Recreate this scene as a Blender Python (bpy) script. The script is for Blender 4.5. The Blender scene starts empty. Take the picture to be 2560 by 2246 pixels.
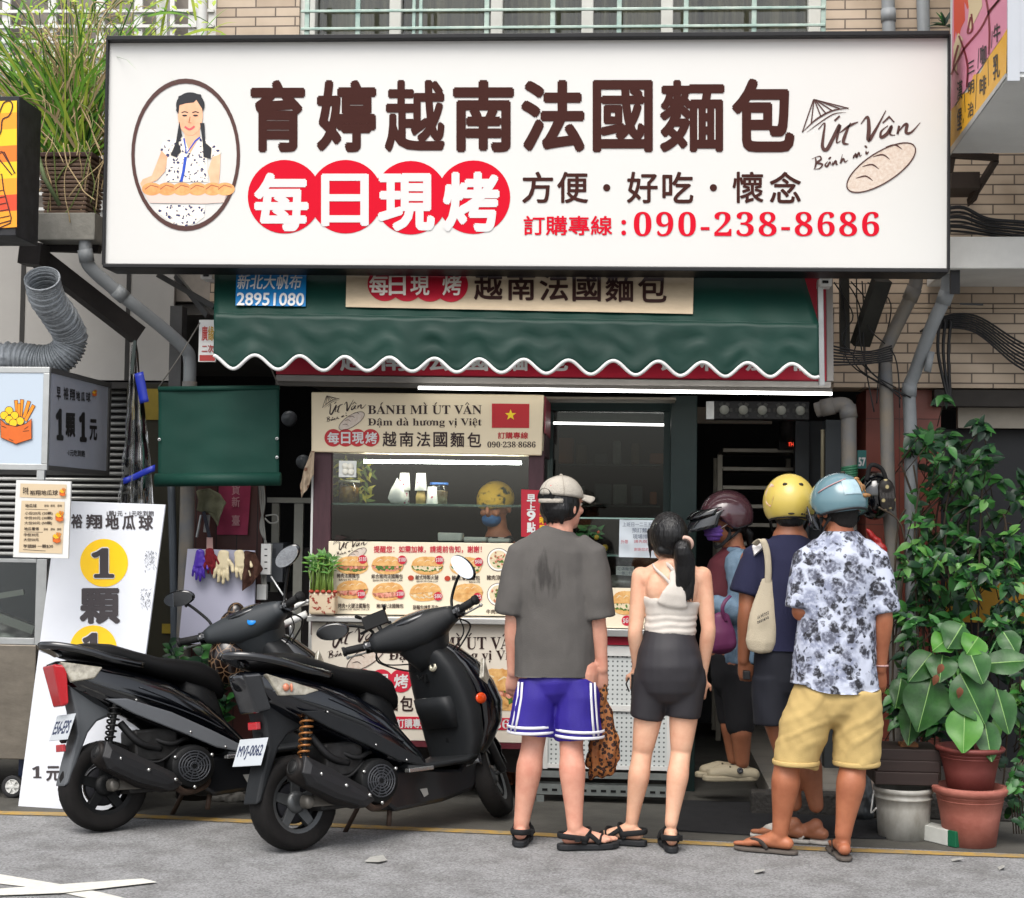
import bpy, math, random
from mathutils import Vector as V, Matrix, noise
R = math.radians
random.seed(7)
SC = bpy.context.scene
COL = SC.collection
# ------------------------------------------------------------------ camera
FPX, YAW, PITCH, ROLL = 3870.0, R(4.5), R(2.62), R(0.75)
CAM = V((0.0, -7.2, 1.5))
fw = V((-math.sin(YAW)*math.cos(PITCH), math.cos(YAW)*math.cos(PITCH), math.sin(PITCH)))
rt0 = V((math.cos(YAW), math.sin(YAW), 0)); up0 = rt0.cross(fw)
rt = rt0*math.cos(ROLL) + up0*math.sin(ROLL); up = up0*math.cos(ROLL) - rt0*math.sin(ROLL)
cd = bpy.data.cameras.new('camera'); cam = bpy.data.objects.new('camera', cd); COL.objects.link(cam)
cam.matrix_world = Matrix(((rt.x, up.x, -fw.x, CAM.x), (rt.y, up.y, -fw.y, CAM.y), (rt.z, up.z, -fw.z, CAM.z), (0, 0, 0, 1)))
cd.sensor_fit = 'HORIZONTAL'; cd.sensor_width = 36; cd.lens = FPX/2560*36; cd.clip_end = 2000
SC.camera = cam
# ------------------------------------------------------------------ sky, sun, exposure
SUN_EL, SUN_AZ = R(56), R(196)
w = bpy.data.worlds.new('World'); SC.world = w; w.use_nodes = True
nt = w.node_tree; bg = nt.nodes['Background']
sky = nt.nodes.new('ShaderNodeTexSky'); sky.sky_type = 'NISHITA'; sky.sun_disc = False
sky.sun_elevation = SUN_EL; sky.sun_rotation = SUN_AZ; sky.air_density = 1.0; sky.dust_density = 4.0; sky.ozone_density = 1.0
hs = nt.nodes.new('ShaderNodeHueSaturation'); hs.inputs['Saturation'].default_value = 0.35
nt.links.new(sky.outputs[0], hs.inputs['Color']); nt.links.new(hs.outputs[0], bg.inputs[0]); bg.inputs[1].default_value = 0.15
sd = bpy.data.lights.new('sun', 'SUN'); sd.energy = 1.0; sd.angle = R(42); sd.color = (1, .96, .9)
so = bpy.data.objects.new('sun', sd); COL.objects.link(so)
sdir = V((math.sin(SUN_AZ)*math.cos(SUN_EL), math.cos(SUN_AZ)*math.cos(SUN_EL), math.sin(SUN_EL)))
so.rotation_euler = sdir.to_track_quat('Z', 'Y').to_euler()
SC.view_settings.view_transform = 'Standard'; SC.view_settings.look = 'None'
SC.view_settings.exposure = 0.8; SC.view_settings.gamma = 1
SC.render.engine = 'CYCLES'
SC.cycles.max_bounces = 7; SC.cycles.diffuse_bounces = 3; SC.cycles.transparent_max_bounces = 12
SC.cycles.use_denoising = True
# ------------------------------------------------------------------ geometry helpers
def ray(u, v): return fw + rt*((u-1280)/FPX) - up*((v-1123)/FPX)
def P(u, v, Y=0.0):
    "point of the plane y=Y (or of plane (point, normal)) that the photo shows at u, v"
    d = ray(u, v)
    if isinstance(Y, tuple): return CAM + d*((Y[0]-CAM).dot(Y[1])/d.dot(Y[1]))
    return CAM + d*((Y-CAM.y)/d.y)
def G(u, v, z=0.0):
    d = ray(u, v); return CAM + d*((z-CAM.z)/d.z)
def plane3(a, b, c):
    n = (b-a).cross(c-a).normalized()
    return (a, n if n.y < 0 else -n)
def lin(h):
    if isinstance(h, str):
        c = [int(h[i:i+2], 16)/255 for i in (0, 2, 4)]
        return tuple(x/12.92 if x <= .04045 else ((x+.055)/1.055)**2.4 for x in c)
    return tuple(h)
MATS = {}
def mat(name, col, rough=.5, metal=0, var=0, vs=8, bump=0, bs=60, coat=0, spec=.5, emit=0, trans=0, alpha=1, ior=1.45, col2=None, stretch=None, sss=0):
    if name in MATS: return MATS[name]
    m = bpy.data.materials.new(name); m.use_nodes = True; MATS[name] = m
    n = m.node_tree; b = n.nodes['Principled BSDF']; L = n.links.new
    c = lin(col); b.inputs['Base Color'].default_value = (*c, 1)
    b.inputs['Roughness'].default_value = rough; b.inputs['Metallic'].default_value = metal
    b.inputs['Coat Weight'].default_value = coat; b.inputs['Coat Roughness'].default_value = .08
    b.inputs['Specular IOR Level'].default_value = spec; b.inputs['IOR'].default_value = ior
    b.inputs['Transmission Weight'].default_value = trans; b.inputs['Alpha'].default_value = alpha
    if sss: b.inputs['Subsurface Weight'].default_value = sss; b.inputs['Subsurface Radius'].default_value = (.012, .005, .003); b.inputs['Subsurface Scale'].default_value = 1
    if emit: b.inputs['Emission Color'].default_value = (*c, 1); b.inputs['Emission Strength'].default_value = emit
    if var or bump:
        tc = n.nodes.new('ShaderNodeTexCoord'); mp = n.nodes.new('ShaderNodeMapping')
        L(tc.outputs['Object'], mp.inputs[0])
        if stretch: mp.inputs['Scale'].default_value = stretch
    if var:
        t = n.nodes.new('ShaderNodeTexNoise'); t.inputs['Scale'].default_value = vs; t.inputs['Detail'].default_value = 6; t.inputs['Roughness'].default_value = .65
        L(mp.outputs[0], t.inputs['Vector'])
        r = n.nodes.new('ShaderNodeMapRange'); r.inputs[1].default_value = .3; r.inputs[2].default_value = .7
        L(t.outputs[0], r.inputs[0])
        mx = n.nodes.new('ShaderNodeMix'); mx.data_type = 'RGBA'
        c2 = lin(col2) if col2 else tuple(x*(1-var) for x in c)
        mx.inputs[6].default_value = (*c, 1); mx.inputs[7].default_value = (*c2, 1)
        L(r.outputs[0], mx.inputs[0]); L(mx.outputs[2], b.inputs['Base Color'])
        rr = n.nodes.new('ShaderNodeMapRange'); rr.inputs[3].default_value = max(0, rough-.12*min(1, var*2)); rr.inputs[4].default_value = min(1, rough+.12*min(1, var*2))
        L(t.outputs[0], rr.inputs[0]); L(rr.outputs[0], b.inputs['Roughness'])
    if bump:
        t2 = n.nodes.new('ShaderNodeTexNoise'); t2.inputs['Scale'].default_value = bs; t2.inputs['Detail'].default_value = 4
        L(mp.outputs[0], t2.inputs['Vector'])
        bp = n.nodes.new('ShaderNodeBump'); bp.inputs['Strength'].default_value = bump; bp.inputs['Distance'].default_value = .01
        L(t2.outputs[0], bp.inputs['Height']); L(bp.outputs[0], b.inputs['Normal'])
    return m
def nodes(m): return m.node_tree.nodes, m.node_tree.links.new, m.node_tree.nodes['Principled BSDF']
class MB:
    "collects faces; build() links them as one mesh object"
    def __init__(s): s.v = []; s.f = []; s.m = []; s.sm = []
    def add(s, vs, fs, mi=0, smooth=False):
        o = len(s.v); s.v += [tuple(x) for x in vs]
        for f in fs: s.f.append(tuple(i+o for i in f)); s.m.append(mi); s.sm.append(smooth)
        return s
    def quad(s, a, b, c, d, mi=0): return s.add((a, b, c, d), ((0, 1, 2, 3),), mi)
    def poly(s, pts, mi=0): return s.add(pts, (tuple(range(len(pts))),), mi)
    def box(s, lo, hi, mi=0):
        x0, y0, z0 = lo; x1, y1, z1 = hi
        return s.add([(x, y, z) for x in (x0, x1) for y in (y0, y1) for z in (z0, z1)],
            ((0, 1, 3, 2), (4, 6, 7, 5), (0, 4, 5, 1), (2, 3, 7, 6), (0, 2, 6, 4), (1, 5, 7, 3)), mi)
    def beam(s, a, b, wd, ht, mi=0, upv=(0, 0, 1)):
        a, b = V(a), V(b); t = (b-a).normalized(); upv = V(upv)
        if abs(t.dot(upv)) > .98: upv = V((0, 1, 0))
        x = t.cross(upv).normalized()*wd/2; y = x.cross(t).normalized()*ht/2
        vs = [p+q for p in (a, b) for q in (-x-y, x-y, x+y, -x+y)]
        return s.add(vs, ((3, 2, 1, 0), (4, 5, 6, 7), (0, 1, 5, 4), (1, 2, 6, 5), (2, 3, 7, 6), (3, 0, 4, 7)), mi)
    def hexa(s, fr, bk, mi=0):
        "front quad and back quad"
        return s.add(list(fr)+list(bk), ((0, 1, 2, 3), (7, 6, 5, 4), (0, 4, 5, 1), (1, 5, 6, 2), (2, 6, 7, 3), (3, 7, 4, 0)), mi)
    def tube(s, pts, rad, n=12, mi=0, side=None, caps=True, closed=False):
        pts = [V(p) for p in pts]; N = len(pts)
        if not isinstance(rad, list): rad = [rad]*N
        vs = []; pside = None
        for i, p in enumerate(pts):
            if closed: t = pts[(i+1) % N]-pts[i-1]
            else: t = pts[min(i+1, N-1)]-pts[max(i-1, 0)]
            t = t.normalized() if t.length > 1e-9 else V((0, 0, 1))
            if side is not None: sd_ = V(side)
            else: sd_ = pside if pside is not None else (V((1, 0, 0)) if abs(t.x) < .8 else V((0, 1, 0)))
            a = sd_ - t*sd_.dot(t)
            a = a.normalized() if a.length > 1e-6 else t.orthogonal().normalized()
            pside = a; b = t.cross(a)
            r = rad[i]; rx, ry = r if isinstance(r, (tuple, list)) else (r, r)
            vs += [p + a*(rx*math.cos(2*math.pi*k/n)) + b*(ry*math.sin(2*math.pi*k/n)) for k in range(n)]
        fs = []
        for i in range(N if closed else N-1):
            j = (i+1) % N
            for k in range(n): fs.append((i*n+k, i*n+(k+1) % n, j*n+(k+1) % n, j*n+k))
        if caps and not closed: fs += [tuple(range(n-1, -1, -1)), tuple(range((N-1)*n, N*n))]
        return s.add(vs, fs, mi, True)
    def cap(s, pts, rad, n=14, mi=0, side=None):
        "tube with rounded ends: for limbs"
        pts = [V(p) for p in pts]
        rad = list(rad) if isinstance(rad, (list, tuple)) else [rad]*len(pts)
        g = lambda r: r if isinstance(r, (tuple, list)) else (r, r)
        d0 = (pts[0]-pts[1]).normalized(); d1 = (pts[-1]-pts[-2]).normalized()
        r0 = g(rad[0]); r1 = g(rad[-1]); pp = []; rr = []
        for a in (80, 50, 25): pp.append(pts[0]+d0*min(r0)*math.sin(R(a))); rr.append(tuple(x*math.cos(R(a)) for x in r0))
        pp += pts; rr += [g(r) for r in rad]
        for a in (25, 50, 80): pp.append(pts[-1]+d1*min(r1)*math.sin(R(a))); rr.append(tuple(x*math.cos(R(a)) for x in r1))
        return s.tube(pp, rr, n, mi, side)
    def ball(s, c, r, n=16, k=10, mi=0, rot=None, zlo=-1.0, zhi=1.0):
        c = V(c); r = (r, r, r) if not isinstance(r, (tuple, list)) else r
        a0, a1 = math.asin(zlo), math.asin(zhi); vs = []
        for i in range(k+1):
            a = a0+(a1-a0)*i/k
            for j in range(n):
                q = V((r[0]*math.cos(a)*math.cos(2*math.pi*j/n), r[1]*math.cos(a)*math.sin(2*math.pi*j/n), r[2]*math.sin(a)))
                vs.append(c+(rot @ q if rot else q))
        fs = [(i*n+j, i*n+(j+1) % n, (i+1)*n+(j+1) % n, (i+1)*n+j) for i in range(k) for j in range(n)]
        fs += [tuple(range(n-1, -1, -1)), tuple(range(k*n, k*n+n))]
        return s.add(vs, fs, mi, True)
    def lathe(s, prof, o, n=28, mi=0, ax=None, smooth=True):
        "prof: (radius, height) pairs about an axis through o"
        o = V(o); q = V(ax).to_track_quat('Z', 'X').to_matrix() if ax is not None else Matrix.Identity(3)
        vs = [o+q @ V((r*math.cos(2*math.pi*j/n), r*math.sin(2*math.pi*j/n), h)) for r, h in prof for j in range(n)]
        fs = [(i*n+j, i*n+(j+1) % n, (i+1)*n+(j+1) % n, (i+1)*n+j) for i in range(len(prof)-1) for j in range(n)]
        return s.add(vs, fs, mi, smooth)
    def prism(s, pts, off, mi=0):
        "polygon pts extruded by the vector off"
        pts = [V(p) for p in pts]; off = V(off); n = len(pts)
        fs = [tuple(range(n)), tuple(range(2*n-1, n-1, -1))] + [(i, i+n, (i+1) % n+n, (i+1) % n) for i in range(n)]
        return s.add(pts+[p+off for p in pts], fs, mi)
    def grid(s, f, nu, nv, mi=0, smooth=True):
        vs = [f(i/nu, j/nv) for j in range(nv+1) for i in range(nu+1)]
        fs = [(j*(nu+1)+i, j*(nu+1)+i+1, (j+1)*(nu+1)+i+1, (j+1)*(nu+1)+i) for j in range(nv) for i in range(nu)]
        return s.add(vs, fs, mi, smooth)
    def build(s, name, mats, parent=None, bevel=0, seg=2, solid=0, sub=0, fix=True, local=False):
        me = bpy.data.meshes.new(name); me.from_pydata(s.v, [], s.f)
        mats = mats if isinstance(mats, (list, tuple)) else [mats]
        for m in mats: me.materials.append(m)
        me.polygons.foreach_set('material_index', s.m); me.polygons.foreach_set('use_smooth', s.sm)
        if fix:
            import bmesh
            bm = bmesh.new(); bm.from_mesh(me); bmesh.ops.recalc_face_normals(bm, faces=bm.faces); bm.to_mesh(me); bm.free()
        me.update()
        return link(name, me, parent, bevel, seg, solid, sub, local)
def link(name, me, parent=None, bevel=0, seg=2, solid=0, sub=0, local=False):
    o = bpy.data.objects.new(name, me); COL.objects.link(o)
    if parent is not None:
        o.parent = parent
        if not local: o.matrix_parent_inverse = Matrix.Translation(-root_loc(parent))
    if solid: q = o.modifiers.new('solid', 'SOLIDIFY'); q.thickness = solid; q.offset = 0
    if bevel:
        q = o.modifiers.new('bevel', 'BEVEL'); q.width = bevel; q.segments = seg; q.limit_method = 'ANGLE'; q.angle_limit = R(35); q.harden_normals = False
    if sub: q = o.modifiers.new('sub', 'SUBSURF'); q.levels = q.render_levels = sub
    return o
LOCS = {}
def root_loc(p): return V(LOCS.get(p.name, (0, 0, 0)))
def tag(o, label, cat, group=None, kind=None):
    o['label'] = label; o['category'] = cat
    if group: o['group'] = group
    if kind: o['kind'] = kind
    return o
def thing(name, label, cat, loc=(0, 0, 0), group=None, rot=None):
    o = bpy.data.objects.new(name, None); COL.objects.link(o); o.location = loc; o.empty_display_size = .1
    if rot is not None: o.rotation_euler = rot
    LOCS[o.name] = tuple(loc)
    return tag(o, label, cat, group)
def struct(name, mb, m, **k):
    o = mb.build(name, m, **k); o['kind'] = 'structure'; return o
# ------------------------------------------------------------------ lettering
GLY = {}
def glyphs(s, bold=0.0, shear=0.0, sp=1.0):
    k = (s, bold, shear, sp)
    if k in GLY: return GLY[k]
    c = bpy.data.curves.new('lettering', 'FONT'); c.body = s; c.size = 1; c.resolution_u = 3; c.shear = shear; c.space_character = sp
    o = bpy.data.objects.new('lettering', c); COL.objects.link(o)
    dg = bpy.context.evaluated_depsgraph_get(); dg.update()
    me = bpy.data.meshes.new_from_object(o.evaluated_get(dg))
    v0 = [(v.co.x, v.co.y) for v in me.vertices]; f0 = [tuple(p.vertices) for p in me.polygons]
    bpy.data.objects.remove(o); bpy.data.curves.remove(c); bpy.data.meshes.remove(me)
    vs = [(x, y, 0) for x, y in v0]; fs = list(f0)
    if bold:
        n = 8 if bold > .03 else 5
        for j in range(n):
            a = 2*math.pi*(j+.5)/n; dx, dy = bold*.8*math.cos(a), bold*.8*math.sin(a); o_ = len(vs)
            if n == 8: m_ = 1/max(abs(math.cos(a)), abs(math.sin(a))); dx *= m_; dy *= m_
            vs += [(x+dx, y+dy, (j+1)*6e-5) for x, y in v0]; fs += [tuple(i+o_ for i in f) for f in f0]
    x0 = min(a[0] for a in vs); x1 = max(a[0] for a in vs); y0 = min(b[1] for b in vs); y1 = max(b[1] for b in vs)
    GLY[k] = ([((a-x0)/(x1-x0), (b-y0)/max(1e-6, y1-y0), z) for a, b, z in vs], fs)
    return GLY[k]
def bil(q, s, t):
    "q: TL TR BR BL; s right, t up"
    a = [q[3][i]*(1-s)+q[2][i]*s for i in range(len(q[0]))]; b = [q[0][i]*(1-s)+q[1][i]*s for i in range(len(q[0]))]
    return [a[i]*(1-t)+b[i]*t for i in range(len(a))]
def rect(u0, v0, u1, v1): return ((u0, v0), (u1, v0), (u1, v1), (u0, v1))
def lay(pl, off):
    if isinstance(pl, tuple): return (pl[0]+pl[1]*off, pl[1])
    return pl-off
def text(mb, s, q, pl, mi=0, bold=0.0, off=.003, shear=0.0, sp=1.0):
    "letters fitted into the photo rectangle (u0,v0,u1,v1) or quad q on plane pl"
    if not isinstance(q[0], (tuple, list)): q = rect(*q)
    vs, fs = glyphs(s, bold, shear, sp)
    mb.add([P(*bil(q, a, b), lay(pl, off+z)) for a, b, z in vs], fs, mi)
def flat(mb, pts, pl, mi=0, off=.002):
    pl = lay(pl, off); mb.poly([P(u, v, pl) for u, v in pts], mi)
def disc(mb, u, v, r, pl, mi=0, off=.002, ry=None, n=32, rot=0):
    ry = ry or r; c, s_ = math.cos(rot), math.sin(rot); pts = []
    for k in range(n):
        a, b = r*math.cos(2*math.pi*k/n), ry*math.sin(2*math.pi*k/n); pts.append((u+a*c-b*s_, v+a*s_+b*c))
    flat(mb, pts, pl, mi, off)
def ring(mb, u, v, ro, ri, pl, mi=0, off=.003, ro2=None, ri2=None, n=48):
    pl = lay(pl, off); ro2 = ro2 or ro; ri2 = ri2 or ri; vs = []
    for k in range(n):
        a = 2*math.pi*k/n; vs += [P(u+ro*math.cos(a), v+ro2*math.sin(a), pl), P(u+ri*math.cos(a), v+ri2*math.sin(a), pl)]
    mb.add(vs, [(2*k, (2*k+2) % (2*n), (2*k+3) % (2*n), 2*k+1) for k in range(n)], mi)
def stroke(mb, pts, wd, pl, mi=0, off=.003, taper=False):
    "a drawn line in photo pixels on plane pl"
    pl = lay(pl, off); n = len(pts); L = []; Rr = []
    for i, (u, v) in enumerate(pts):
        a = pts[max(i-1, 0)]; b = pts[min(i+1, n-1)]; dx, dy = b[0]-a[0], b[1]-a[1]; l = math.hypot(dx, dy) or 1
        h = wd/2*(1 if not taper else max(.25, math.sin(math.pi*(i+.6)/(n+.2))))
        L.append(P(u-dy/l*h, v+dx/l*h, pl)); Rr.append(P(u+dy/l*h, v-dx/l*h, pl))
    mb.add(L+Rr, [(i, i+1, n+i+1, n+i) for i in range(n-1)], mi)
def curve(pts, k=6):
    "Catmull-Rom through points (2D or 3D)"
    out = []; p = [pts[0]]+list(pts)+[pts[-1]]; D = len(pts[0])
    for i in range(1, len(p)-2):
        for j in range(k):
            t = j/k; out.append(tuple(.5*((2*p[i][d])+(-p[i-1][d]+p[i+1][d])*t+(2*p[i-1][d]-5*p[i][d]+4*p[i+1][d]-p[i+2][d])*t*t+(-p[i-1][d]+3*p[i][d]-3*p[i+1][d]+p[i+2][d])*t**3) for d in range(D)))
    out.append(tuple(pts[-1])); return out
def blob(name, mb, m, parent, voxel=.006, smooth=4, wrinkle=None, local=False, zmin=None):
    "fuse overlapping closed shapes into one continuous surface"
    me = bpy.data.meshes.new(name); me.from_pydata(mb.v, [], mb.f)
    import bmesh
    bm = bmesh.new(); bm.from_mesh(me); bmesh.ops.recalc_face_normals(bm, faces=bm.faces); bm.to_mesh(me); bm.free()
    o = bpy.data.objects.new(name, me); COL.objects.link(o)
    q = o.modifiers.new('r', 'REMESH'); q.mode = 'VOXEL'; q.voxel_size = voxel
    if smooth: q = o.modifiers.new('s', 'SMOOTH'); q.iterations = smooth; q.factor = .5
    dg = bpy.context.evaluated_depsgraph_get(); dg.update()
    m2 = bpy.data.meshes.new_from_object(o.evaluated_get(dg))
    bpy.data.objects.remove(o); bpy.data.meshes.remove(me)
    if wrinkle:
        nn = [v.normal.copy() for v in m2.vertices]
        for v, n in zip(m2.vertices, nn): v.co += n*wrinkle(v.co, n)
    if zmin:
        for v in m2.vertices: v.co.z = max(v.co.z, zmin(v.co))
    m2.polygons.foreach_set('use_smooth', [True]*len(m2.polygons))
    m2.materials.clear(); m2.materials.append(m); m2.update(); m2.name = name
    return link(name, m2, parent, local=local)
# ------------------------------------------------------------------ materials
ASPH = mat('asphalt', '858585', .9, var=.15, vs=1.3, bump=.5, bs=260)
n_, L_, b_ = nodes(ASPH)
tc_ = n_.new('ShaderNodeTexCoord'); vo_ = n_.new('ShaderNodeTexVoronoi'); vo_.inputs['Scale'].default_value = 125
L_(tc_.outputs['Object'], vo_.inputs['Vector'])
cr_ = n_.new('ShaderNodeValToRGB'); cr_.color_ramp.elements[0].position = .0; cr_.color_ramp.elements[0].color = (.62, .62, .62, 1); cr_.color_ramp.elements[1].position = 1; cr_.color_ramp.elements[1].color = (1.5, 1.5, 1.5, 1)
L_(vo_.outputs['Color'], cr_.inputs[0])
mu_ = n_.new('ShaderNodeMix'); mu_.data_type = 'RGBA'; mu_.blend_type = 'MULTIPLY'; mu_.inputs[0].default_value = 1
L_(b_.inputs['Base Color'].links[0].from_socket, mu_.inputs[6]); L_(cr_.outputs[0], mu_.inputs[7]); L_(mu_.outputs[2], b_.inputs['Base Color'])
n3_ = n_.new('ShaderNodeTexNoise'); n3_.inputs['Scale'].default_value = 5; n3_.inputs['Detail'].default_value = 9
L_(tc_.outputs['Object'], n3_.inputs['Vector'])
c3_ = n_.new('ShaderNodeValToRGB'); c3_.color_ramp.elements[0].position = .32; c3_.color_ramp.elements[0].color = (.72, .71, .7, 1); c3_.color_ramp.elements[1].position = .58; c3_.color_ramp.elements[1].color = (1.05, 1.05, 1.05, 1)
L_(n3_.outputs[0], c3_.inputs[0])
mv_ = n_.new('ShaderNodeMix'); mv_.data_type = 'RGBA'; mv_.blend_type = 'MULTIPLY'; mv_.inputs[0].default_value = 1
L_(mu_.outputs[2], mv_.inputs[6]); L_(c3_.outputs[0], mv_.inputs[7]); L_(mv_.outputs[2], b_.inputs['Base Color'])
def brick(name, c1, c2, mortar, bw, bh, ms=.006, off=.5, rough=.55, bump=.6):
    m = mat(name, c1, rough); n, L, b = nodes(m)
    tc = n.new('ShaderNodeTexCoord'); sp = n.new('ShaderNodeSeparateXYZ'); cb = n.new('ShaderNodeCombineXYZ')
    L(tc.outputs['Object'], sp.inputs[0]); L(sp.outputs[0], cb.inputs[0]); L(sp.outputs[2], cb.inputs[1])
    t = n.new('ShaderNodeTexBrick'); t.offset = off; t.inputs['Scale'].default_value = 1; t.inputs['Brick Width'].default_value = bw; t.inputs['Row Height'].default_value = bh
    t.inputs['Mortar Size'].default_value = ms; t.inputs['Mortar Smooth'].default_value = .2
    t.inputs['Color1'].default_value = (*lin(c1), 1); t.inputs['Color2'].default_value = (*lin(c2), 1); t.inputs['Mortar'].default_value = (*lin(mortar), 1)
    L(cb.outputs[0], t.inputs['Vector'])
    z = n.new('ShaderNodeTexNoise'); z.inputs['Scale'].default_value = 3; z.inputs['Detail'].default_value = 8; L(tc.outputs['Object'], z.inputs['Vector'])
    r = n.new('ShaderNodeValToRGB'); r.color_ramp.elements[0].position = .3; r.color_ramp.elements[0].color = (.72, .7, .66, 1); r.color_ramp.elements[1].position = .62; r.color_ramp.elements[1].color = (1, 1, 1, 1)
    L(z.outputs[0], r.inputs[0])
    x = n.new('ShaderNodeMix'); x.data_type = 'RGBA'; x.blend_type = 'MULTIPLY'; x.inputs[0].default_value = 1
    L(t.outputs[0], x.inputs[6]); L(r.outputs[0], x.inputs[7]); L(x.outputs[2], b.inputs['Base Color'])
    bp = n.new('ShaderNodeBump'); bp.invert = True; bp.inputs['Strength'].default_value = bump; bp.inputs['Distance'].default_value = .006
    L(t.outputs[1], bp.inputs['Height']); L(bp.outputs[0], b.inputs['Normal'])
    return m
TILE = brick('beige_tile', 'c4b29d', 'b3a08b', '665a50', .235, .056, .0045)
REDT = brick('red_tile', '8a4a3c', '7c4136', '5d3a33', .30, .30, .003, 0, .35)
WHT = mat('white_paint', 'd8d8d4', .5, var=.12, vs=5); GREY = mat('grey_panel', '8d8b87', .7, var=.15, vs=2)
CONC = mat('concrete', '9b988f', .9, var=.35, vs=6, bump=.4, bs=40)
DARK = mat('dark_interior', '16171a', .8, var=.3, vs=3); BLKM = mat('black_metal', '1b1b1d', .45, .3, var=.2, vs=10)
STEEL = mat('stainless', '8f8d88', .38, .85, var=.22, vs=5, bump=.08, bs=15); ALU = mat('aluminium', 'b9bbba', .4, .7, var=.15, vs=12)
PIPE = mat('grey_pvc', '8c9092', .5, var=.2, vs=7); PIPED = mat('worn_grey_pvc', '63666a', .6, var=.35, vs=6, col2='7d7466')
CABLE = mat('black_cable', '131315', .5); GREENP = mat('green_frame_paint', '0d2724', .45, var=.2, vs=9)
TARP = mat('green_tarpaulin', '09332a', .5, var=.3, vs=2.2, bump=.12, bs=6, spec=.35)
TARP2 = mat('green_canvas', '0c3a30', .6, var=.18, vs=4, bump=.1, bs=300, spec=.3)
RED = mat('red_print', 'c8142c', .45); BROWN = mat('brown_print', '47241d', .5); DBROWN = mat('dark_brown_print', '2e1714', .5)
SIGNW = mat('sign_acrylic', 'd2d1cd', .35, var=.03, vs=1.2, emit=0); WPRINT = mat('white_print', 'd0cfcd', .5)
CREAM = mat('cream_print', 'e8dcc2', .5, var=.04, vs=5); BLACKP = mat('black_print', '1d1b1b', .5)
YEL = mat('yellow_print', 'f2c311', .45); TUBE = mat('lit_tube', 'fffdf8', .4, emit=24)
MAROON = mat('maroon_wood', '45262e', .55, var=.35, vs=9, stretch=(8, 8, 1)); GLASS = mat('clear_glass', 'ffffff', .02, trans=1, ior=1.02, spec=.6)
# thin glazing: mirror-like sheen over a see-through sheet
def glazing(name, refl=.12, tint=(1, 1, 1)):
    m = bpy.data.materials.new(name); m.use_nodes = True; n = m.node_tree.nodes; L = m.node_tree.links.new; n.clear()
    o = n.new('ShaderNodeOutputMaterial'); t = n.new('ShaderNodeBsdfTransparent'); g = n.new('ShaderNodeBsdfGlossy'); x = n.new('ShaderNodeMixShader'); f = n.new('ShaderNodeFresnel')
    g.inputs['Roughness'].default_value = .03; t.inputs[0].default_value = (*tint, 1); f.inputs[0].default_value = 1.5
    a = n.new('ShaderNodeMath'); a.operation = 'ADD'; a.inputs[1].default_value = refl-.04; L(f.outputs[0], a.inputs[0])
    L(a.outputs[0], x.inputs[0]); L(t.outputs[0], x.inputs[1]); L(g.outputs[0], x.inputs[2]); L(x.outputs[0], o.inputs[0]); return m
PANE = glazing('glass_pane', .07, (.92, .96, .94)); FILM = glazing('plastic_film', .12, (.9, .92, .93))
# ------------------------------------------------------------------ ground
mb = MB(); mb.grid(lambda s, t: (-60+120*s, -60+120*t, 0), 4, 4, smooth=False); struct('road', mb, ASPH)
mb = MB()
def gband(pts, z=.004): mb.poly([tuple(G(u, v, z)) for u, v in pts])
def zs(x, y): return (x*.4463, y*.4463+1446)
gband([zs(-60, 1648), zs(390, 1722), zs(560, 1758), zs(860, 1830), zs(640, 1830), zs(480, 1790), zs(240, 1738), zs(-60, 1704)])
gband([zs(-60, 1742), zs(800, 1681), zs(880, 1702), zs(350, 1763), zs(-60, 1778)], .008)
WLINE = mat('road_paint_white', 'd8d6cc', .8, var=.2, vs=25); struct('road_marking', mb, WLINE)
mb = MB()
top = [(-60, 2026), (330, 2035), (900, 2062), (1300, 2079), (1700, 2101), (2050, 2118), (2620, 2138)]
for (a, b), (c, d) in zip(top, top[1:]): mb.quad(G(a, b+9, .004), G(c, d+9, .004), G(c, d, .004), G(a, b, .004))
struct('yellow_line', mb, mat('road_paint_yellow', 'b08a35', .85, var=.45, vs=14, col2='7d7563'))
# shop floor behind a raised kerb, walkway strip beside it
FLT = brick('floor_tile', '8f8b83', '8a857d', '45423f', .3, .3, .004, 0, .3, .3)
for nd in FLT.node_tree.nodes:
    if nd.type == 'COMBXYZ': # tiles lie flat
        FLT.node_tree.links.new(FLT.node_tree.nodes['Separate XYZ'].outputs[1], nd.inputs[1])
mb = MB(); mb.box((.72, 1.02, .0), (2.2, 5, .125)); struct('shop_floor', mb, FLT)
mb = MB(); mb.box((.62, .90, .0), (2.25, 1.016, .118)); struct('kerb', mb, mat('kerb_stone', '3f3c38', .8, var=.5, vs=30, bump=1, bs=50), bevel=.012)
mb = MB(); ga, gb_ = G(-700, 1998), G(2900, 2150); mb.prism([(ga.x, ga.y, .0005), (gb_.x, gb_.y, .0005), (6, 5, .0005), (-6, 5, .0005)], (0, 0, .0025)); struct('walkway', mb, mat('walkway_asphalt', '57554f', .85, var=.4, vs=4, bump=.3, bs=120))
mb = MB(); mb.prism([G(1700, 2003, .006), G(2110, 2013, .006), G(2215, 2062, .006), G(2215, 2098, .006), G(1905, 2090, .006), G(1690, 2078, .006)], (0, 0, .006))
tag(mb.build('floor_mat', mat('black_rubber', '1d1d1f', .8, var=.3, vs=12, bump=.2, bs=200)), 'flat black rubber mat on the road in front of the shop step', 'mat')
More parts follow.
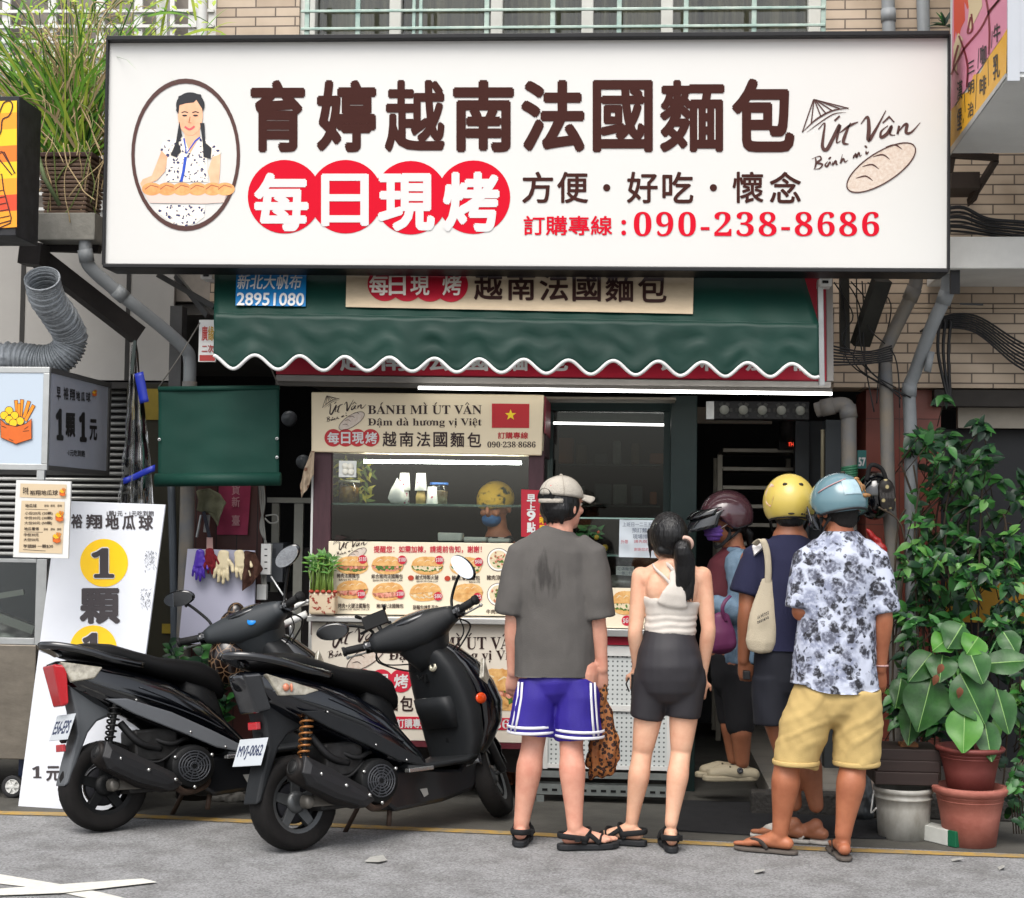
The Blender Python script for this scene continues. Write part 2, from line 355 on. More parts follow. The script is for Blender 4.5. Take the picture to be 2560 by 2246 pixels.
# ------------------------------------------------------------------ building shell
YW = 1.6
def wq(u0, v0, u1, v1, Y): a = P(u0, v0, Y); b = P(u1, v1, Y); return a.x, a.z, b.x, b.z
bld = thing('apartment_building', 'beige tiled apartment building rising behind the wide white shop sign', 'building', (0, YW, 0))
mb = MB()
xl, xw0, xw1 = P(540, 50, YW).x, P(748, 50, YW).x, P(2062, 50, YW).x
mb.box((xl, YW, 2.72), (xw0, YW+.3, 6.5)); mb.box((xw1, YW, 2.72), (4.2, YW+.3, 6.5)); mb.box((xw0, YW+.002, 2.72), (xw1, YW+.3, 3.55))
x2 = P(2085, 900, YW).x
mb.box((x2, YW, 2.27), (4.2, YW+.3, 2.715))
mb.build('wall', TILE, bld)
mb = MB(); mb.box((-6, 1.96, 2.716), (xl-.01, 7, 2.78)); mb.box((xl, YW+.31, 2.5), (4.3, 7, 2.7)); mb.build('ceiling', mat('arcade_ceiling', '6f6d69', .8, var=.15, vs=2), bld)
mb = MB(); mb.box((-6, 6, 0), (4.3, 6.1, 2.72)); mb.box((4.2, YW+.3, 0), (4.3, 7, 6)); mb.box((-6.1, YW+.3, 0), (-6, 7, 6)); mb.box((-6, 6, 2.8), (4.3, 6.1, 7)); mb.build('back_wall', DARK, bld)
mb = MB(); x0, x1 = P(2165, 1100, 1.7).x, P(2352, 1100, 1.7).x
mb.box((x0, 1.7, 0), (x1, 2.1, 2.265)); mb.build('red_column', REDT, bld)
mb = MB(); mb.box((x1-.05, 1.62, 2.17), (4.2, 1.95, 2.262)); mb.build('lintel', mat('dark_lintel', '37332f', .8, var=.3, vs=6), bld)
mb = MB(); a = P(2395, 1018, 1.75); b = P(2640, 1072, 1.75); mb.box((a.x, 1.75, b.z), (4.1, 1.8, a.z)); mb.build('shutter_box', mat('cream_shutter', '9a9284', .6, var=.2, vs=5), bld)
# neighbour's shop behind the plants on the right: dark recess with a lit sign slit
mb = MB(); a = P(2470, 1095, 3); b = P(2535, 1105, 3); mb.box((a.x, 3, b.z), (b.x, 3.03, a.z)); mb.build('window_slit', mat('dim_window', 'b9c2cc', .4, emit=.25), bld)
# window with curtains, frame and panes behind the grille
wd = []
mb = MB(); z0, z1 = 3.55, 5.2
mb.box((xw0, YW+.02, z0), (xw0+.09, YW+.12, z1)); mb.box((xw1-.09, YW+.02, z0), (xw1, YW+.12, z1))
CUR = mat('curtain_cloth', '9a927a', .9, var=.5, vs=3, stretch=(6, 1, .3), col2='4d4c40')
for u in (985, 1240, 1468, 1668): x = P(u, 50, YW).x; mb.box((x-.035, YW+.04, z0), (x+.035, YW+.12, z1))
wf = mb.build('window', mat('window_frame_paint', 'c9cac2', .5, var=.15, vs=6), bld, bevel=.006)
mb = MB(); mb.quad((xw0, YW+.09, z0), (xw1, YW+.09, z0), (xw1, YW+.09, z1), (xw0, YW+.09, z1)); mb.build('pane', PANE, wf)
mb = MB(); mb.grid(lambda s, t: (xw0+(xw1-xw0)*s, YW+.17+.03*math.sin(s*150+3*math.sin(s*31)), z0+(z1-z0)*t), 240, 1); mb.build('curtain', CUR, wf)
# grille: pale green and white bars
mb = MB(); Yg = 1.36
for v in (31, 75, -14, -60): mb.beam(P(752, v-2, Yg), P(2064, v-12, Yg), .011, .016)
for u in (768, 895, 1035, 1052, 1217, 1382, 1548, 1715, 1885, 2058): mb.beam(P(u-1, 110, Yg+.015), P(u+2, -70, Yg+.015), .028 if u not in (1035, 1052) else .02, .02)
tag(mb.build('window_grille', mat('grille_paint', 'aebbb0', .45, .3, var=.35, vs=9, col2='7f9a92'), bevel=.003), 'pale green metal security grille before the curtained window above the sign', 'grille')
# left neighbour's facade with dark windows and white railings behind the hanging plants
nb = thing('neighbour_building', 'neighbouring building with white barred windows behind the overgrown planter', 'building', (-2.6, 1.9, 3))
mb = MB(); mb.box((-6, 1.9, 2.79), (xl-.002, 2.1, 7)); mb.build('wall', mat('dark_window_wall', '5a5550', .6, var=.5, vs=2, col2='8d857c'), nb)
mb = MB()
for k in range(14): v = 30+k*38; mb.beam(P(-60, v, 1.8), P(535, v-3, 1.8), .012, .018)
for u in (15, 130, 250, 345, 425, 480, 530): mb.beam(P(u-3, 560, 1.82), P(u+3, -60, 1.82), .05, .02)
mb.build('railing', WHT, nb)
mb = MB(); mb.beam(P(408, 100, 1.3), P(408, -60, 1.3), .06, .06); mb.build('gutter_post', WHT, nb)
def pipe(name, label, pts, r, m=PIPE, joints=(), group=None):
    t = thing(name, label, 'pipe', pts[0], group)
    mb = MB(); mb.tube(curve(pts, 5) if len(pts) > 2 else pts, r, 14); mb.build('tube', m, t)
    if joints:
        mb = MB()
        for i in joints:
            a = V(pts[i]); d = (V(pts[min(i+1, len(pts)-1)])-V(pts[max(i-1, 0)])).normalized(); mb.tube([a-d*.035, a+d*.035], r*1.14, 14)
        mb.build('collar', m, t)
    return t
def PP(u, v, Y): return tuple(P(u, v, Y))
pipe('drain_pipe', 'light grey drain pipe on the beige wall, nearer the curtained window', [PP(2219, -60, 1.5), PP(2221, 40, 1.5), PP(2224, 120, 1.5)], .037, PIPE, (1,), 'drain pipes above the sign')
pipe('drain_pipe', 'smooth grey drain pipe on the beige wall, nearer the pink side sign', [PP(2306, -60, 1.5), PP(2308, 40, 1.5), PP(2311, 120, 1.5)], .036, PIPE, (), 'drain pipes above the sign')
pipe('drain_pipe', 'pale drain pipe left of the beige tiles above the white sign', [PP(503, -60, 1.5), PP(505, 40, 1.5), PP(506, 130, 1.5)], .032, WHT, (), 'drain pipes above the sign')
# ------------------------------------------------------------------ the big white sign
YS = .62
def q2(*a): return tuple(x*1.25245 for x in a)
SQ = [(272, 97), (2369, 84), (2368, 671), (260, 659)]
sg = thing('shop_sign', 'long white shop sign with brown and red lettering above the green awning', 'sign', tuple(P(1300, 665, YS)))
def slab(name, q, Y, th, m, par, inset=0, bevel=0):
    f = [P(u, v, Y) for u, v in q]; mb = MB(); mb.hexa(f, [p+V((0, th, 0)) for p in f]); return mb.build(name, m, par, bevel=bevel)
slab('sign_panel', SQ, YS, .18, SIGNW, sg)
mb = MB()
def edge(a, b, wpx, Y, th=.22, front=.02):
    "a frame rail along the photo line a-b on plane Y"
    (u0, v0), (u1, v1) = a, b; dx, dy = u1-u0, v1-v0; l = math.hypot(dx, dy); nx, ny = -dy/l*wpx/2, dx/l*wpx/2
    f = [P(u0-nx, v0-ny, Y-front), P(u1-nx, v1-ny, Y-front), P(u1+nx, v1+ny, Y-front), P(u0+nx, v0+ny, Y-front)]
    mb.hexa(f, [p+V((0, th, 0)) for p in f])
edge((266, 95), (2374, 82), 12, YS, .25, .05); edge((268, 95), (257, 662), 7, YS); edge((2374, 84), (2372, 674), 7, YS); edge((256, 664), (2372, 677), 10, YS)
mb.build('frame', BLKM, sg, bevel=.004)
mb = MB()
for ch, x0, x1 in (('育', 500, 609), ('婷', 632, 751), ('越', 768, 888), ('南', 904, 1026), ('法', 1040, 1167), ('國', 1183, 1303), ('麵', 1317, 1446), ('包', 1461, 1586)):
    text(mb, ch, q2(x0, 160 if ch != '包' else 157, x1, 304), YS, 0, .034 if ch in '國麵越' else .044)
mb.build('heading_lettering', mat('sign_brown', '3d1f1a', .7, spec=.15), sg); mb = MB()
for ch, x0, x1 in (('方', 1042, 1104), ('便', 1112, 1174), ('好', 1251, 1313), ('吃', 1322, 1384), ('懷', 1462, 1524), ('念', 1536, 1599)):
    text(mb, ch, q2(x0, 343, x1, 406), YS, 0, .022)
for x in (1211, 1424): disc(mb, *q2(x, 375), 9, YS, 0, .003)
mb.build('slogan_lettering', MATS['sign_brown'], sg)
mb = MB()
for x, y in ((568, 393), (690, 393), (820, 395), (945, 394)): disc(mb, *q2(x, y), 92, YS, 0, .002 + .0004*(x % 3), n=48)
mb.poly([P(*q2(x, y), YS-.0018) for x, y in ((580, 335), (930, 335), (930, 452), (580, 452))][:0] or [P(*q2(x, y), YS-.0015) for x, y in ((570, 356), (940, 356), (940, 432), (570, 432))], 0)
mb.build('red_discs', mat('sign_red', 'c80a26', .7, spec=.15), sg); mb = MB(); text(mb, '訂購專線', q2(1045, 431, 1222, 470), YS, 0, .022)
text(mb, '𝟎𝟗𝟎-𝟐𝟑𝟖-𝟖𝟔𝟖𝟔', q2(1265, 423, 1755, 472), YS, 0, 0, .003, 0, 1.12)
for y in (444, 465): disc(mb, *q2(1245, y), 6, YS, 0, .003)
mb.build('red_lettering', MATS['sign_red'], sg)
mb = MB()
for ch, b in (('每', (507, 345, 616, 462)), ('日', (641, 347, 736, 452)), ('現', (754, 346, 868, 462)), ('烤', (884, 343, 997, 463))): text(mb, ch, q2(*b), YS, 0, .045 if ch != '日' else .03, .0036)
mb.build('white_lettering', WPRINT, sg)
def logo(mb, cx, cy, k, pl, mi=0, bread=1, off=.003):
    "the brush-written logo with cone hat and loaf, in pixels about its own centre"
    f = lambda x, y: (cx+(x-1105)*k, cy+(y-820)*k)
    S = lambda pts, wd, sm=True: stroke(mb, [f(*p) for p in (curve(pts, 5) if sm else pts)], wd*k*1.3, pl, mi, off, True)
    S([(865, 725), (900, 690), (893, 760), (888, 825), (912, 838), (945, 780), (985, 700), (972, 760), (968, 800), (990, 790)], 17)
    S([(955, 678), (985, 650)], 11, False); S([(1045, 688), (1018, 750), (1005, 800), (1035, 808)], 15); S([(985, 745), (1040, 705), (1088, 684)], 11)
    S([(1103, 695), (1140, 655), (1148, 720), (1147, 787), (1190, 720), (1243, 620)], 18)
    S([(1255, 705), (1218, 735), (1216, 770), (1250, 750), (1276, 708), (1266, 752), (1295, 758)], 15); S([(1225, 690), (1262, 655), (1290, 686)], 11, False)
    S([(1318, 705), (1308, 752)], 14, False); S([(1308, 748), (1340, 706), (1362, 698), (1356, 742), (1385, 742), (1435, 688)], 14)
    for pts in ([(848, 880), (852, 915), (842, 950)], [(828, 892), (870, 876), (880, 893), (858, 912), (888, 922), (870, 945), (838, 948)], [(918, 905), (902, 925), (915, 932), (930, 908), (936, 928)], [(921, 893), (936, 880)],
                [(945, 905), (944, 926), (962, 902), (966, 922), (975, 918)], [(1000, 865), (988, 915), (1004, 890), (1014, 908), (1030, 898)], [(1062, 870), (1060, 888), (1074, 862), (1078, 882), (1092, 856), (1098, 876), (1108, 868)], [(1132, 845), (1134, 862), (1148, 850)], [(1124, 816), (1138, 828)]):
        S(pts, 9)
    for a, b in (((838, 558), (775, 742)), ((838, 558), (1035, 608)), ((840, 560), (825, 690)), ((842, 560), (880, 655)), ((845, 560), (910, 640)), ((848, 560), (945, 622)), ((852, 560), (985, 610))): S([a, b], 7, False)
    S([(775, 742), (850, 672), (940, 622), (1035, 606)], 8); S([(800, 742), (870, 690), (950, 640), (1020, 630)], 5)
    a0 = math.atan2(800-1010, 1390-1060)
    if bread: disc(mb, *f(1217, 940), 222*k, pl, bread, off-.001, 85*k, 40, a0)
    L = []
    for j in range(41):
        a = 2*math.pi*j/40; x, y = 222*math.cos(a), 85*math.sin(a); L.append(f(1217+x*math.cos(a0)-y*math.sin(a0), 940+x*math.sin(a0)+y*math.cos(a0)))
    stroke(mb, L, 7*k, pl, mi, off+.001)
    for x, y in ((1085, 1000), (1120, 935), (1180, 880), (1250, 825)): S([(x-10, y), (x+45, y-12), (x+85, y+14)], 7)
mb = MB(); logo(mb, 1660+1105/2.241, 820/2.241, 1/2.241, YS, 0, 1)
mb.build('brush_logo', [BROWN, mat('loaf_print', 'd6ccc0', .5, var=.15, vs=60, col2='c2ac9a')], sg)
# oval portrait
mb = MB(); z = lambda x, y: (x/2.241, y/2.241)
SK, HR, DR, BLU, ORN, TRY = range(1, 7)
ring(mb, *z(1040, 868), 305/2.241, 286/2.241, YS, 0, .003, 427/2.241, 400/2.241)
def fp(pts, mi, off): flat(mb, [z(*p) for p in pts], YS, mi, off)
fp([(905, 1150), (1148, 1150), (1145, 1215), (1100, 1250), (1040, 1268), (970, 1255), (880, 1190)], DR, .002)
fp([(905, 800), (960, 780), (1020, 770), (1120, 770), (1200, 805), (1240, 860), (1190, 885), (1160, 880), (1165, 1020), (930, 1020), (935, 880), (900, 850)], DR, .0025)
fp([(905, 845), (938, 880), (925, 960), (880, 1010), (830, 1030), (800, 1060), (785, 1030), (800, 1005), (850, 985)], SK, .003)
fp([(1190, 880), (1235, 865), (1232, 960), (1225, 1030), (1180, 1030), (1165, 960)], SK, .003)
fp([(1030, 700), (1118, 700), (1120, 765), (1065, 860), (1035, 780)], SK, .0035)
disc(mb, *z(1066, 648), 70/2.241, YS, SK, .0045, 112/2.241)
disc(mb, *z(1066, 590), 80/2.241, YS, HR, .004, 72/2.241); fp([(1000, 640), (1005, 590), (1040, 580), (1085, 575), (1100, 560), (1135, 615), (1146, 600), (1125, 530), (1060, 520), (1000, 540), (986, 620)], HR, .0052)
for s in ([(1005, 680), (1020, 760), (1000, 800), (1015, 850), (985, 880), (955, 870), (985, 800)], [(1120, 690), (1145, 690), (1150, 800), (1185, 830), (1180, 890), (1140, 880), (1135, 800)]): fp(s, HR, .005)
for x, y in ((1035, 648), (1095, 648)): disc(mb, *z(x, y), 14/2.241, YS, HR, .0056, 5/2.241); stroke(mb, [z(x-18, y-16), z(x, y-22), z(x+18, y-16)], 2.4, YS, HR, .0056)
stroke(mb, [z(*p) for p in curve([(1035, 710), (1062, 726), (1090, 708)])], 5, YS, 7, .0056); stroke(mb, [z(1065, 655), z(1058, 688), z(1072, 690)], 2, YS, 8, .0056)
stroke(mb, [z(1040, 880), z(1028, 960), z(1015, 1018)], 7, YS, BLU, .0035); stroke(mb, [z(*p) for p in ((1030, 775), (1045, 860), (1095, 790), (1120, 770))], 4, YS, BLU, .0045)
fp([(800, 1070), (1275, 1070), (1255, 1135), (1150, 1142), (840, 1138)], TRY, .0038)
for x in (850, 935, 1020, 1105, 1190, 1260): disc(mb, *z(x, 1060), 55/2.241, YS, ORN, .0042+x*1e-7, 36/2.241); stroke(mb, [z(x-38, 1062), z(x-5, 1038), z(x+38, 1050)], 2.5, YS, 8, .0046)
DRS = mat('dress_print', 'efe6d6', .5); n_, L_, b_ = nodes(DRS)
def spots(m, scale, lo, hi, cA, cB, dist='Distance', rand=1.0, noise_d=.0):
    n, L, b = nodes(m); tc = n.new('ShaderNodeTexCoord'); v = n.new('ShaderNodeTexVoronoi'); v.inputs['Scale'].default_value = scale; v.inputs['Randomness'].default_value = rand
    if noise_d:
        z = n.new('ShaderNodeTexNoise'); z.inputs['Scale'].default_value = scale*.8; z.inputs['Detail'].default_value = 3; L(tc.outputs['Object'], z.inputs[0]); x = n.new('ShaderNodeMix'); x.data_type = 'VECTOR'; x.inputs[0].default_value = noise_d
        L(tc.outputs['Object'], x.inputs[4]); L(z.outputs['Color'], x.inputs[5]); L(x.outputs[1], v.inputs['Vector'])
    else: L(tc.outputs['Object'], v.inputs['Vector'])
    r = n.new('ShaderNodeValToRGB'); r.color_ramp.elements[0].position = lo; r.color_ramp.elements[0].color = (*lin(cA), 1); r.color_ramp.elements[1].position = hi; r.color_ramp.elements[1].color = (*lin(cB), 1)
    L(v.outputs[dist], r.inputs[0]); L(r.outputs[0], b.inputs['Base Color']); return r
spots(DRS, 48, .30, .36, '22265a', 'efe6d6', noise_d=.04)
mb.build('portrait', [BROWN, mat('printed_skin', 'e2a27c', .5, var=.25, vs=9, col2='f0c09c'), mat('printed_hair', '15151c', .4), DRS, mat('blue_print', '1b49b8', .5), mat('printed_bread', 'f0b070', .5, var=.3, vs=25, col2='d98648'), mat('printed_tray', 'd9c3b8', .5), mat('printed_lips', 'd0565c', .5), mat('printed_line', 'a65f3c', .5)], sg)
# ------------------------------------------------------------------ awning under the sign
ya, yb = .90, .68
A0, A1 = P(535, 784, yb), P(2047, 810, yb); B0 = P(537, 640, ya+.02); AP = plane3(A0, A1, B0)
aw = thing('awning', 'dark green tarpaulin awning with white scalloped edge under the white sign', 'awning', tuple(A0))
mb = MB()
def slope(s, t):
    p = A0*(1-s)+A1*s; q = p+(B0-A0)*(t*1.35); sag = -.012*math.sin(math.pi*min(1, t*1.2))*math.sin(s*40)**2*.4
    return p*(1-t)+q*t+AP[1]*sag
mb.grid(slope, 90, 10); mb.build('canopy', TARP, aw, solid=.004)
def wav(u): return 906+(u-585)*.0155+17*math.cos(2*math.pi*(u-585)/111.6)
def val(s, t):
    u = 535+1512*s; a = A0*(1-s)+A1*s; b = P(u, wav(u), yb); p = a*(1-t)+b*t
    return p+V((0, -.015*t+.007*t*math.sin(s*75)+.006*math.sin(s*31+2*t)*t+.012*noise.noise(V((s*30, t*4, 0)))*min(1, 3*t), 0))
mb = MB(); mb.grid(val, 240, 10); mb.build('valance', TARP, aw, solid=.004)
mb = MB(); mb.tube([val(i/360, 1.0) for i in range(361)], .0095, 8); mb.build('scalloped_edge', WPRINT, aw)
mb = MB(); mb.beam(P(2050, 700, .95), P(2054, 965, .95), .03, .03); mb.beam(A0+V((0, .03, .0)), A1+V((0, .03, 0)), .03, .025); mb.build('support_frame', ALU, aw, bevel=.003)
WS = [q2(472, 530), q2(612, 532), q2(610, 612), q2(470, 610)]
mb = MB(); flat(mb, WS, AP, 0, .014); text(mb, '新北大帆布', [q2(*p) for p in ((474, 547), (604, 548), (602, 578), (473, 578))], AP, 1, .018, .018, .12); text(mb, '28951080', [q2(*p) for p in ((473, 584), (608, 585), (606, 611), (472, 610))], AP, 1, .025, .018)
text(mb, '2895', [q2(*p) for p in ((480, 533), (530, 533), (530, 541), (480, 541))], AP, 1, .02, .018)
mb.build('maker_patch', [mat('blue_patch', '1173b0', .5, var=.15, vs=8), WPRINT], aw)
TP = [q2(692, 530), q2(1385, 540), q2(1383, 627), q2(690, 613)]
mb = MB(); flat(mb, TP, AP, 0, .014)
for i, x in enumerate((768, 812, 858, 900)): disc(mb, *q2(x, 567+i*.6), 43, AP, 1, .017+i*.0003)
for ch, x in zip('每日現烤', (756, 795, 838, 902)): text(mb, ch, q2(x-19, 548, x+19 if ch != '日' else x+15, 590), AP, 3, .025, .021)
for i, ch in enumerate('越南法國麵包'): x = 946+i*65.5; text(mb, ch, q2(x, 541+i, x+57, 599+i), AP, 2, .025, .018)
mb.build('name_patch', [mat('patch_cloth', 'bba98e', .6, var=.22, vs=7, stretch=(1, 1, 3)), mat('patch_red', 'a5162b', .5), DBROWN, mat('patch_white', 'd8d0c4', .6)], aw)
# red fascia sign half hidden behind the awning, its white frame and light strip
fs = thing('fascia_sign', 'red sign panel in a white frame half hidden behind the awning', 'sign', tuple(P(1400, 950, 1.05)))
Yf = 1.06
slab('sign_panel', [(690, 690), (2068, 690), (2066, 954), (690, 936)], Yf+.004, .1, mat('dark_red_panel', 'a81830', .4, var=.12, vs=3), fs)
mb = MB(); edge((690, 945), (2078, 962), 15, Yf, .12, .006); edge((2074, 690), (2076, 953), 17, Yf, .12, .006); mb.build('frame', mat('frame_paint', '97938e', .6, .0, var=.2, vs=7), fs, bevel=.003)
mb = MB()
for i, ch in enumerate('越南法國麵包早餐飲料咖啡'): u = 850+i*100; text(mb, ch, (u, 872, u+70, 928), Yf, 0, .03, .004)
mb.build('lettering', WPRINT, fs)
lt = thing('light_tube', 'long lit white light tube under the red fascia sign', 'lamp', tuple(P(1560, 975, 1.02)))
mb = MB(); mb.tube([P(1046, 970, 1.0), P(2080, 985, 1.0)], .009, 10); mb.build('tube', mat('strip_lamp', 'fffdf8', .4, emit=4), lt)
mb = MB(); mb.beam(P(690, 958, 1.1), P(2080, 980, 1.1), .03, .03); mb.build('housing', mat('housing_grey', '56534f', .5, .3), lt)
# arm brackets of the awning
for u, v, l in ((520, 690, 'left'), (2064, 707, 'right')):
    a = P(u, v, .9); mb = MB(); mb.box((a.x-.035, .88, a.z-.02), (a.x+.03, 1.0, a.z+.02)); mb.box((a.x-.02, .872, a.z-.008), (a.x+.012, .8795, a.z+.008), 1)
    tag(mb.build('awning_bracket', [WHT, BLKM], bevel=.006), 'small white awning bracket under the %s end of the big sign' % l, 'bracket')
# ------------------------------------------------------------------ food cart
def c1(x, y): return (700+x*.4462, 900+y*.4462)
def cr1(x0, y0, x1, y1): return (*c1(x0, y0), *c1(x1, y1))
def fr(q, Y, th, mb, mi=0):
    f = [P(u, v, Y) for u, v in q]; mb.hexa(f, [p+V((0, th, 0)) for p in f], mi)
YC = 1.12
cart = thing('food_cart', 'cream sandwich cart with lit glass case, maroon posts and printed menu boards', 'food cart', tuple(G(1050, 1985)))
mb = MB(); fr([c1(175, 180), c1(1480, 196), c1(1466, 536), c1(175, 516)], YC, .16, mb); sb_ = mb.build('sign_box', mat('cream_acrylic', 'e6d6b6', .4, var=.05, vs=2), cart, bevel=.006)
mb = MB()
AC = 'acute'
def serif(mb, s, q, Y, marks, mi=0, off=.003):
    text(mb, s, q, Y, mi, 0, off)
    for kind, fx, fy in marks:
        u = q[0]+(q[2]-q[0])*fx; h = q[3]-q[1]; v = q[1]-h*.14+h*fy
        pts = {'a': [(-.10, .1), (.12, -.16)], 'g': [(-.12, -.16), (.10, .1)], 'c': [(-.2, .1), (0, -.15), (.2, .1)], 'd': [(-.05, 0), (.06, 0)], 'h': [(-.06, .02), (.05, 0), (.06, -.1)], 'b': [(-.2, 0), (.2, 0)]}[kind]
        stroke(mb, [(u+a*h, v+b*h) for a, b in pts], .1*h if kind != 'd' else .13*h, Y, mi, off)
BM = (('a', .1205, 0), ('g', .501, 0), ('a', .596, 0), ('c', .873, 0))
DA = (('c', .104, .26), ('d', .104, 1.06), ('g', .333, .2), ('d', .768, 1.06), ('c', .9405, .26), ('d', .9405, 1.06), ('h', .507, .42), ('h', .562, .42), ('b', .026, .58))
serif(mb, '𝐁𝐀𝐍𝐇 𝐌𝐈 𝐔𝐓 𝐕𝐀𝐍', cr1(492, 254, 1130, 305), YC, BM)
serif(mb, '𝐃𝐚𝐦 𝐝𝐚 𝐡𝐮𝐨𝐧𝐠 𝐯𝐢 𝐕𝐢𝐞𝐭', cr1(492, 328, 1130, 380), YC, DA)
mb.build('lettering', DBROWN, sb_); mb = MB()
for i, ch in enumerate('越南法國麵包'): x = 574+i*95; text(mb, ch, cr1(x, 402+i*.8, x+78, 486+i*.8), YC, 0, .022)
mb.build('name_lettering', DBROWN, sb_); mb = MB(); logo(mb, *c1(360, 298), .165, YC, 0, 1); mb.build('brush_logo', [DBROWN, MATS['loaf_print']], sb_)
mb = MB()
fr([c1(1187, 245), c1(1397, 247), c1(1396, 382), c1(1187, 381)], YC-.003, .0025, mb, 0)
sx, sy = c1(1292, 309); st = []
for k in range(10): a = -math.pi/2+k*math.pi/5; r = 14.5 if k % 2 == 0 else 6; st.append((sx+r*math.cos(a), sy+r*math.sin(a)))
flat(mb, st, YC, 1, .005); mb.build('flag_print', [mat('flag_red', 'b5141f', .45), mat('flag_yellow', 'f4d21c', .45)], sb_); mb = MB()
for i, x in enumerate((298, 367, 434, 508)): disc(mb, *c1(x, 437), 22, YC, 0, .002+.0003*i)
for ch, x in zip('每日現烤', (265, 342, 404, 478)): text(mb, ch, cr1(x, 405, x+(66 if ch != '日' else 52), 471), YC, 2, .03, .0045)
mb.build('slogan_discs', [MATS['flag_red'], MATS['flag_red'], WPRINT], sb_); mb = MB(); text(mb, '訂購專線', cr1(1220, 405, 1390, 443), YC, 0, .025); mb.build('order_line', MATS['flag_red'], sb_)
mb = MB(); text(mb, '𝟎𝟗𝟎·𝟐𝟑𝟖·𝟖𝟔𝟖𝟔', cr1(1162, 458, 1432, 491), YC); mb.build('phone_number', DBROWN, sb_)
mb = MB(); sp0 = P(*c1(1481, 200), YC+.006); sp1 = P(*c1(1467, 534), YC+.006)
mb.box((sp0.x+.002, YC+.004, sp1.z+.12), (sp0.x+.006, YC+.55, sp0.z-.005)); mb.build('side_sign', mat('side_red', '8e1c34', .5, var=.2, vs=9), cart)
mb = MB(); mb.box((P(*c1(180, 180), YC).x, YC+.165, sp1.z), (sp0.x, YC+.6, sp0.z)); mb.build('canopy_box', MAROON, cart)
# posts
for x0, x1 in ((190, 281), (1394, 1474)):
    mb = MB(); a, b = P(*c1(x0, 520), YC+.03), P(*c1(x1, 1000), YC+.03); mb.box((a.x, YC+.03, .86), (b.x, YC+.09, a.z+.01)); mb.build('post', MAROON, cart, bevel=.004)
mb = MB(); a = P(*c1(178, 520), YC+.03); b = P(*c1(189, 1500), YC+.03); mb.box((a.x, YC+.035, .3), (b.x, YC+.085, a.z)); mb.build('edge_trim', WHT, cart)
GX0, GX1 = P(*c1(281, 600), YC).x, P(*c1(1394, 600), YC).x; GZ0, GZ1 = P(*c1(600, 1012), YC).z, P(*c1(600, 522), YC).z
mb = MB(); mb.box((GX0, YC+.05, GZ0), (GX1, YC+.056, GZ1)); mb.build('glass_front', PANE, cart)
sz = P(*c1(700, 806), YC+.1).z
mb = MB(); mb.box((GX0, YC+.06, sz-.012), (GX1, YC+.36, sz)); mb.build('shelf', mat('shelf_glass', '6f8a80', .1, spec=.8, alpha=.55), cart, bevel=.002)
mb = MB(); mb.tube([P(*c1(470, 568), YC+.1), P(*c1(1352, 578), YC+.1)], .0095, 10); mb.build('light_tube', TUBE, cart)
mb = MB(); mb.box((GX0, YC+.5, .5), (GX1, YC+.52, GZ0-.04)); mb.box((GX0, YC+.06, GZ0-.03), (GX1, YC+.5, GZ0-.012)); mb.build('worktop', STEEL, cart)
# menu board
MQ = [c1(272, 1016), c1(1394, 1030), c1(1394, 1438), c1(268, 1424)]
mb = MB(); fr(MQ, YC-.01, .04, mb); men = mb.build('menu_board', CREAM, cart, bevel=.003); YM = YC-.01
mb = MB()
text(mb, '提醒您：如需加辣，請提前告知，謝謝！', cr1(525, 1042, 1130, 1082), YM, 0, .025)
PR = ((463, 1118, '𝟏𝟏𝟎'), (684, 1121, '𝟏𝟎𝟎'), (893, 1122, '𝟏𝟎𝟎'), (1112, 1132, '𝟔𝟎'), (455, 1313, '𝟏𝟎𝟎'), (673, 1312, '𝟏𝟎𝟎'), (885, 1325, '𝟖𝟎'), (1106, 1330, '𝟐𝟓'))
mb.build('notice_lettering', mat('menu_red', 'c01b36', .5), men)
for x, y, t in PR: mb = MB(); disc(mb, *c1(x, y), 11, YM, 0, .0075); text(mb, '$'+t, cr1(x-20, y-13, x+20, y+13), YM, 1, 0, .009); mb.build('price_disc', [MATS['menu_red'], WPRINT], men)
for x, y in ((733, 1222), (938, 1225)): mb = MB(); disc(mb, *c1(x, y), 7.5, YM, 2, .004, 6.5); mb.build('chili_mark', [MATS['menu_red'], WPRINT, mat('chili_red', 'b03a22', .5)], men)
mb = MB()
for s, b in (('豬肉法國麵包', (318, 1196, 445, 1222)), ('綜合豬肉法國麵包', (512, 1200, 688, 1226)), ('越式特製火腿', (757, 1206, 888, 1232)), ('鮪魚法國麵包', (962, 1208, 1120, 1236)), ('烤肉+火腿法國麵包', (325, 1364, 502, 1392)), ('豬肉丸法國麵包', (540, 1366, 692, 1392)), ('甜麵包煉乳花生', (744, 1374, 888, 1400)), ('法國麵包', (975, 1376, 1080, 1402)), ('豬肉涼麵', (1158, 1206, 1260, 1234)), ('牛肉米線', (1155, 1398, 1260, 1424))): text(mb, s, cr1(*b), YM, 0, .02)
for s, b in (('BANH MI THIT', (330, 1226, 440, 1238)), ('BANH MI THIT THAP CAM', (520, 1230, 684, 1242)), ('BANH MI CHA LUA', (765, 1236, 885, 1246)), ('BANH MI', (1060, 1240, 1120, 1250)), ('BANH MI THIT NUONG CHA LUA', (335, 1394, 500, 1404))): text(mb, s, cr1(*b), YM, 0, .01)
mb.build('lettering', DBROWN, men); mb = MB(); logo(mb, *c1(395, 1058), .13, YM, 0, 1); mb.build('brush_logo', [DBROWN, MATS['loaf_print']], men)
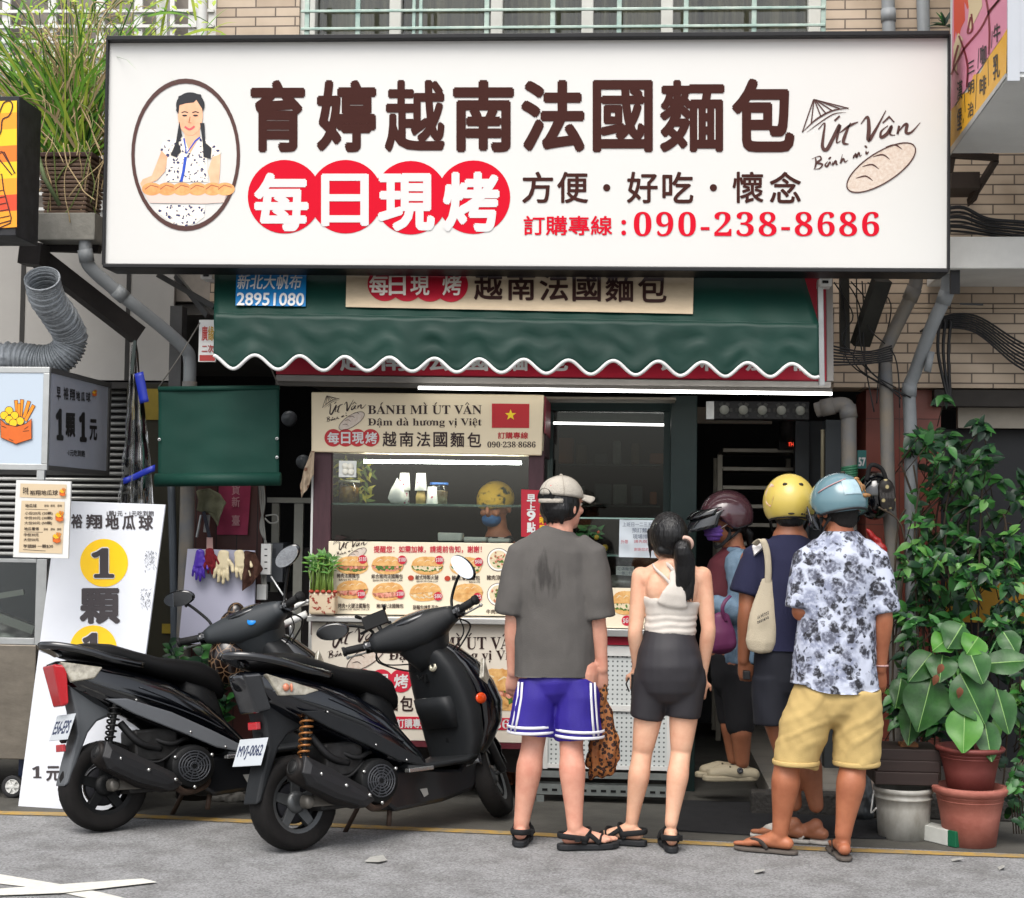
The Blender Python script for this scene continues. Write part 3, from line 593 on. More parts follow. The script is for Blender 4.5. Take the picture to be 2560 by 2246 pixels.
CRUST = mat('crust_print', 'c98a45', .5, var=.4, vs=30, col2='e6bd7c'); LET = mat('lettuce_print', '5f8a35', .5, var=.6, vs=50, col2='31541f'); MEAT = mat('meat_print', '8d4a30', .5, var=.5, vs=55, col2='c98a6a'); TOM = mat('tomato_print', 'c23a2a', .5, var=.4, vs=50, col2='e8b9a0'); CRM = mat('filling_print', 'ead9b4', .5, var=.25, vs=60); BOWL = mat('bowl_print', 'efece4', .4)
FOOD = [CRUST, LET, MEAT, TOM, CRM, BOWL, DBROWN]
def sandwich(mb, cx, cy, w, h, Y, seed, tilt=0):
    rg = random.Random(seed); f = lambda x, y: (cx+x*w*math.cos(tilt)-y*h*math.sin(tilt), cy+x*w*math.sin(tilt)+y*h*math.cos(tilt))
    def lens(y0, y1, mi, off, wv=0, wid=1.0):
        t = []; b = []
        for k in range(25):
            x = -1+2*k/24; e = (1-abs(x)**2.6)**.5; t.append(f(x*wid, y0*e+wv*rg.uniform(-1, 1))); b.append(f(x*wid, y1*e+wv*rg.uniform(-1, 1)))
        L = lay(Y, off); n = 25; mb.add([P(*p, L) for p in t+b], [(i, i+1, n+i+1, n+i) for i in range(24)], mi)
    fill = [[1, 2, 3], [3, 1, 2], [1, 4, 4], [4, 1, 4], [2, 3, 1], [2, 3, 2], [4, 0, 4], [0, 0, 0]][seed % 8]
    lens(.3, .98, 0, .002); lens(-.05, .62, fill[0], .003, .09, .96); lens(.05, .5, fill[1], .0037, .12, .9)
    for k in range(9): x = rg.uniform(-.8, .8); disc(mb, *f(x, .15+rg.uniform(-.05, .3)), w*rg.uniform(.05, .1), Y, fill[k % 3], .0043+.0001*k, h*rg.uniform(.1, .2), 9, rg.uniform(-.5, .5))
    lens(-1, .05, 0, .0055, .03, .97)
    for k in range(3): x = -.5+.45*k; stroke(mb, [f(x-.12, -.4), f(x+.05, -.62), f(x+.2, -.55)], h*.09, Y, 4, .006, True)
def bowl(mb, cx, cy, r, Y, seed):
    rg = random.Random(seed); disc(mb, cx, cy, r, Y, 6, .002); disc(mb, cx, cy, r*.95, Y, 5, .0026); disc(mb, cx, cy, r*.8, Y, 4, .0032)
    for k in range(46): a = rg.uniform(0, 6.28); q = rg.uniform(0, .72)*r; disc(mb, cx+q*math.cos(a), cy+q*math.sin(a), r*rg.uniform(.06, .16), Y, rg.choice((1, 1, 2, 3, 4, 2)), .0038+.00004*k, r*rg.uniform(.04, .12), 8, a*2)
mb = MB()
for i, (x, y) in enumerate(((405, 1152), (602, 1152), (825, 1154), (1040, 1156), (404, 1288), (605, 1300), (815, 1302), (1048, 1306))): mb = MB(); sandwich(mb, *c1(x, y), 41, 23, YM, i, -.07 if i > 3 else .02); mb.build('food_picture', FOOD, men)
for i, (x, y) in enumerate(((1225, 1120), (1225, 1315), (1352, 1120), (1352, 1315))): mb = MB(); bowl(mb, *c1(x, y), 29, YM, 20+i); mb.build('food_picture', FOOD, men)
# counter and lower panel
mb = MB(); a = P(*c1(148, 1430), 1.0); b = P(*c1(1560, 1475), 1.0)
fr([c1(150, 1436), c1(1415, 1452), c1(1415, 1488), c1(148, 1466)], .99, .14, mb); mb.build('counter', mat('counter_metal', 'b9b8b4', .35, .5, var=.15, vs=8), cart, bevel=.004)
LQ = [c1(178, 1470), c1(1400, 1488), (1330, 1858), (778, 1846)]
YL = 1.05
mb = MB(); fr(LQ, YL, .05, mb); low = mb.build('front_panel', mat('panel_print', 'ddd4c4', .5, var=.06, vs=3), cart)
mb = MB(); fr([(778, 1848), (1330, 1860), (1330, 1874), (778, 1862)], YL-.004, .06, mb); mb.build('skirting', mat('maroon_paint', '5a1f28', .5), cart)
mb = MB()
serif(mb, '𝐁𝐀𝐍𝐇 𝐌𝐈 𝐔𝐓 𝐕𝐀𝐍', cr1(640, 1552, 1352, 1622), YL, BM); serif(mb, '𝐃𝐚𝐦 𝐝𝐚 𝐡𝐮𝐨𝐧𝐠 𝐯𝐢 𝐕𝐢𝐞𝐭', cr1(610, 1628, 1345, 1696), YL, DA)
mb.build('lettering', DBROWN, low); mb = MB(); logo(mb, *c1(420, 1598), .25, YL, 0, 1); mb.build('brush_logo', [DBROWN, MATS['loaf_print']], low); mb = MB()
def c3(x, y): return (560+x*.4463, 1350+y*.4463)
for i, ch in enumerate('越南法國麵包'): x = 556+i*86; text(mb, ch, (*c3(x, 874), *c3(x+74, 960)), YL, 0, .022)
mb.build('name_lettering', DBROWN, low)
mb = MB()
for i, (ch, x) in enumerate(zip('手作現烤', (690, 782, 882, 990))): disc(mb, *c3(x, 790), 29, YL, 0, .002+.0003*i); text(mb, ch, (*c3(x-38, 752), *c3(x+42, 832)), YL, 1, .03, .0045)
mb.build('slogan_discs', [MATS['menu_red'], WPRINT], low); mb = MB(); fr([c3(955, 990), c3(1700, 1000), c3(1700, 1066), c3(955, 1060)], YL-.003, .0025, mb)
text(mb, '訂購專線', (*c3(966, 1002), *c3(1148, 1055)), YL, 1, .03, .0045); text(mb, '𝟎𝟗𝟎-𝟐𝟑𝟖-𝟖𝟔𝟖𝟔', (*c3(1180, 1006), *c3(1690, 1058)), YL, 0 if 0 else 1, 0, .0045)
mb.build('phone_band', [MATS['menu_red'], WPRINT], low)
mb = MB(); sandwich(mb, *c3(1560, 840), 82, 52, YL, 0, .12); mb.build('food_picture', FOOD, low); mb = MB(); sandwich(mb, *c3(1490, 905), 50, 22, YL, 7, .2); mb.build('food_picture', FOOD, low)
mb = MB(); a = P(790, 1700, 1.2); b = P(1340, 1700, 1.2); mb.box((a.x, 1.11, .25), (b.x, 1.65, .9)); mb.box((a.x, 1.2, .14), (b.x, 1.6, .25)); mb.build('body', mat('cart_inside', '2a2422', .7), cart)
for x in (a.x+.08, b.x-.08):
    mb = MB(); mb.lathe([(.0, -.02), (.06, -.02), (.07, -.012), (.07, .012), (.06, .02), (0, .02)], (x, 1.3, .0705), 20, 0, (1, 0, 0)); mb.box((x-.03, 1.28, .07), (x+.03, 1.32, .15)); mb.build('caster', mat('caster_rubber', '222222', .7), cart)
# things inside the case
def item(name, mbs, label, cat, loc, group=None):
    if len(mbs) == 1: return tag(mbs[0][1].build(name, mbs[0][2]), label, cat, group)
    t = thing(name, label, cat, loc, group)
    for n, m, mm in mbs: m.build(n, mm, t)
    return t
def base(x, Y, z=None): p = P(*c1(x, 806), Y); p.z = sz if z is None else z; return p
def rad(px, Y): return px*.4462*(Y+7.2)/FPX
YI = YC+.16
CUPM = mat('paper_cup', 'dedbd8', .6); spots(CUPM, 38, .18, .26, 'a8385a', 'dedbd8')
for x, h, l in ((696, 175, 'upside-down patterned paper cup on the glass shelf, standing behind the white cone bag'), (788, 175, 'patterned paper cup resting on the tan bottle on the glass shelf'), (852, 95, 'patterned paper cup on the glass shelf beside the blue-lidded jar')):
    p = base(x, YI); hh = rad(h, YI); z0 = p.z+(hh-rad(100, YI) if h > 100 else 0)
    mb = MB(); mb.lathe([(0, 0), (rad(33, YI), 0), (rad(34, YI), .004), (rad(26, YI), rad(98, YI)), (0, rad(98, YI))], (p.x, p.y, z0 if x != 696 else p.z+rad(75, YI)), 20); tag(mb.build('paper_cup', CUPM), l, 'cup', 'paper cups on the cart shelf')
p = base(696, YI); mb = MB(); mb.lathe([(0, 0), (rad(30, YI), 0), (rad(24, YI), rad(74, YI)), (0, rad(74, YI))], tuple(p), 18); tag(mb.build('paper_cup', CUPM), 'lower patterned paper cup under the cup behind the white cone bag', 'cup', 'paper cups on the cart shelf')
p = base(788, YI); mb = MB(); mb.lathe([(0, 0), (rad(28, YI), 0), (rad(29, YI), rad(40, YI)), (rad(20, YI), rad(74, YI)), (0, rad(74, YI))], tuple(p), 18); tag(mb.build('sauce_bottle', mat('tan_sauce', 'b79a5a', .4)), 'tan sauce bottle under the upturned paper cup on the glass shelf', 'bottle')
p = base(655, YI-.05); r = rad(50, YI); mb = MB(); mb.lathe([(0, 0), (r*.7, .004), (r*1.05, .03), (r*.75, .075), (r*.3, .115), (.002, .14)], tuple(p), 16); tag(mb.build('paper_bag', mat('bag_paper', 'dfdedb', .7, var=.1, vs=20, bump=.5, bs=25)), 'white twisted paper cone bag on the glass shelf before the cups', 'bag')
def jar(x, wpx, hpx, fill, lid, label, fillh=.7):
    p = base(x, YI+.04); r = rad(wpx/2, YI); h = rad(hpx, YI); t = thing('jar', label, 'jar', tuple(p))
    mb = MB(); mb.lathe([(0, 0), (r, 0), (r, h*.88), (r*.9, h*.92)], tuple(p), 22); mb.build('glass', PANE, t)
    mb = MB(); mb.lathe([(0, .004), (r*.93, .004), (r*.93, h*fillh), (r*.5, h*(fillh+.05)), (0, h*fillh)], tuple(p), 18); mb.build('contents', fill, t)
    mb = MB(); mb.lathe([(r*1.04, h*.9), (r*1.06, h*.93), (r*1.04, h), (0, h)], tuple(p), 22); mb.build('lid', lid, t)
jar(385, 118, 130, mat('pickles', 'c79322', .4, var=.5, vs=40, col2='8a5c14', bump=.5, bs=40), mat('clear_lid', '9c9a86', .3), 'glass jar of yellow pickles at the left end of the glass shelf')
jar(890, 100, 122, mat('dried_goods', 'a67a4c', .5, var=.5, vs=50, col2='d6bf9c'), mat('blue_lid', '2f62a8', .4), 'glass jar with a blue lid on the glass shelf', .6)
mb = MB(); a = P(*c1(380, 612), YC+.045); mb.box((a.x-.048, YC+.035, a.z-.045), (a.x+.048, YC+.048, a.z+.045)); 
for x_, y_ in ((365, 590), (395, 592), (366, 620), (398, 622)): q_ = P(*c1(x_, y_+6), YC+.03); mb.ball(q_, (.018, .008, .018), 12, 8, 1)
tag(mb.build('egg_packet', [mat('packet_white', 'd8dad6', .3), mat('egg_white', 'e9e6d8', .4)], bevel=.012), 'white packet of small round eggs hanging inside the cart glass', 'packet')
mb = MB(); rg = random.Random(3)
for k in range(90):
    c = P(*c1(300+rg.uniform(0, 230), 600+rg.uniform(-50, 190)), YI+.08+rg.uniform(0, .1)); d = V((rg.uniform(-1, 1), rg.uniform(-.4, .4), rg.uniform(-.3, 1))).normalized()*.035; s_ = d.cross(V((0, 1, 0))).normalized()*.009
    mb.add([c-d, c+s_, c+d, c-s_], ((0, 1, 2, 3),), k % 2)
tag(mb.build('houseplant', [mat('leaf_yellow', '8a8428', .6), mat('leaf_olive', '4a5a22', .6)]), 'small yellow-green plant behind the egg packet and pickle jar', 'plant')
mb = MB()
for x0, x1, y0, y1 in ((882, 1022, 968, 1016), (1026, 1160, 992, 1020), (1162, 1290, 1000, 1024)): fr([c1(x0, y0), c1(x1, y0+3), c1(x1-4, y1), c1(x0+2, y1)], YC+.1, .1, mb)
tag(mb.build('serving_tray', mat('tray_white', 'd0d2cc', .45), bevel=.008), 'row of white serving trays on the cart worktop behind the glass', 'tray')
# ------------------------------------------------------------------ second counter with display case
YD = 1.14
ctr = thing('display_counter', 'glass display counter on a white perforated base behind the two nearest customers', 'counter', tuple(G(1520, 1985)))
X0, X1 = P(1362, 1500, YD).x, P(1682, 1500, YD).x
def zz(v, u=1520, Y=YD): return P(u, v, Y).z
mb = MB(); mb.box((X0, YD, zz(1570)), (X1, YD+.03, zz(1470))); pan = mb.build('menu_panel', CREAM, ctr)
mb = MB(); sandwich(mb, 1565, 1508, 38, 30, YD, 2, 0); mb.build('food_picture', FOOD, pan); mb = MB(); sandwich(mb, 1440, 1508, 38, 26, YD, 1, 0); mb.build('food_picture', FOOD, pan)
mb = MB(); disc(mb, 1567, 1552, 13, YD, 0); text(mb, '$𝟔𝟎', (1557, 1545, 1578, 1560), YD, 1, 0, .004); mb.build('price_disc', [MATS['menu_red'], WPRINT], pan); mb = MB(); disc(mb, 1444, 1552, 13, YD, 0); mb.build('price_disc', MATS['menu_red'], pan)
mb = MB(); mb.box((X0-.01, YD-.05, zz(1590)), (X1+.005, YD+.4, zz(1572))); mb.build('worktop', ALU, ctr, bevel=.003)
mb = MB(); mb.box((X0, YD-.01, zz(1612)), (X1, YD+.03, zz(1591))); mb.build('red_band', mat('band_red', 'a0152e', .45), ctr)
PERF = mat('perforated_white', 'c6cac8', .45, var=.1, vs=4); spots(PERF, 1, .14, .18, '5c6262', 'c6cac8', rand=0.0)
for nd in PERF.node_tree.nodes:
    if nd.type == 'TEX_VORONOI':
        nd.inputs['Scale'].default_value = 40; nd.voronoi_dimensions = '2D'; n_, L_, b_ = nodes(PERF); s_ = n_.new('ShaderNodeSeparateXYZ'); c_ = n_.new('ShaderNodeCombineXYZ'); t_ = n_.new('ShaderNodeTexCoord')
        L_(t_.outputs['Object'], s_.inputs[0]); L_(s_.outputs[0], c_.inputs[0]); L_(s_.outputs[2], c_.inputs[1]); L_(c_.outputs[0], nd.inputs['Vector'])
    if nd.type == 'VALTORGB': nd.color_ramp.elements[0].position = .17; nd.color_ramp.elements[1].position = .24
for a, b in ((1640, 1764), (1778, 1916)):
    mb = MB(); mb.box((X0+.02, YD+.012, zz(b)), (X1-.02, YD+.03, zz(a))); mb.build('perforated_panel', PERF, ctr)
mb = MB()
for v0, v1 in ((1614, 1640), (1764, 1778), (1914, 1924)): mb.box((X0, YD, zz(v1)), (X1, YD+.04, zz(v0)))
mb.box((X0, YD-.004, zz(1926)), (X0+.025, YD+.036, zz(1612))); mb.box((X1-.025, YD-.004, zz(1926)), (X1, YD+.036, zz(1612))); mb.box((X0+.03, YD+.05, zz(1916)), (X1-.03, YD+.4, zz(1620))); mb.build('base_frame', WHT, ctr)
mb = MB(); zt = zz(1298); mb.box((X0, YD+.03, zz(1470)), (X0+.012, YD+.038, zt)); mb.box((X0+.02, YD+.03, zz(1468)), (X1-.01, YD+.036, zt)); mb.build('glass_case', PANE, ctr)
mb = MB(); mb.box((X0, YD+.02, zt), (X1, YD+.045, zt+.008)); mb.box((X0, YD+.04, zz(1388)-.008), (X1, YD+.32, zz(1388))); mb.build('shelf_edges', mat('glass_edge', '7f9a92', .2, spec=.8), ctr)
# slotted angle-iron stand
mb = MB(); mb.box((X0-.03, YD-.03, zz(1988)), (X1+.03, YD-.026, zz(1962))); mb.box((X0-.03, YD-.026, zz(1962)-.003), (X1+.03, YD+.05, zz(1962)))
mb.box((X0-.03, YD-.02, zz(1946)), (X1+.03, YD-.01, zz(1930))); mb.box((X0-.03, YD-.03, .003), (X0+.01, YD-.026, zz(1990))); mb.box((X1-.01, YD-.03, .003), (X1+.03, YD-.026, zz(1990)))
st_ = mb.build('angle_stand', mat('galvanised', '8e9491', .45, .6, var=.25, vs=14), ctr)
mb = MB(); k = 0; x = X0
while x < X1: mb.box((x, YD-.0335, zz(1979)), (x+.028, YD-.0303, zz(1973))); x += .052
mb.build('slots', mat('slot_black', '0d0d0d', .9), st_)
# menu note, goods and fruit on the counter
mb = MB(); nq = [(1549, 1299), (1652, 1302), (1655, 1395), (1547, 1392)]
mb.grid(lambda s, t: P(*bil([(1549, 1299), (1662, 1302), (1664, 1396), (1547, 1393)], s, t), YD+.02)+V((0, .006*math.sin(s*7)+.004*math.sin(t*9+s*4), 0)), 14, 12)
for s_, b_ in (('上班日一二三五六', (1556, 1306, 1640, 1317)), ('預訂麵包', (1580, 1320, 1630, 1332)), ('現場排隊', (1582, 1336, 1632, 1348))): text(mb, s_, b_, YD, 1, .01, .004)
for s_, b_ in (('外帶', (1552, 1350, 1570, 1360)), ('請先說數量', (1585, 1350, 1640, 1358)), ('謝謝您的等候', (1585, 1370, 1642, 1378))): text(mb, s_, b_, YD, 2, .008, .004)
tag(mb.build('paper_note', [mat('note_paper', 'c4ccd2', .7), mat('note_ink', '4a5366', .6), mat('note_red_ink', 'a33a44', .6)]), 'white handwritten paper note taped to the display case glass', 'note')
mb = MB(); a = P(1560, 1448, YD+.16); mb.ball(a+V((0, 0, -.02)), (.12, .08, .05), 20, 10); mb.ball(a+V((.1, 0, -.025)), (.07, .07, .04)); tag(mb.build('bread_bag', mat('clear_bag', '8d8781', .15, var=.4, vs=30, spec=.9)), 'clear plastic bag of bread rolls inside the display case', 'bag')
mb = MB(); fr([(1540, 1416), (1585, 1417), (1585, 1440), (1540, 1438)], YD+.05, .006, mb); text(mb, '可頌麵包', (1543, 1418, 1582, 1427), YD+.05, 1, .01); text(mb, '一個二十', (1546, 1429, 1578, 1437), YD+.05, 1, .01); tag(mb.build('price_card', [WPRINT, MATS['note_ink']]), 'small white price card on the bag of bread rolls', 'card')
mb = MB(); rg = random.Random(5)
for k in range(8): c = P(1490+rg.uniform(-18, 24), 1350+rg.uniform(-20, 34), YD+.14); mb.ball(c, rg.uniform(.012, .02), 10, 7, k % 3)
for k in range(10):
    c = P(1470+rg.uniform(-20, 30), 1332+rg.uniform(-12, 10), YD+.13); d = V((rg.uniform(-1, 1), 0, rg.uniform(-.4, .6))).normalized()*.05; s_ = d.cross(V((0, 1, 0)))*.35; mb.add([c-d, c+s_, c+d, c-s_], ((0, 1, 2, 3),), 3)
tag(mb.build('fruit_ornament', [mat('fruit_red', 'a5141c', .3), mat('fruit_yellow', 'b5932c', .3), mat('fruit_orange', 'b04a1c', .3), mat('fruit_leaf', '27602a', .5)]), 'red and yellow ornamental fruit with green leaves in the display case', 'ornament')
# red opening-hours sign hanging on the cart post, and the glazed window behind
mb = MB(); RQ = [(1303, 1224), (1372, 1227), (1372, 1345), (1303, 1342)]; fr(RQ, 1.07, .012, mb)
for ch, y0, y1 in (('早', 1236, 1260), ('上', 1262, 1272+4), ('9', 1277, 1303), ('點', 1306, 1332)): text(mb, ch, (1317, y0, 1339, y1), 1.07, 1, .04)
for k, ch in enumerate('營業時間'): text(mb, ch, (1349, 1250+k*21, 1361, 1268+k*21), 1.07, 2, .02)
tag(mb.build('hours_sign', [mat('hours_red', 'a8182c', .4), WPRINT, YEL]), 'red opening-hours card with white characters hanging on the right cart post', 'sign')
# ------------------------------------------------------------------ shop front behind: window, post, doorway, oven rack, fans
win = thing('shop_window', 'dark green framed shop window with lit strip left of the doorway', 'window', tuple(P(1520, 1300, 1.75)))
Yw = 1.75
def pb(mb, u0, v0, u1, v1, Y, th, mi=0): a = P(u0, v0, Y); b = P(u1, v1, Y); mb.box((a.x, Y, min(a.z, b.z)), (b.x, Y+th, max(a.z, b.z)), mi)
mb = MB(); pb(mb, 1370, 1000, 1690, 1028, Yw, .06); pb(mb, 1660, 1029, 1690, 1500, Yw, .06); pb(mb, 1370, 1029, 1378, 1500, Yw, .06); mb.build('frame', GREENP, win)
mb = MB(); pb(mb, 1379, 1029, 1659, 1500, Yw+.02, .006); mb.build('glass', glazing('dark_pane', .03, (.55, .6, .58)), win)
mb = MB(); pb(mb, 1379, 1030, 1672, 1058, Yw+.07, .02); mb.build('blind', mat('blind_grey', '6a6763', .6, var=.2, vs=6), win)
mb = MB(); mb.tube([P(1379, 1058, Yw+.015), P(1676, 1063, Yw+.015)], .007, 8); mb.build('light_tube', mat('dim_tube', 'fffdf8', .4, emit=2.5), win)
ss = thing('storage_shelf', 'dim shelf of bags and boxes inside the dark shop window', 'shelf', tuple(P(1520, 1290, 2.5)))
mb = MB(); pb(mb, 1390, 1262, 1650, 1268, 2.5, .3); pb(mb, 1390, 1160, 1650, 1165, 2.5, .3); mb.build('boards', mat('dim_steel', '5a5c5a', .4, .6), ss)
rg = random.Random(21); mb = MB(); x = 1394
while x < 1640:
    for vb in (1262, 1160):
        w_, h_ = rg.uniform(16, 44), rg.uniform(24, 66); pb(mb, x, vb-h_, x+w_, vb, 2.52+rg.uniform(0, .1), .12, rg.randint(0, 4))
    x += 46
mb.build('stored_goods', [mat('goods_white', 'a8a69f', .6, var=.3, vs=9), mat('goods_tan', '7d6547', .7, var=.3, vs=9), mat('goods_green', '2f5a3c', .5), mat('goods_grey', '55585a', .5), mat('goods_orange', 'a85a26', .5)], ss, bevel=.01)
mb = MB(); pb(mb, 1678, 990, 1736, 2010, 1.55, .1); tag(mb.build('post', GREENP, bevel=.004), 'square dark green post between the window and the doorway', 'post')
mb = MB(); pb(mb, 1360, 992, 1690, 1000, 1.3, .25); pb(mb, 1735, 1018, 1930, 1060, 2.4, .05); tag(mb.build('ceiling_trim', mat('cream_trim', '8e8778', .6, var=.15, vs=4)), 'cream trim board across the top of the doorway', 'trim')
fb = thing('fan_box', 'row of five small round fans in a black box over the doorway', 'fan', tuple(P(1890, 1045, 1.45)))
mb = MB(); pb(mb, 1786, 1003, 2024, 1050, 1.45, .12); mb.build('housing', BLKM, fb, bevel=.004)
mb = MB(); pb(mb, 1766, 1004, 1785, 1048, 1.45, .05); mb.build('bracket', ALU, fb)
for k in range(5):
    c = P(1811+k*47.5, 1025+k*.5, 1.445); mb = MB(); mb.lathe([(0, .012), (.024, .010), (.026, 0), (.026, -.01)], c, 20, 0, (0, -1, 0)); f_ = mb.build('fan', mat('fan_hub', '8d8f86', .5), fb)
    mb = MB()
    for j in range(6):
        a = j*math.pi/3; d = V((math.cos(a), 0, math.sin(a))); s_ = V((-math.sin(a), .4, math.cos(a)))*.011
        mb.add([c+d*.026-s_+V((0, -.002, 0)), c+d*.044-s_, c+d*.044+s_, c+d*.026+s_+V((0, -.002, 0))], ((0, 1, 2, 3),))
    mb.build('blades', mat('fan_blade', '3c3d3b', .5), f_)
rk = thing('baking_rack', 'tall metal rack of baking trays in the dark doorway', 'rack', tuple(G(1890, 1850, .125)))
Yr = 2.7; mb = MB()
for u in (1800, 1990):
    for y in (0, .5): a = P(u, 1118, Yr+y); a.x = P(u, 1118, Yr).x; mb.beam((a.x, Yr+y, .13), (a.x, Yr+y, 1.93), .03, .03)
mb.build('frame', mat('rack_metal', '7a766c', .4, .7, var=.2, vs=8), rk)
for k in range(9):
    zt_ = P(1890, 1124, Yr).z-.118*k; x0, x1 = P(1806, 1200, Yr).x, P(1986, 1200, Yr).x; mb = MB(); mb.box((x0, Yr-.02, zt_-.02), (x1, Yr+.5, zt_+.006)); mb.build('tray', mat('tray_metal', '8d897f', .4, .6, var=.25, vs=6), rk, bevel=.003)
mb = MB(); pb(mb, 1988, 1052, 2022, 1600, 2.2, .1); pb(mb, 2064, 1050, 2100, 1960, 1.72, .12); pb(mb, 2022, 1052, 2064, 1940, 2.3, .05)
tag(mb.build('door_frame', mat('grey_door_metal', '43474a', .5, .4, var=.2, vs=5), bevel=.004), 'grey metal door frame on the right side of the doorway', 'door frame')
mb = MB(); mb.tube([P(2057, 1075, 1.75), P(2057, 1076, 1.75), P(2056, 1250, 1.75)], .011, 10); tag(mb.build('curtain_rod', mat('cream_rod', 'a39a80', .4)), 'thin cream rod standing against the grey door frame', 'rod')
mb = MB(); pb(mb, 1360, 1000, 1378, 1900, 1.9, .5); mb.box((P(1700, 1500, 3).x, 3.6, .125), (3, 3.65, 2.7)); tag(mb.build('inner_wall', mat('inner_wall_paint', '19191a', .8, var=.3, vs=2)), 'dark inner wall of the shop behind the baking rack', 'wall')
mb = MB(); a = P(1968, 1112, 2.6); mb.ball(a+V((0, 0, .1)), (.055, .06, .09), 14, 10, 0); mb.box((a.x-.05, 2.62, a.z-.03), (a.x+.04, 2.7, a.z+.02), 1); text(mb, 'TH', (1970, 1106, 1984, 1116), 2.6, 2, .02, .002)
tag(mb.build('dryer_unit', [mat('unit_dark', '302c2a', .5), BLKM, mat('lit_red', 'e0402c', .5, emit=1)]), 'dark rounded unit with red display on top of the baking rack', 'machine')
# ------------------------------------------------------------------ left side: neighbour's stall and clutter
def c0(x, y): return (x*.4462, y*.4462)
def c4(x, y): return (x*.4462, 700+y*.4462)
def k4(x, y): return (380+x*.3068, 1150+y*.3068)
# grey panelled arcade soffit wall and roller shutter
mb = MB(); pb(mb, -200, 540, 430, 952, 1.86, .03); tag(mb.build('soffit_wall', mat('soffit_grey', '9f9c97', .7, var=.12, vs=2)), 'plain grey panelled wall under the arcade above the stall', 'wall')
mb = MB()
for u in (55, 319): pb(mb, u, 600, u+2, 951, 1.856, .003)
pb(mb, -200, 953, 440, 972, 1.855, .08); tag(mb.build('panel_seams', mat('seam_dark', '2c2a28', .8)), 'dark seams and bottom edge of the grey arcade wall', 'trim')
sh = thing('roller_shutter', 'closed grey roller shutter of metal slats behind the fried food stall', 'shutter', tuple(G(150, 1900)))
mb = MB(); SL = mat('shutter_slat', 'c2c2be', .4, .35, var=.35, vs=5)
for k in range(46):
    v = 978+k*15.5; a, b = P(-200, v, 2.0), P(440, v+9, 2.0); mb.tube([(a.x, 2.0, a.z), (b.x, 2.0, a.z)], (.011), 8)
mb.build('slats', SL, sh); mb = MB(); pb(mb, -200, 972, 440, 1750, 2.02, .02); mb.build('backing', mat('shutter_gap', '1c1b1a', .7), sh)
mb = MB(); pb(mb, 318, 960, 440, 1800, 1.85, .02); pb(mb, 270, 1260, 420, 1900, 1.6, .02); tag(mb.build('dark_partition', mat('dark_olive_panel', '2a2718', .8, var=.4, vs=4)), 'dark olive partition beside the roller shutter', 'partition')
mb = MB(); pb(mb, 330, 972, 400, 1050, 1.84, .006); pb(mb, 405, 1560, 470, 1585, 1.59, .006); tag(mb.build('yellow_notice', mat('dull_yellow', '8a7618', .6, var=.3, vs=7)), 'dull yellow notice on the dark olive partition', 'notice')
# orange food sign at the far left edge
ol = thing('light_box', 'orange and yellow food light box with drawn cones at the left edge', 'sign', tuple(P(20, 590, .35)))
YO = .35; mb = MB(); a = P(48, 240, YO); b = P(-300, 590, YO); mb.box((b.x, YO+.004, b.z), (a.x, YO+.30, a.z)); mb.build('casing', mat('chipped_black', '26272b', .6, var=.6, vs=14, col2='0f1012'), ol, bevel=.004)
mb = MB(); cols = [0, 1, 0, 2, 0, 1, 3, 1]
for k in range(8): v0, v1 = 252+k*41, 252+(k+1)*41; flat(mb, [(-300, v0+10), (42, v0-(12 if k else 0)), (42, v1-12), (-300, v1+10)], YO, cols[k], .003)
BL = curve([(-8, 300), (4, 268), (12, 256), (26, 254), (31, 268), (22, 290), (6, 300), (2, 330), (-10, 350)]); stroke(mb, BL, 3.5, YO, 4, .005)
stroke(mb, [(-5, 385), (10, 380), (36, 432), (30, 438), (-5, 395)], 3, YO, 4, .005); stroke(mb, [(0, 380), (4, 378), (38, 434)], 2.5, YO, 4, .0055)
stroke(mb, [(-8, 440), (4, 435), (9, 475), (28, 545), (26, 558), (-5, 572)], 3, YO, 4, .005)
for k in range(5): stroke(mb, [(-5, 478+k*17), (8+k*4, 476+k*16)], 2.2, YO, 4, .005)
stroke(mb, [(-4, 560), (26, 552)], 3, YO, 4, .0055)
mb.build('front_print', [mat('or_yellow', 'f0c21a', .45), mat('or_amber', 'ec9a1e', .45), mat('or_orange', 'e2761c', .45), mat('or_red', 'cf4420', .45), mat('or_line', '3b1208', .5)], ol)
# concrete ledge, planter
mb = MB(); pb(mb, 88, 532, 236, 600, .95, .35); tag(mb.build('ledge', CONC, bevel=.006), 'stained concrete ledge under the brown ribbed planter', 'ledge')
pl = thing('planter', 'brown ribbed plastic planter on the concrete ledge left of the white sign', 'planter', tuple(P(160, 530, 1.08)))
mb = MB(); za, zb = P(160, 532, 1.0).z, P(160, 394, 1.0).z; x0, x1 = P(92, 460, 1.0).x, P(228, 460, 1.0).x
N = 13
for k in range(N):
    t0, t1 = k/N, (k+.8)/N; z0, z1 = za+(zb-za)*t0, za+(zb-za)*t1; e = .035*(1-t0)
    mb.box((x0+e, 1.0+e*.5, z0), (x1-e, 1.25, z1))
mb.build('ribs', mat('planter_brown', '6b5444', .6, var=.25, vs=8), pl, bevel=.004)
mb = MB(); mb.box((x0+.04, 1.02, za), (x1-.04, 1.24, zb-.01)); mb.build('body', mat('planter_dark', '2b1f19', .8), pl)
mb = MB(); mb.box((x0-.008, .985, zb), (x1+.008, 1.26, zb+.028)); mb.build('rim', mat('planter_rim', '3f2620', .6), pl, bevel=.006)
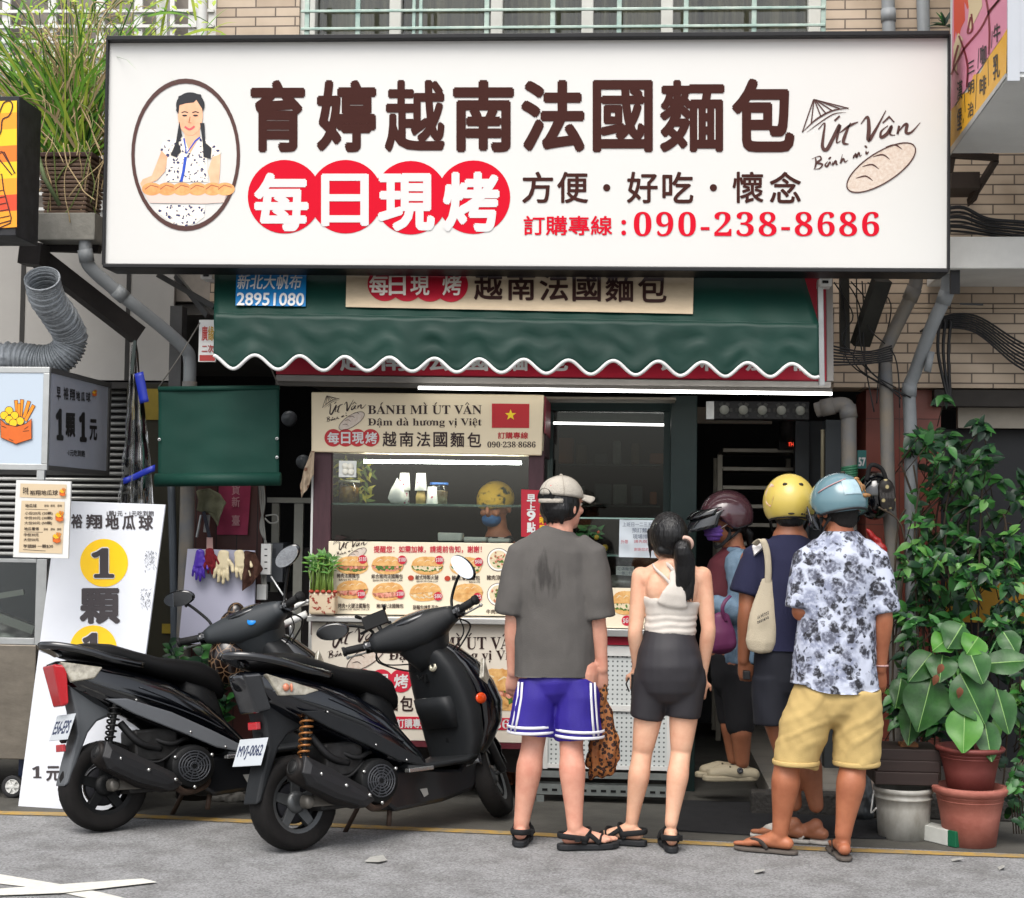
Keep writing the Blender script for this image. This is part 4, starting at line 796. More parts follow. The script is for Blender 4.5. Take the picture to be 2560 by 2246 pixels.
# brackets, beam, duct
mb = MB(); mb.beam(P(90, 640, 1.1), P(345, 838, 1.5), .09, .1); mb.beam(P(58, 635, 1.0), P(112, 640, 1.0), .13, .12); mb.beam(P(112, 618, 1.12), P(250, 622, 1.12), .05, .05); tag(mb.build('support_beam', mat('dark_beam', '2b2624', .75, var=.4, vs=6)), 'dark diagonal support beam under the concrete ledge', 'beam')
pipe('drain_pipe', 'grey drain pipe slanting from the ledge to the arcade post', [PP(214, 598, 1.0), PP(215, 640, 1.0), PP(228, 672, 1.03), PP(300, 735, 1.12), PP(400, 815, 1.25), PP(462, 872, 1.32), PP(474, 900, 1.34), PP(474, 960, 1.34)], .036, PIPE, (1, 3))
pipe('arcade_pipe', 'worn grey vertical pipe beside the pink paper scroll', [PP(474, 955, 1.34), PP(470, 1200, 1.34), PP(456, 1720, 1.34)], .042, PIPED)
pipe('arcade_pipe', 'thin blue-grey pipe left of the worn vertical pipe', [PP(428, 1200, 1.4), PP(434, 1450, 1.4), PP(438, 1720, 1.4)], .022, mat('bluegrey_pipe', '4b525a', .5, var=.2, vs=6))
mb = MB(); a = P(438, 600, 1.45); mb.box((a.x-.02, 1.45, 2.2), (a.x+.05, 1.55, 2.7)); mb.beam(P(440, 690, 1.2), P(520, 790, 1.0), .02, .03); mb.beam(P(400, 690, 1.1), P(540, 770, 1.1), .1, .03); mb.build('arm', mat('arm_grey', '4a4a4a', .5, .4, var=.3, vs=6), aw)
dp = [V(p) for p in curve([PP(106, 700, .62), PP(118, 745, .72), PP(155, 800, .9), PP(176, 845, 1.0), PP(160, 886, 1.0), PP(110, 905, 1.0), PP(40, 897, 1.0), PP(-120, 897, 1.0)], 34)]
mb = MB(); mb.tube(dp, [.082+.008*math.sin(i*math.pi/2)+.003*math.sin(i*.7) for i in range(len(dp))], 30, caps=False)
DUCT = mat('duct_foil', 'a4a9ad', .45, .3, var=.25, vs=25, bump=.8, bs=45); t_ = thing('exhaust_duct', 'grey corrugated flexible exhaust duct with open mouth above the stall', 'duct', tuple(dp[0])); mb.build('hose', DUCT, t_, solid=.004)
mb = MB(); d = (dp[0]-dp[3]).normalized(); mb.tube([dp[0], dp[0]+d*.012], .09, 30, caps=False); mb.build('rim', DUCT, t_, solid=.006)
# stall light box: front and side faces
YB = .30; lb = thing('light_box', 'silver framed light box with a drawn bag of fries above the stall', 'sign', tuple(P(100, 1180, YB)))
a = P(124, 918, YB); b = P(-260, 1176, YB); c = P(124, 1176, YB); YB2 = YB+.92
mb = MB(); mb.box((b.x, YB+.01, c.z), (a.x-.012, YB2, a.z)); mb.build('casing', mat('box_casing', '35363a', .5), lb)
mb = MB(); mb.box((b.x, YB+.004, c.z+.03), (a.x-.03, YB+.0095, a.z-.03)); fp_ = mb.build('front_face', mat('box_acrylic', 'b4c0cc', .35), lb)
mb = MB(); mb.box((b.x, YB, a.z-.03), (a.x, YB+.02, a.z)); mb.box((b.x, YB, c.z), (a.x, YB+.02, c.z+.03)); mb.box((a.x-.03, YB-.002, c.z+.031), (a.x+.001, YB+.018, a.z-.031)); mb.build('frame', ALU, lb, bevel=.002)
SX = (V((a.x-.004, YB, 1.5)), V((1, 0, 0)))
SXP = (SX[0], V((1, 0, 0)))
mb = MB(); mb.box((a.x-.012, YB+.04, c.z+.025), (a.x-.004, YB2-.04, a.z-.025)); sf_ = mb.build('side_face', mat('side_acrylic', '9ea1aa', .25, var=.12, vs=3), lb)
mb = MB(); mb.box((a.x-.011, YB+.02, a.z-.024), (a.x+.002, YB2, a.z)); mb.box((a.x-.011, YB+.02, c.z), (a.x+.002, YB2, c.z+.024)); mb.box((a.x-.011, YB2-.035, c.z+.025), (a.x+.002, YB2, a.z-.025)); mb.build('side_frame', mat('side_frame', '5b5a58', .5, .5), lb)
def n5(x, y): return (x*.3457, 880+y*.3457)
mb = MB()
def t5(s, x0, y0, x1, y1, dy, bold=.03): text(mb, s, [n5(x0, y0), n5(x1, y0+dy), n5(x1, y1+dy), n5(x0, y1)], SXP, 0, bold, .002)
for ch, x0, x1, y0, y1 in (('裕', 460, 497, 255, 345), ('翔', 505, 543, 265, 350), ('地', 550, 580, 280, 352), ('瓜', 586, 614, 288, 356), ('球', 622, 655, 290, 360), ('𝟏', 405, 460, 410, 638), ('顆', 475, 545, 440, 615), ('𝟏', 572, 628, 435, 650), ('元', 648, 703, 485, 640)): t5(ch, x0, y0, x1, y1, 4, .05 if x0 > 400 and y0 > 400 else .03)
t5('·1元吃到飽', 485, 705, 615, 752, 8, .02)
t5('早', 410, 250, 440, 350, 6)
mb.build('side_lettering', BLACKP, sf_)
def bag(mb, cx, cy, k, pl, mats4, off=.003):
    O, Y_, F, B = mats4; f = lambda x, y: (cx+x*k, cy+y*k)
    for i, (x, y, a, l) in enumerate(((115, 55, -.1, 70), (150, 50, .1, 72), (190, 60, .3, 75), (215, 85, .5, 78), (130, 80, .05, 70))):
        c_, s_ = math.cos(a), math.sin(a); q = lambda u_, v_: f(x+u_*c_-v_*s_, y+u_*s_+v_*c_)
        for j, (ww, m_) in enumerate(((14, B), (10.5, F))): flat(mb, [q(-ww, -48 if j else -52), q(ww, -48 if j else -52), q(ww, l), q(-ww, l)], pl, m_, off+.0004*i+.0002*j)
    for i, (x, y) in enumerate(((60, 80), (25, 115), (100, 115), (60, 145), (140, 155), (90, 170))):
        disc(mb, *f(x, y), 31*k, pl, B, off+.003+.0004*i); disc(mb, *f(x, y), 27*k, pl, Y_, off+.0032+.0004*i)
    ol_ = [f(x, y) for x, y in ((-4, 140), (40, 180), (110, 195), (180, 175), (224, 138), (222, 210), (224, 285), (110, 322), (0, 275))]
    flat(mb, ol_, pl, O, off+.006); stroke(mb, ol_+[ol_[0]], 5*k, pl, B, off+.0065)
    for s_ in (((5, 190), (40, 205)), ((200, 195), (170, 215)), ((60, 285), (90, 300)), ((160, 230), (205, 225))): stroke(mb, [f(*p) for p in s_], 5*k, pl, B, off+.0065)
BAGM = [mat('bag_orange', 'd2641e', .5, var=.1, vs=20), mat('ball_yellow', 'f0bd1c', .5), mat('fry_orange', 'e98a1a', .5), mat('bag_outline', '42200c', .5)]
mb = MB(); bag(mb, *n5(5, 345), .3457, YB+.004, (0, 1, 2, 3), .002); mb.build('drawn_bag', BAGM, fp_)
mb = MB(); bag(mb, *n5(668, 275), .05, (SX[0]+V((.001, 0, 0)), V((1, 0, 0))), (0, 1, 2, 3), .0002); mb.build('small_drawn_bag', BAGM, sf_)
# menu card hanging from the box
MC = [c4(90, 1122), c4(398, 1130), c4(382, 1562), c4(72, 1555)]; YK = .24
mc = thing('menu_card', 'white framed menu card with price lists hanging under the light box', 'menu', tuple(P(100, 1395, YK)))
slab('board', MC, YK, .015, WHT, mc, bevel=.002)
def t6(mb, s, x0, y0, x1, y1, mi=0, bold=.02): text(mb, s, (*n5(x0, y0), *n5(x1, y1)), YK, mi, bold, .004)
mb = MB(); flat(mb, [n5(148, 952), n5(482, 960), n5(478, 1062), n5(142, 1052)], YK, 1); flat(mb, [n5(155, 1076), n5(468, 1085), n5(450, 1460), n5(136, 1450)], YK, 1)
for a in (('裕翔地瓜球', 215, 1000, 418, 1038), ('地瓜球', 182, 1100, 265, 1126), ('小份20元 (20顆)', 180, 1156, 380, 1182), ('中份30元 (30顆)', 178, 1190, 378, 1216), ('大份50元 (50顆)', 176, 1226, 376, 1252), ('地瓜薯條', 174, 1268, 282, 1292), ('中份30元', 172, 1310, 280, 1336), ('大份50元', 170, 1346, 280, 1370), ('芋頭餅 一顆$30', 168, 1392, 384, 1420), ('早午晚', 165, 978, 205, 1034)): t6(mb, *a)
for x, y in ((320, 1112), (365, 1112), (415, 1112), (315, 1282), (365, 1282), (412, 1282)): t6(mb, '原味', x, y-8, x+32, y+10, 0, .01)
stroke(mb, [n5(182, 1138), n5(345, 1142)], 1, YK, 0); stroke(mb, [n5(174, 1302), n5(310, 1305)], 1, YK, 0); stroke(mb, [n5(166, 1430), n5(330, 1440)], 1.2, YK, 0)
mb.build('lettering', [mat('menu_ink', '33271f', .5), mat('menu_cream', 'c9b596', .5)], mc)
mb = MB()
for x, y, k in ((430, 985, .065), (402, 1150, .085), (382, 1305, .085)): mb = MB(); bag(mb, *n5(x, y), k, YK, (0, 1, 2, 3), .0045); mb.build('drawn_bag', BAGM, mc)
mb = MB(); pb(mb, 92, 1176, 110, 1200, YB-.03, .02); tag(mb.build('clip', ALU), 'metal clip holding the menu card to the light box', 'clip')
# stall cart: stainless body, glass case, wheel
st = thing('stall_cart', 'stainless steel stall cart with glass top at the left edge', 'food cart', tuple(G(40, 2000)))
YT = G(45, 2017).y+.14; a = P(91, 1613, YT); zb_ = P(60, 1900, YT).z
mb = MB(); mb.box((-4, YT, zb_), (a.x, YT+.7, a.z)); mb.build('body', mat('scuffed_steel', '8a8276', .42, .75, var=.4, vs=5, bump=.1, bs=20, stretch=(1, 1, 2)), st, bevel=.006)
zt_ = P(95, 1398, YT).z
mb = MB(); mb.box((a.x-.012, YT, a.z), (a.x+.045, YT+.03, zt_)); mb.box((-4, YT, a.z+.001), (a.x-.013, YT+.03, a.z+.035)); mb.box((-4, YT, zt_-.02), (a.x-.013, YT+.03, zt_)); mb.build('case_frame', ALU, st, bevel=.002)
mb = MB(); mb.box((-4, YT+.008, a.z+.036), (a.x-.013, YT+.012, zt_-.021)); mb.build('glass', PANE, st)
mb = MB(); mb.beam(P(-60, 1520, YT+.15), P(88, 1575, YT+.15), .06, .045); mb.beam(P(-60, 1500, YT+.2), P(60, 1480, YT+.2), .02, .03); mb.ball(P(20, 1600, YT+.3), (.14, .1, .1), 14, 8); mb.build('utensils', STEEL, st)
mb = MB(); mb.box((-4, YT+.5, a.z), (a.x-.02, YT+.52, zt_)); mb.build('case_back', mat('case_dark', '20242a', .5, var=.5, vs=6), st)
w_ = P(33, 1966, YT+.08); mb = MB(); rr = w_.z-.004
mb.lathe([(rr*.62, -.012), (rr*.95, -.018), (rr, -.008), (rr, .008), (rr*.95, .018), (rr*.62, .012)], w_, 28, 0, (0, 1, 0)); wh_ = mb.build('wheel', mat('cart_tyre', '2a2a2b', .7), st)
mb = MB(); mb.lathe([(0, -.014), (rr*.2, -.018), (rr*.25, -.006), (rr*.55, -.006), (rr*.62, -.016), (rr*.66, -.01), (rr*.66, .01), (0, .01)], w_, 28, 0, (0, 1, 0))
for k in range(6): d = V((math.cos(k*1.047), 0, math.sin(k*1.047)))*rr; mb.beam(w_+d*.2+V((0, -.012, 0)), w_+d*.6+V((0, -.012, 0)), .01, .012, 0, (0, 1, 0))
mb.build('hub', WHT, wh_); mb = MB(); mb.box((w_.x+.01, YT+.12, w_.z-.05), (a.x+.03, YT+.2, zb_)); mb.build('wheel_bracket', mat('navy_metal', '1c2a4a', .5), st)
# leaning white board with yellow discs
b0, b1 = G(45, 2017), G(312, 2034); b0.z = b1.z = .004
t0_, t1_ = P(146, 1252, b0.y+.11), P(413, 1262, b1.y+.11); BP = plane3(b0, b1, t0_)
bo = thing('sign_board', 'tall white board with yellow discs and black characters leaning by the stall', 'sign', tuple(b0))
f = [P(u, v, BP) for u, v in ((146, 1252), (413, 1262), (312, 2034), (45, 2017))]; mb = MB(); mb.hexa(f, [p-BP[1]*.012 for p in f]); brd = mb.build('board', mat('board_white', 'd9dce2', .45, var=.07, vs=3), bo, bevel=.002)
mb = MB()
for ch, x0, x1 in (('裕', 398, 462), ('翔', 482, 572), ('地', 590, 666), ('瓜', 684, 758), ('球', 776, 857)): text(mb, ch, (*c4(x0, 1312+(x0-398)*.02), *c4(x1, 1392+(x0-398)*.03)), BP, 0, .04)
text(mb, '1顆1元・1元吃到飽', (*c4(598, 1293), *c4(862, 1324)), BP, 0, .015)
disc(mb, *c4(583, 1586), 60, BP, 1, .002, n=48); text(mb, '𝟏', (*c4(508, 1497), *c4(644, 1676)), BP, 2, .05, .004)
text(mb, '𝟏', (*c4(512, 1503), *c4(640, 1670)), BP, 0, .03, .006)
text(mb, '顆', (*zs(446, 55), *zs(673, 256)), BP, 0, .05); disc(mb, *zs(523, 396), 59, BP, 1, .002, n=48)
text(mb, '𝟏', (*zs(458, 300), *zs(578, 492)), BP, 2, .05, .004); text(mb, '𝟏', (*zs(462, 306), *zs(574, 486)), BP, 0, .03, .006)
text(mb, '元', (*zs(375, 535), *zs(600, 725)), BP, 0, .05); text(mb, '𝟏', (*zs(180, 1052), *zs(232, 1120)), BP, 0, .03); text(mb, '元', (*zs(258, 1052), *zs(338, 1136)), BP, 0, .04)
mb.build('lettering', [mat('board_ink', '3a3436', .5), YEL, WPRINT], brd)
rg = random.Random(9); mb = MB()
for k in range(70): u0, v0 = c4(812+rg.uniform(0, 60), 1520+rg.uniform(0, 110)); stroke(mb, [(u0, v0), (u0+rg.uniform(-5, 5), v0+rg.uniform(-7, 7))], rg.uniform(.5, 1.5), BP, 0, .003)
for k in range(60): u0, v0 = zs(790+rg.uniform(0, 55), 60+rg.uniform(0, 110)); stroke(mb, [(u0, v0), (u0+rg.uniform(-5, 5), v0+rg.uniform(-7, 7))], rg.uniform(.5, 1.4), BP, 0, .003)
mb.build('torn_residue', mat('residue_grey', '7d7f84', .7), brd)
# rolled green curtain
ct = thing('green_curtain', 'short green canvas drop curtain hung on cords left of the food cart', 'curtain', tuple(P(548, 1205, .95)))
YN = .95; CQ = [c4(888, 604), c4(1566, 598), c4(1562, 1100), c4(884, 1108)]
mb = MB(); mb.grid(lambda s, t: P(*bil(CQ, s, 1-t), YN)+V((0, .006*math.sin(s*5+t*2)+.004*noise.noise(V((s*4, t*6, 2))), 0)), 30, 20); mb.build('canvas', TARP2, ct, solid=.004)
mb = MB(); mb.tube([P(*c4(872, 1122), YN), P(*c4(1572, 1116), YN)], .036, 16); mb.build('bottom_roll', TARP2, ct)
mb = MB(); mb.tube([P(*c4(888, 612), YN), P(*c4(1566, 604), YN)], .014, 10); mb.build('top_rail', TARP2, ct)
mb = MB(); mb.tube([P(*c4(890, 600), YN), P(*c4(1000, 440), YN-.02), P(*c4(1120, 240), .9)], .0035, 6); mb.tube([P(*c4(1562, 595), YN), P(*c4(1520, 500), YN), P(*c4(1500, 470), .9)], .0035, 6)
mb.build('cords', mat('grey_cord', '6d6a64', .8), ct)
mb = MB()
for x, y in ((893, 895), (893, 1098), (1552, 890), (1552, 995)): mb.lathe([(.004, 0), (.009, .002), (.009, .004), (.004, .004)], P(*c4(x, y), YN-.006), 12, 0, (0, -1, 0))
mb.build('eyelets', ALU, ct)
mb = MB(); pb(mb, 498, 800, 538, 905, .93, .02, 0); flat(mb, [(503, 812), (536, 812), (536, 855), (503, 855)], .93, 1); text(mb, '廣', (504, 815, 519, 853), .93, 2, .03, .004); text(mb, '緣', (520, 815, 535, 853), .93, 3, .03, .004); text(mb, '二次', (504, 862, 534, 882), .93, 2, .02, .004); pb(mb, 499, 888, 537, 903, .9285, .0012, 2)
tag(mb.build('corner_sign', [WHT, WPRINT, mat('corner_red', 'a8322c', .5), mat('corner_ochre', 'a8842c', .5)]), 'small white sign with red characters behind the left awning corner', 'sign')
# clear plastic umbrella sleeve bag with blue tape
ub = thing('plastic_sleeve', 'clear plastic sleeve with blue tape hanging from a hook by the shutter', 'plastic sheet', tuple(P(335, 860, .9)))
def slv(s, t):
    u0, u1 = (328-34*t, 342+42*t); v = 862+400*t; u = u0+(u1-u0)*s; return P(u, v, .92)+V((0, .03*math.sin(s*19+t*3)*(.3+t)+.02*noise.noise(V((s*5, t*9, 0))), .0))
mb = MB(); mb.grid(slv, 40, 40); mb.build('film', FILM, ub)
mb = MB(); mb.beam(P(338, 852, .9), P(330, 935, .9), .016, .012); mb.build('hook', mat('hook_green', '24302c', .5), ub)
mb = MB(); mb.grid(lambda s, t: P(336+22*s+14*t, 935-6*s+75*t, .895), 2, 8); mb.grid(lambda s, t: P(308+80*s, 1196-34*s+16*t, .885)+V((0, .01*math.sin(s*6), 0)), 8, 2); mb.build('blue_tape', mat('blue_tape', '1d2f9c', .4, var=.2, vs=20), ub, solid=.002)
# panel with pink scroll, cloths and gloves
mb = MB(); pb(mb, 480, 1200, 645, 1900, 1.6, .05); tag(mb.build('wood_panel', brick('wood_panel', '4a2621', '40201c', '22100e', .12, .6, .004, 0, .5, .3)), 'red-brown wooden panel behind the pink paper scroll', 'panel')
mb = MB(); mb.grid(lambda s, t: P(*bil([k4(545, 190), k4(806, 196), k4(780, 612), k4(530, 610)], s, 1-t), 1.58)+V((0, .006*math.sin(s*6+t*5), 0)), 10, 10)
for ch, y in (('貨', 200), ('新', 300), ('臺', 450)): text(mb, ch, (*k4(650, y), *k4(715, y+85)), 1.575, 1, .015, .008)
tag(mb.build('paper_scroll', [mat('pink_paper', '8e2748', .7, var=.25, vs=9), mat('faded_ink', 'a87a80', .7)]), 'faded pink paper scroll with vertical characters on the wooden panel', 'scroll')
GB = [k4(290, 725), k4(836, 740), k4(836, 1235), k4(700, 1500), k4(215, 1500)]
YG = 1.22; mb = MB(); pts = [P(u, v, YG) for u, v in GB]; mb.prism(pts, (0, .02, 0)); tag(mb.build('white_panel', mat('lavender_white', 'b4b4c6', .5, var=.06, vs=3)), 'pale lavender panel standing behind the scooters under the hanging gloves', 'panel')
def cloth(name, outline, Y, m, label, cat, seed=0, depth=.03):
    "hanging cloth: outline in photo pixels, folded in depth"
    import bmesh
    us = [p[0] for p in outline]; vs_ = [p[1] for p in outline]; mb = MB()
    n = 26; u0, u1, v0, v1 = min(us), max(us), min(vs_), max(vs_)
    def span(v):
        xs = []
        for i in range(len(outline)):
            a, b = outline[i], outline[(i+1) % len(outline)]
            if (a[1] <= v) != (b[1] <= v): xs.append(a[0]+(b[0]-a[0])*(v-a[1])/(b[1]-a[1]))
        return (min(xs), max(xs)) if len(xs) > 1 else (u0, u0)
    def f(s, t):
        v = v0+(v1-v0)*(.002+.996*t); a, b = span(v); u = a+(b-a)*s
        return P(u, v, Y)+V((0, -depth*(.5+.5*math.sin((u-u0)/(u1-u0)*14+seed+t*1.5))*min(1, .3+t)+.01*noise.noise(V((s*3, t*5, seed))), 0))
    mb.grid(f, n, n); return tag(mb.build(name, m, solid=.004), label, cat)
cloth('cleaning_cloth', [k4(*p) for p in ((360, 250), (470, 235), (560, 280), (610, 350), (580, 430), (540, 540), (470, 430), (370, 420), (385, 330))], 1.5, mat('olive_cloth', '6a6b55', .9, bump=.4, bs=80, var=.15, vs=9), 'olive green cleaning cloth hanging beside the pink paper scroll', 'cloth', 1)
cloth('brown_cloth', [k4(*p) for p in ((755, 742), (840, 745), (905, 890), (835, 1000), (745, 1065), (740, 900), (715, 825))], 1.17, mat('brown_cloth', '3c2217', .9, bump=.4, bs=80), 'brown cloth hanging at the right end of the row of gloves', 'cloth', 3)
mb = MB(); mb.beam(P(*k4(400, 450), 1.5), P(*k4(365, 630), 1.48), .012, .008); mb.beam(P(*k4(455, 450), 1.5), P(*k4(440, 590), 1.48), .03, .01); mb.beam(P(*k4(420, 420), 1.49), P(*k4(470, 640), 1.5), .05, .02, 1); mb.beam(P(*k4(470, 640), 1.48), P(*k4(470, 760), 1.2), .035, .012, 2)
tag(mb.build('hanging_tools', [ALU, mat('tool_navy', '10142a', .5), mat('tag_pink', 'c6a29c', .5)]), 'bunch of metal tools with a pink tag hanging under the olive cloth', 'tools')
def glove(cx, y0, wpx, hpx, m, label, tilt=0.0, Y=1.17, group='gloves hung in a row on the pale panel', cat='glove'):
    mb = MB(); k = (Y+7.2)/FPX; c = P(cx, y0, Y); s = wpx*k/.09; h = hpx*k
    T = Matrix.Rotation(tilt, 3, 'Y'); q = lambda x, z, y=0: tuple(c+T @ V((x*s, y, -z*h)))
    mb.cap([q(0, .06), q(.0, .3), q(0, .52)], [(.030*s, .012), (.036*s, .014), (.04*s, .014)], 12, 0, (1, 0, 0))
    for i, (x, L) in enumerate(((-.032, .84), (-.011, .95), (.011, .99), (.031, .88))): mb.cap([q(x*.9, .5), q(x*1.1, .5+(L-.5)*.5, -.006), q(x*1.25, L)], [.0105*s, .0105*s, .009*s], 8)
    mb.cap([q(.03, .3), q(.055, .45), q(.062, .6, -.01)], [.013*s, .012*s, .01*s], 8)
    o = blob('glove', mb, m, None, .0035, 3, lambda p, n: .0015*noise.noise(p*60)); return tag(o, label, cat, group)
glove(501, 1374, 34, 80, mat('purple_rubber', '4a2f9c', .35), 'purple rubber glove at the left end of the row', .05)
glove(524, 1372, 34, 64, mat('red_knit', '6c0f1c', .9, bump=.5, bs=200), 'dark red knitted glove between the purple and cream gloves', -.05)
CG = mat('cream_rubber', 'd8caa6', .5, var=.1, vs=12)
glove(560, 1376, 42, 84, CG, 'cream rubber glove nearer the red glove, fingers hanging straight', .08); glove(596, 1376, 38, 78, CG, 'cream rubber glove nearer the brown cloth, tilted outward', -.22)
# cables, power strip, shelf
mb = MB()
for dx in (0, 5, 9): mb.tube([P(*p, 1.3) for p in curve([(648+dx, 1205), (652+dx, 1260), (660-dx, 1320), (662+dx*.5, 1365), (655+dx, 1440), (657+dx, 1470)], 5)], .006, 6)
mb.tube([P(*p, 1.28) for p in curve([(664, 1290), (690, 1288), (694, 1304), (676, 1308), (662, 1296)], 6)], .005, 6); tag(mb.build('cable', mat('grey_cable', '8b8a84', .6)), 'tangled grey cables hanging above the white power strip', 'cable')
mb = MB(); pb(mb, 653, 1360, 676, 1437, 1.26, .03); pb(mb, 642, 1462, 665, 1500, 1.27, .04)
for y in (1372, 1388, 1404, 1420): pb(mb, 661, y, 668, y+3, 1.2575, .002, 1)
tag(mb.build('power_strip', [WHT, BLACKP], bevel=.005), 'white power strip hanging on its cable beside the brown cloth', 'power strip')
sf = thing('wire_shelf', 'pale grey utility shelf rack left of the food cart', 'shelf', tuple(G(720, 1900)))
mb = MB(); pb(mb, 668, 1244, 782, 1258, 1.35, .35); mb.build('top_shelf', mat('shelf_grey', '77776f', .6, var=.2, vs=9), sf)
mb = MB(); pb(mb, 736, 1259, 746, 1900, 1.35, .03); pb(mb, 680, 1259, 688, 1800, 1.62, .03); mb.build('legs', MATS['shelf_grey'], sf)
mb = MB(); pb(mb, 660, 1358, 706, 1456, 1.4, .2)
for k in range(5): pb(mb, 674, 1372+k*5, 690, 1374+k*5, 1.397, .003, 1)
tag(mb.build('grey_unit', [mat('unit_grey', '55585c', .5), BLACKP], bevel=.006), 'grey ventilated box on the floor rack beside the power strip', 'box')
mb = MB(); pb(mb, 748, 1370, 790, 1760, 1.5, .2); pb(mb, 650, 1480, 740, 1700, 1.6, .1); tag(mb.build('dark_cabinet', mat('dark_cabinet', '26201f', .6, var=.4, vs=6)), 'dark cabinet in shadow left of the food cart', 'cabinet')
for x, y, r, l in ((1622, 778, 22, 'round grey meter dial high in the dark gap left of the cart'), (1700, 1020, 20, 'round grey meter dial lower down beside the hanging cloth')):
    mb = MB(); mb.lathe([(0, .03), (r*.0018, .03), (r*.002, .02), (r*.0021, 0)], P(*c4(x, y), 1.6), 26, 0, (0, -1, 0)); tag(mb.build('meter_dial', mat('dial_grey', '4b4f52', .3, var=.3, vs=20)), l, 'meter')
CL = mat('pattern_cloth', 'a3917c', .9, bump=.3, bs=90); spots(CL, 22, .2, .3, '6c4c3c', 'a3917c')
cloth('tea_towel', [c4(*p) for p in ((1745, 960), (1762, 960), (1758, 1090), (1720, 1180), (1690, 1220), (1683, 1150), (1710, 1050))], 1.1, CL, 'patterned tea towel hanging from the left side of the cart', 'towel', 2, .02)
# slim white tubes of a folded stroller in the gap
mb = MB(); mb.tube([P(*p, 1.0) for p in curve([k4(1130, 1225), k4(1180, 1185), k4(1275, 1165)], 6)], .012, 10); mb.tube([P(*k4(1060, 1350), 1.0), P(*k4(1262, 1255), 1.0)], .02, 10); mb.tube([P(*k4(1045, 1360), .98), P(*k4(1000, 1500), .98)], .02, 10, 1)
mb.tube([P(*k4(1130, 1330), 1.05), P(*k4(1150, 1560), 1.05)], .012, 8, 2); mb.tube([P(*k4(970, 950), 1.02), P(*k4(1190, 1290), 1.02)], .005, 6, 2)
tag(mb.build('folded_trolley', [WHT, mat('trolley_red', '9c1c1c', .4), ALU]), 'folded white tube trolley with a red bar beside the food cart', 'trolley')
# ------------------------------------------------------------------ scooters (local frame: x forward, y left, z up, origin under the rear axle)
def xf(mb, M, start=0): mb.v[start:] = [tuple(M @ V(p)) for p in mb.v[start:]]; return mb
def loft(mb, secs, ax='x', n=22, e=2.6, mi=0):
    "superelliptic sections along an axis: x: (x, zc, hz, hw); z: (z, xc, hx, hw); y: (y, xc, zc, hx, hz)"
    o = len(secs); vs = []
    for s in secs:
        for k in range(n):
            a = 2*math.pi*k/n; c, d = math.cos(a), math.sin(a); c = math.copysign(abs(c)**(2/e), c); d = math.copysign(abs(d)**(2/e), d)
            if ax == 'x': vs.append((s[0], s[3]*c+(s[4] if len(s) > 4 else 0), s[1]+s[2]*d))
            elif ax == 'z': vs.append((s[1]+s[2]*d, s[3]*c, s[0]))
            else: vs.append((s[1]+s[3]*c, s[0], s[2]+s[4]*d))
    fs = [(i*n+k, i*n+(k+1) % n, (i+1)*n+(k+1) % n, (i+1)*n+k) for i in range(o-1) for k in range(n)] + [tuple(range(n-1, -1, -1)), tuple(range((o-1)*n, o*n))]
    return mb.add(vs, fs, mi, True)
def xz(mb, pts, y0, y1, mi=0): return mb.prism([(x, y0, z) for x, z in pts], (0, y1-y0, 0), mi)
GLOSS = mat('scooter_gloss_black', '040508', .13, var=.08, vs=3, coat=1, spec=.5); NAVY = mat('scooter_navy_black', '04060d', .15, var=.08, vs=3, coat=1)
PLAS = mat('scooter_grey_plastic', '202224', .5, var=.25, vs=5, bump=.15, bs=300, spec=.35); PLASD = mat('scooter_dark_plastic', '0d0e0f', .55, var=.25, vs=6, bump=.1, bs=300, spec=.3)
SILV = mat('scooter_silver_plastic', '6d7074', .4, .3, var=.15, vs=6); VINYL = mat('seat_vinyl', '09090a', .55, bump=.25, bs=350, spec=.3)
RUB = mat('tyre_rubber', '0e0d0d', .8, var=.35, vs=12, col2='1d1b1a', spec=.25); ENG = mat('engine_metal', '3a3a3a', .5, .6, var=.5, vs=14, col2='1a1816'); MUF = mat('muffler_black', '131212', .5, .3, var=.35, vs=9, col2='241f1c', spec=.3)
REDL = mat('red_lens', 'a80d1a', .12, coat=.6, spec=.7); CLRL = mat('clear_lens', 'b7b2a2', .1, var=.5, vs=25, coat=.8, col2='6d675a'); ORL = mat('orange_lens', 'd2440f', .2, coat=.5)
MIR = mat('mirror_glass', 'd8dde2', .02, 1); CHR = mat('bright_metal', 'b7b7b5', .25, .9); RUST = mat('rusty_metal', '4a3a30', .7, .3, var=.4, vs=20); SMOK = mat('smoked_lens', '1d1f22', .1, coat=.8)
def tread(mb, c, Rr, wd, mi=0, n=48):
    prof = [(Rr*.64, -wd*.36), (Rr*.72, -wd*.46), (Rr*.88, -wd*.5), (Rr*.955, -wd*.43), (Rr*.99, -wd*.25), (Rr, 0), (Rr*.99, wd*.25), (Rr*.955, wd*.43), (Rr*.88, wd*.5), (Rr*.72, wd*.46), (Rr*.64, wd*.36)]
    mb.lathe(prof, c, n, mi, (0, 1, 0))
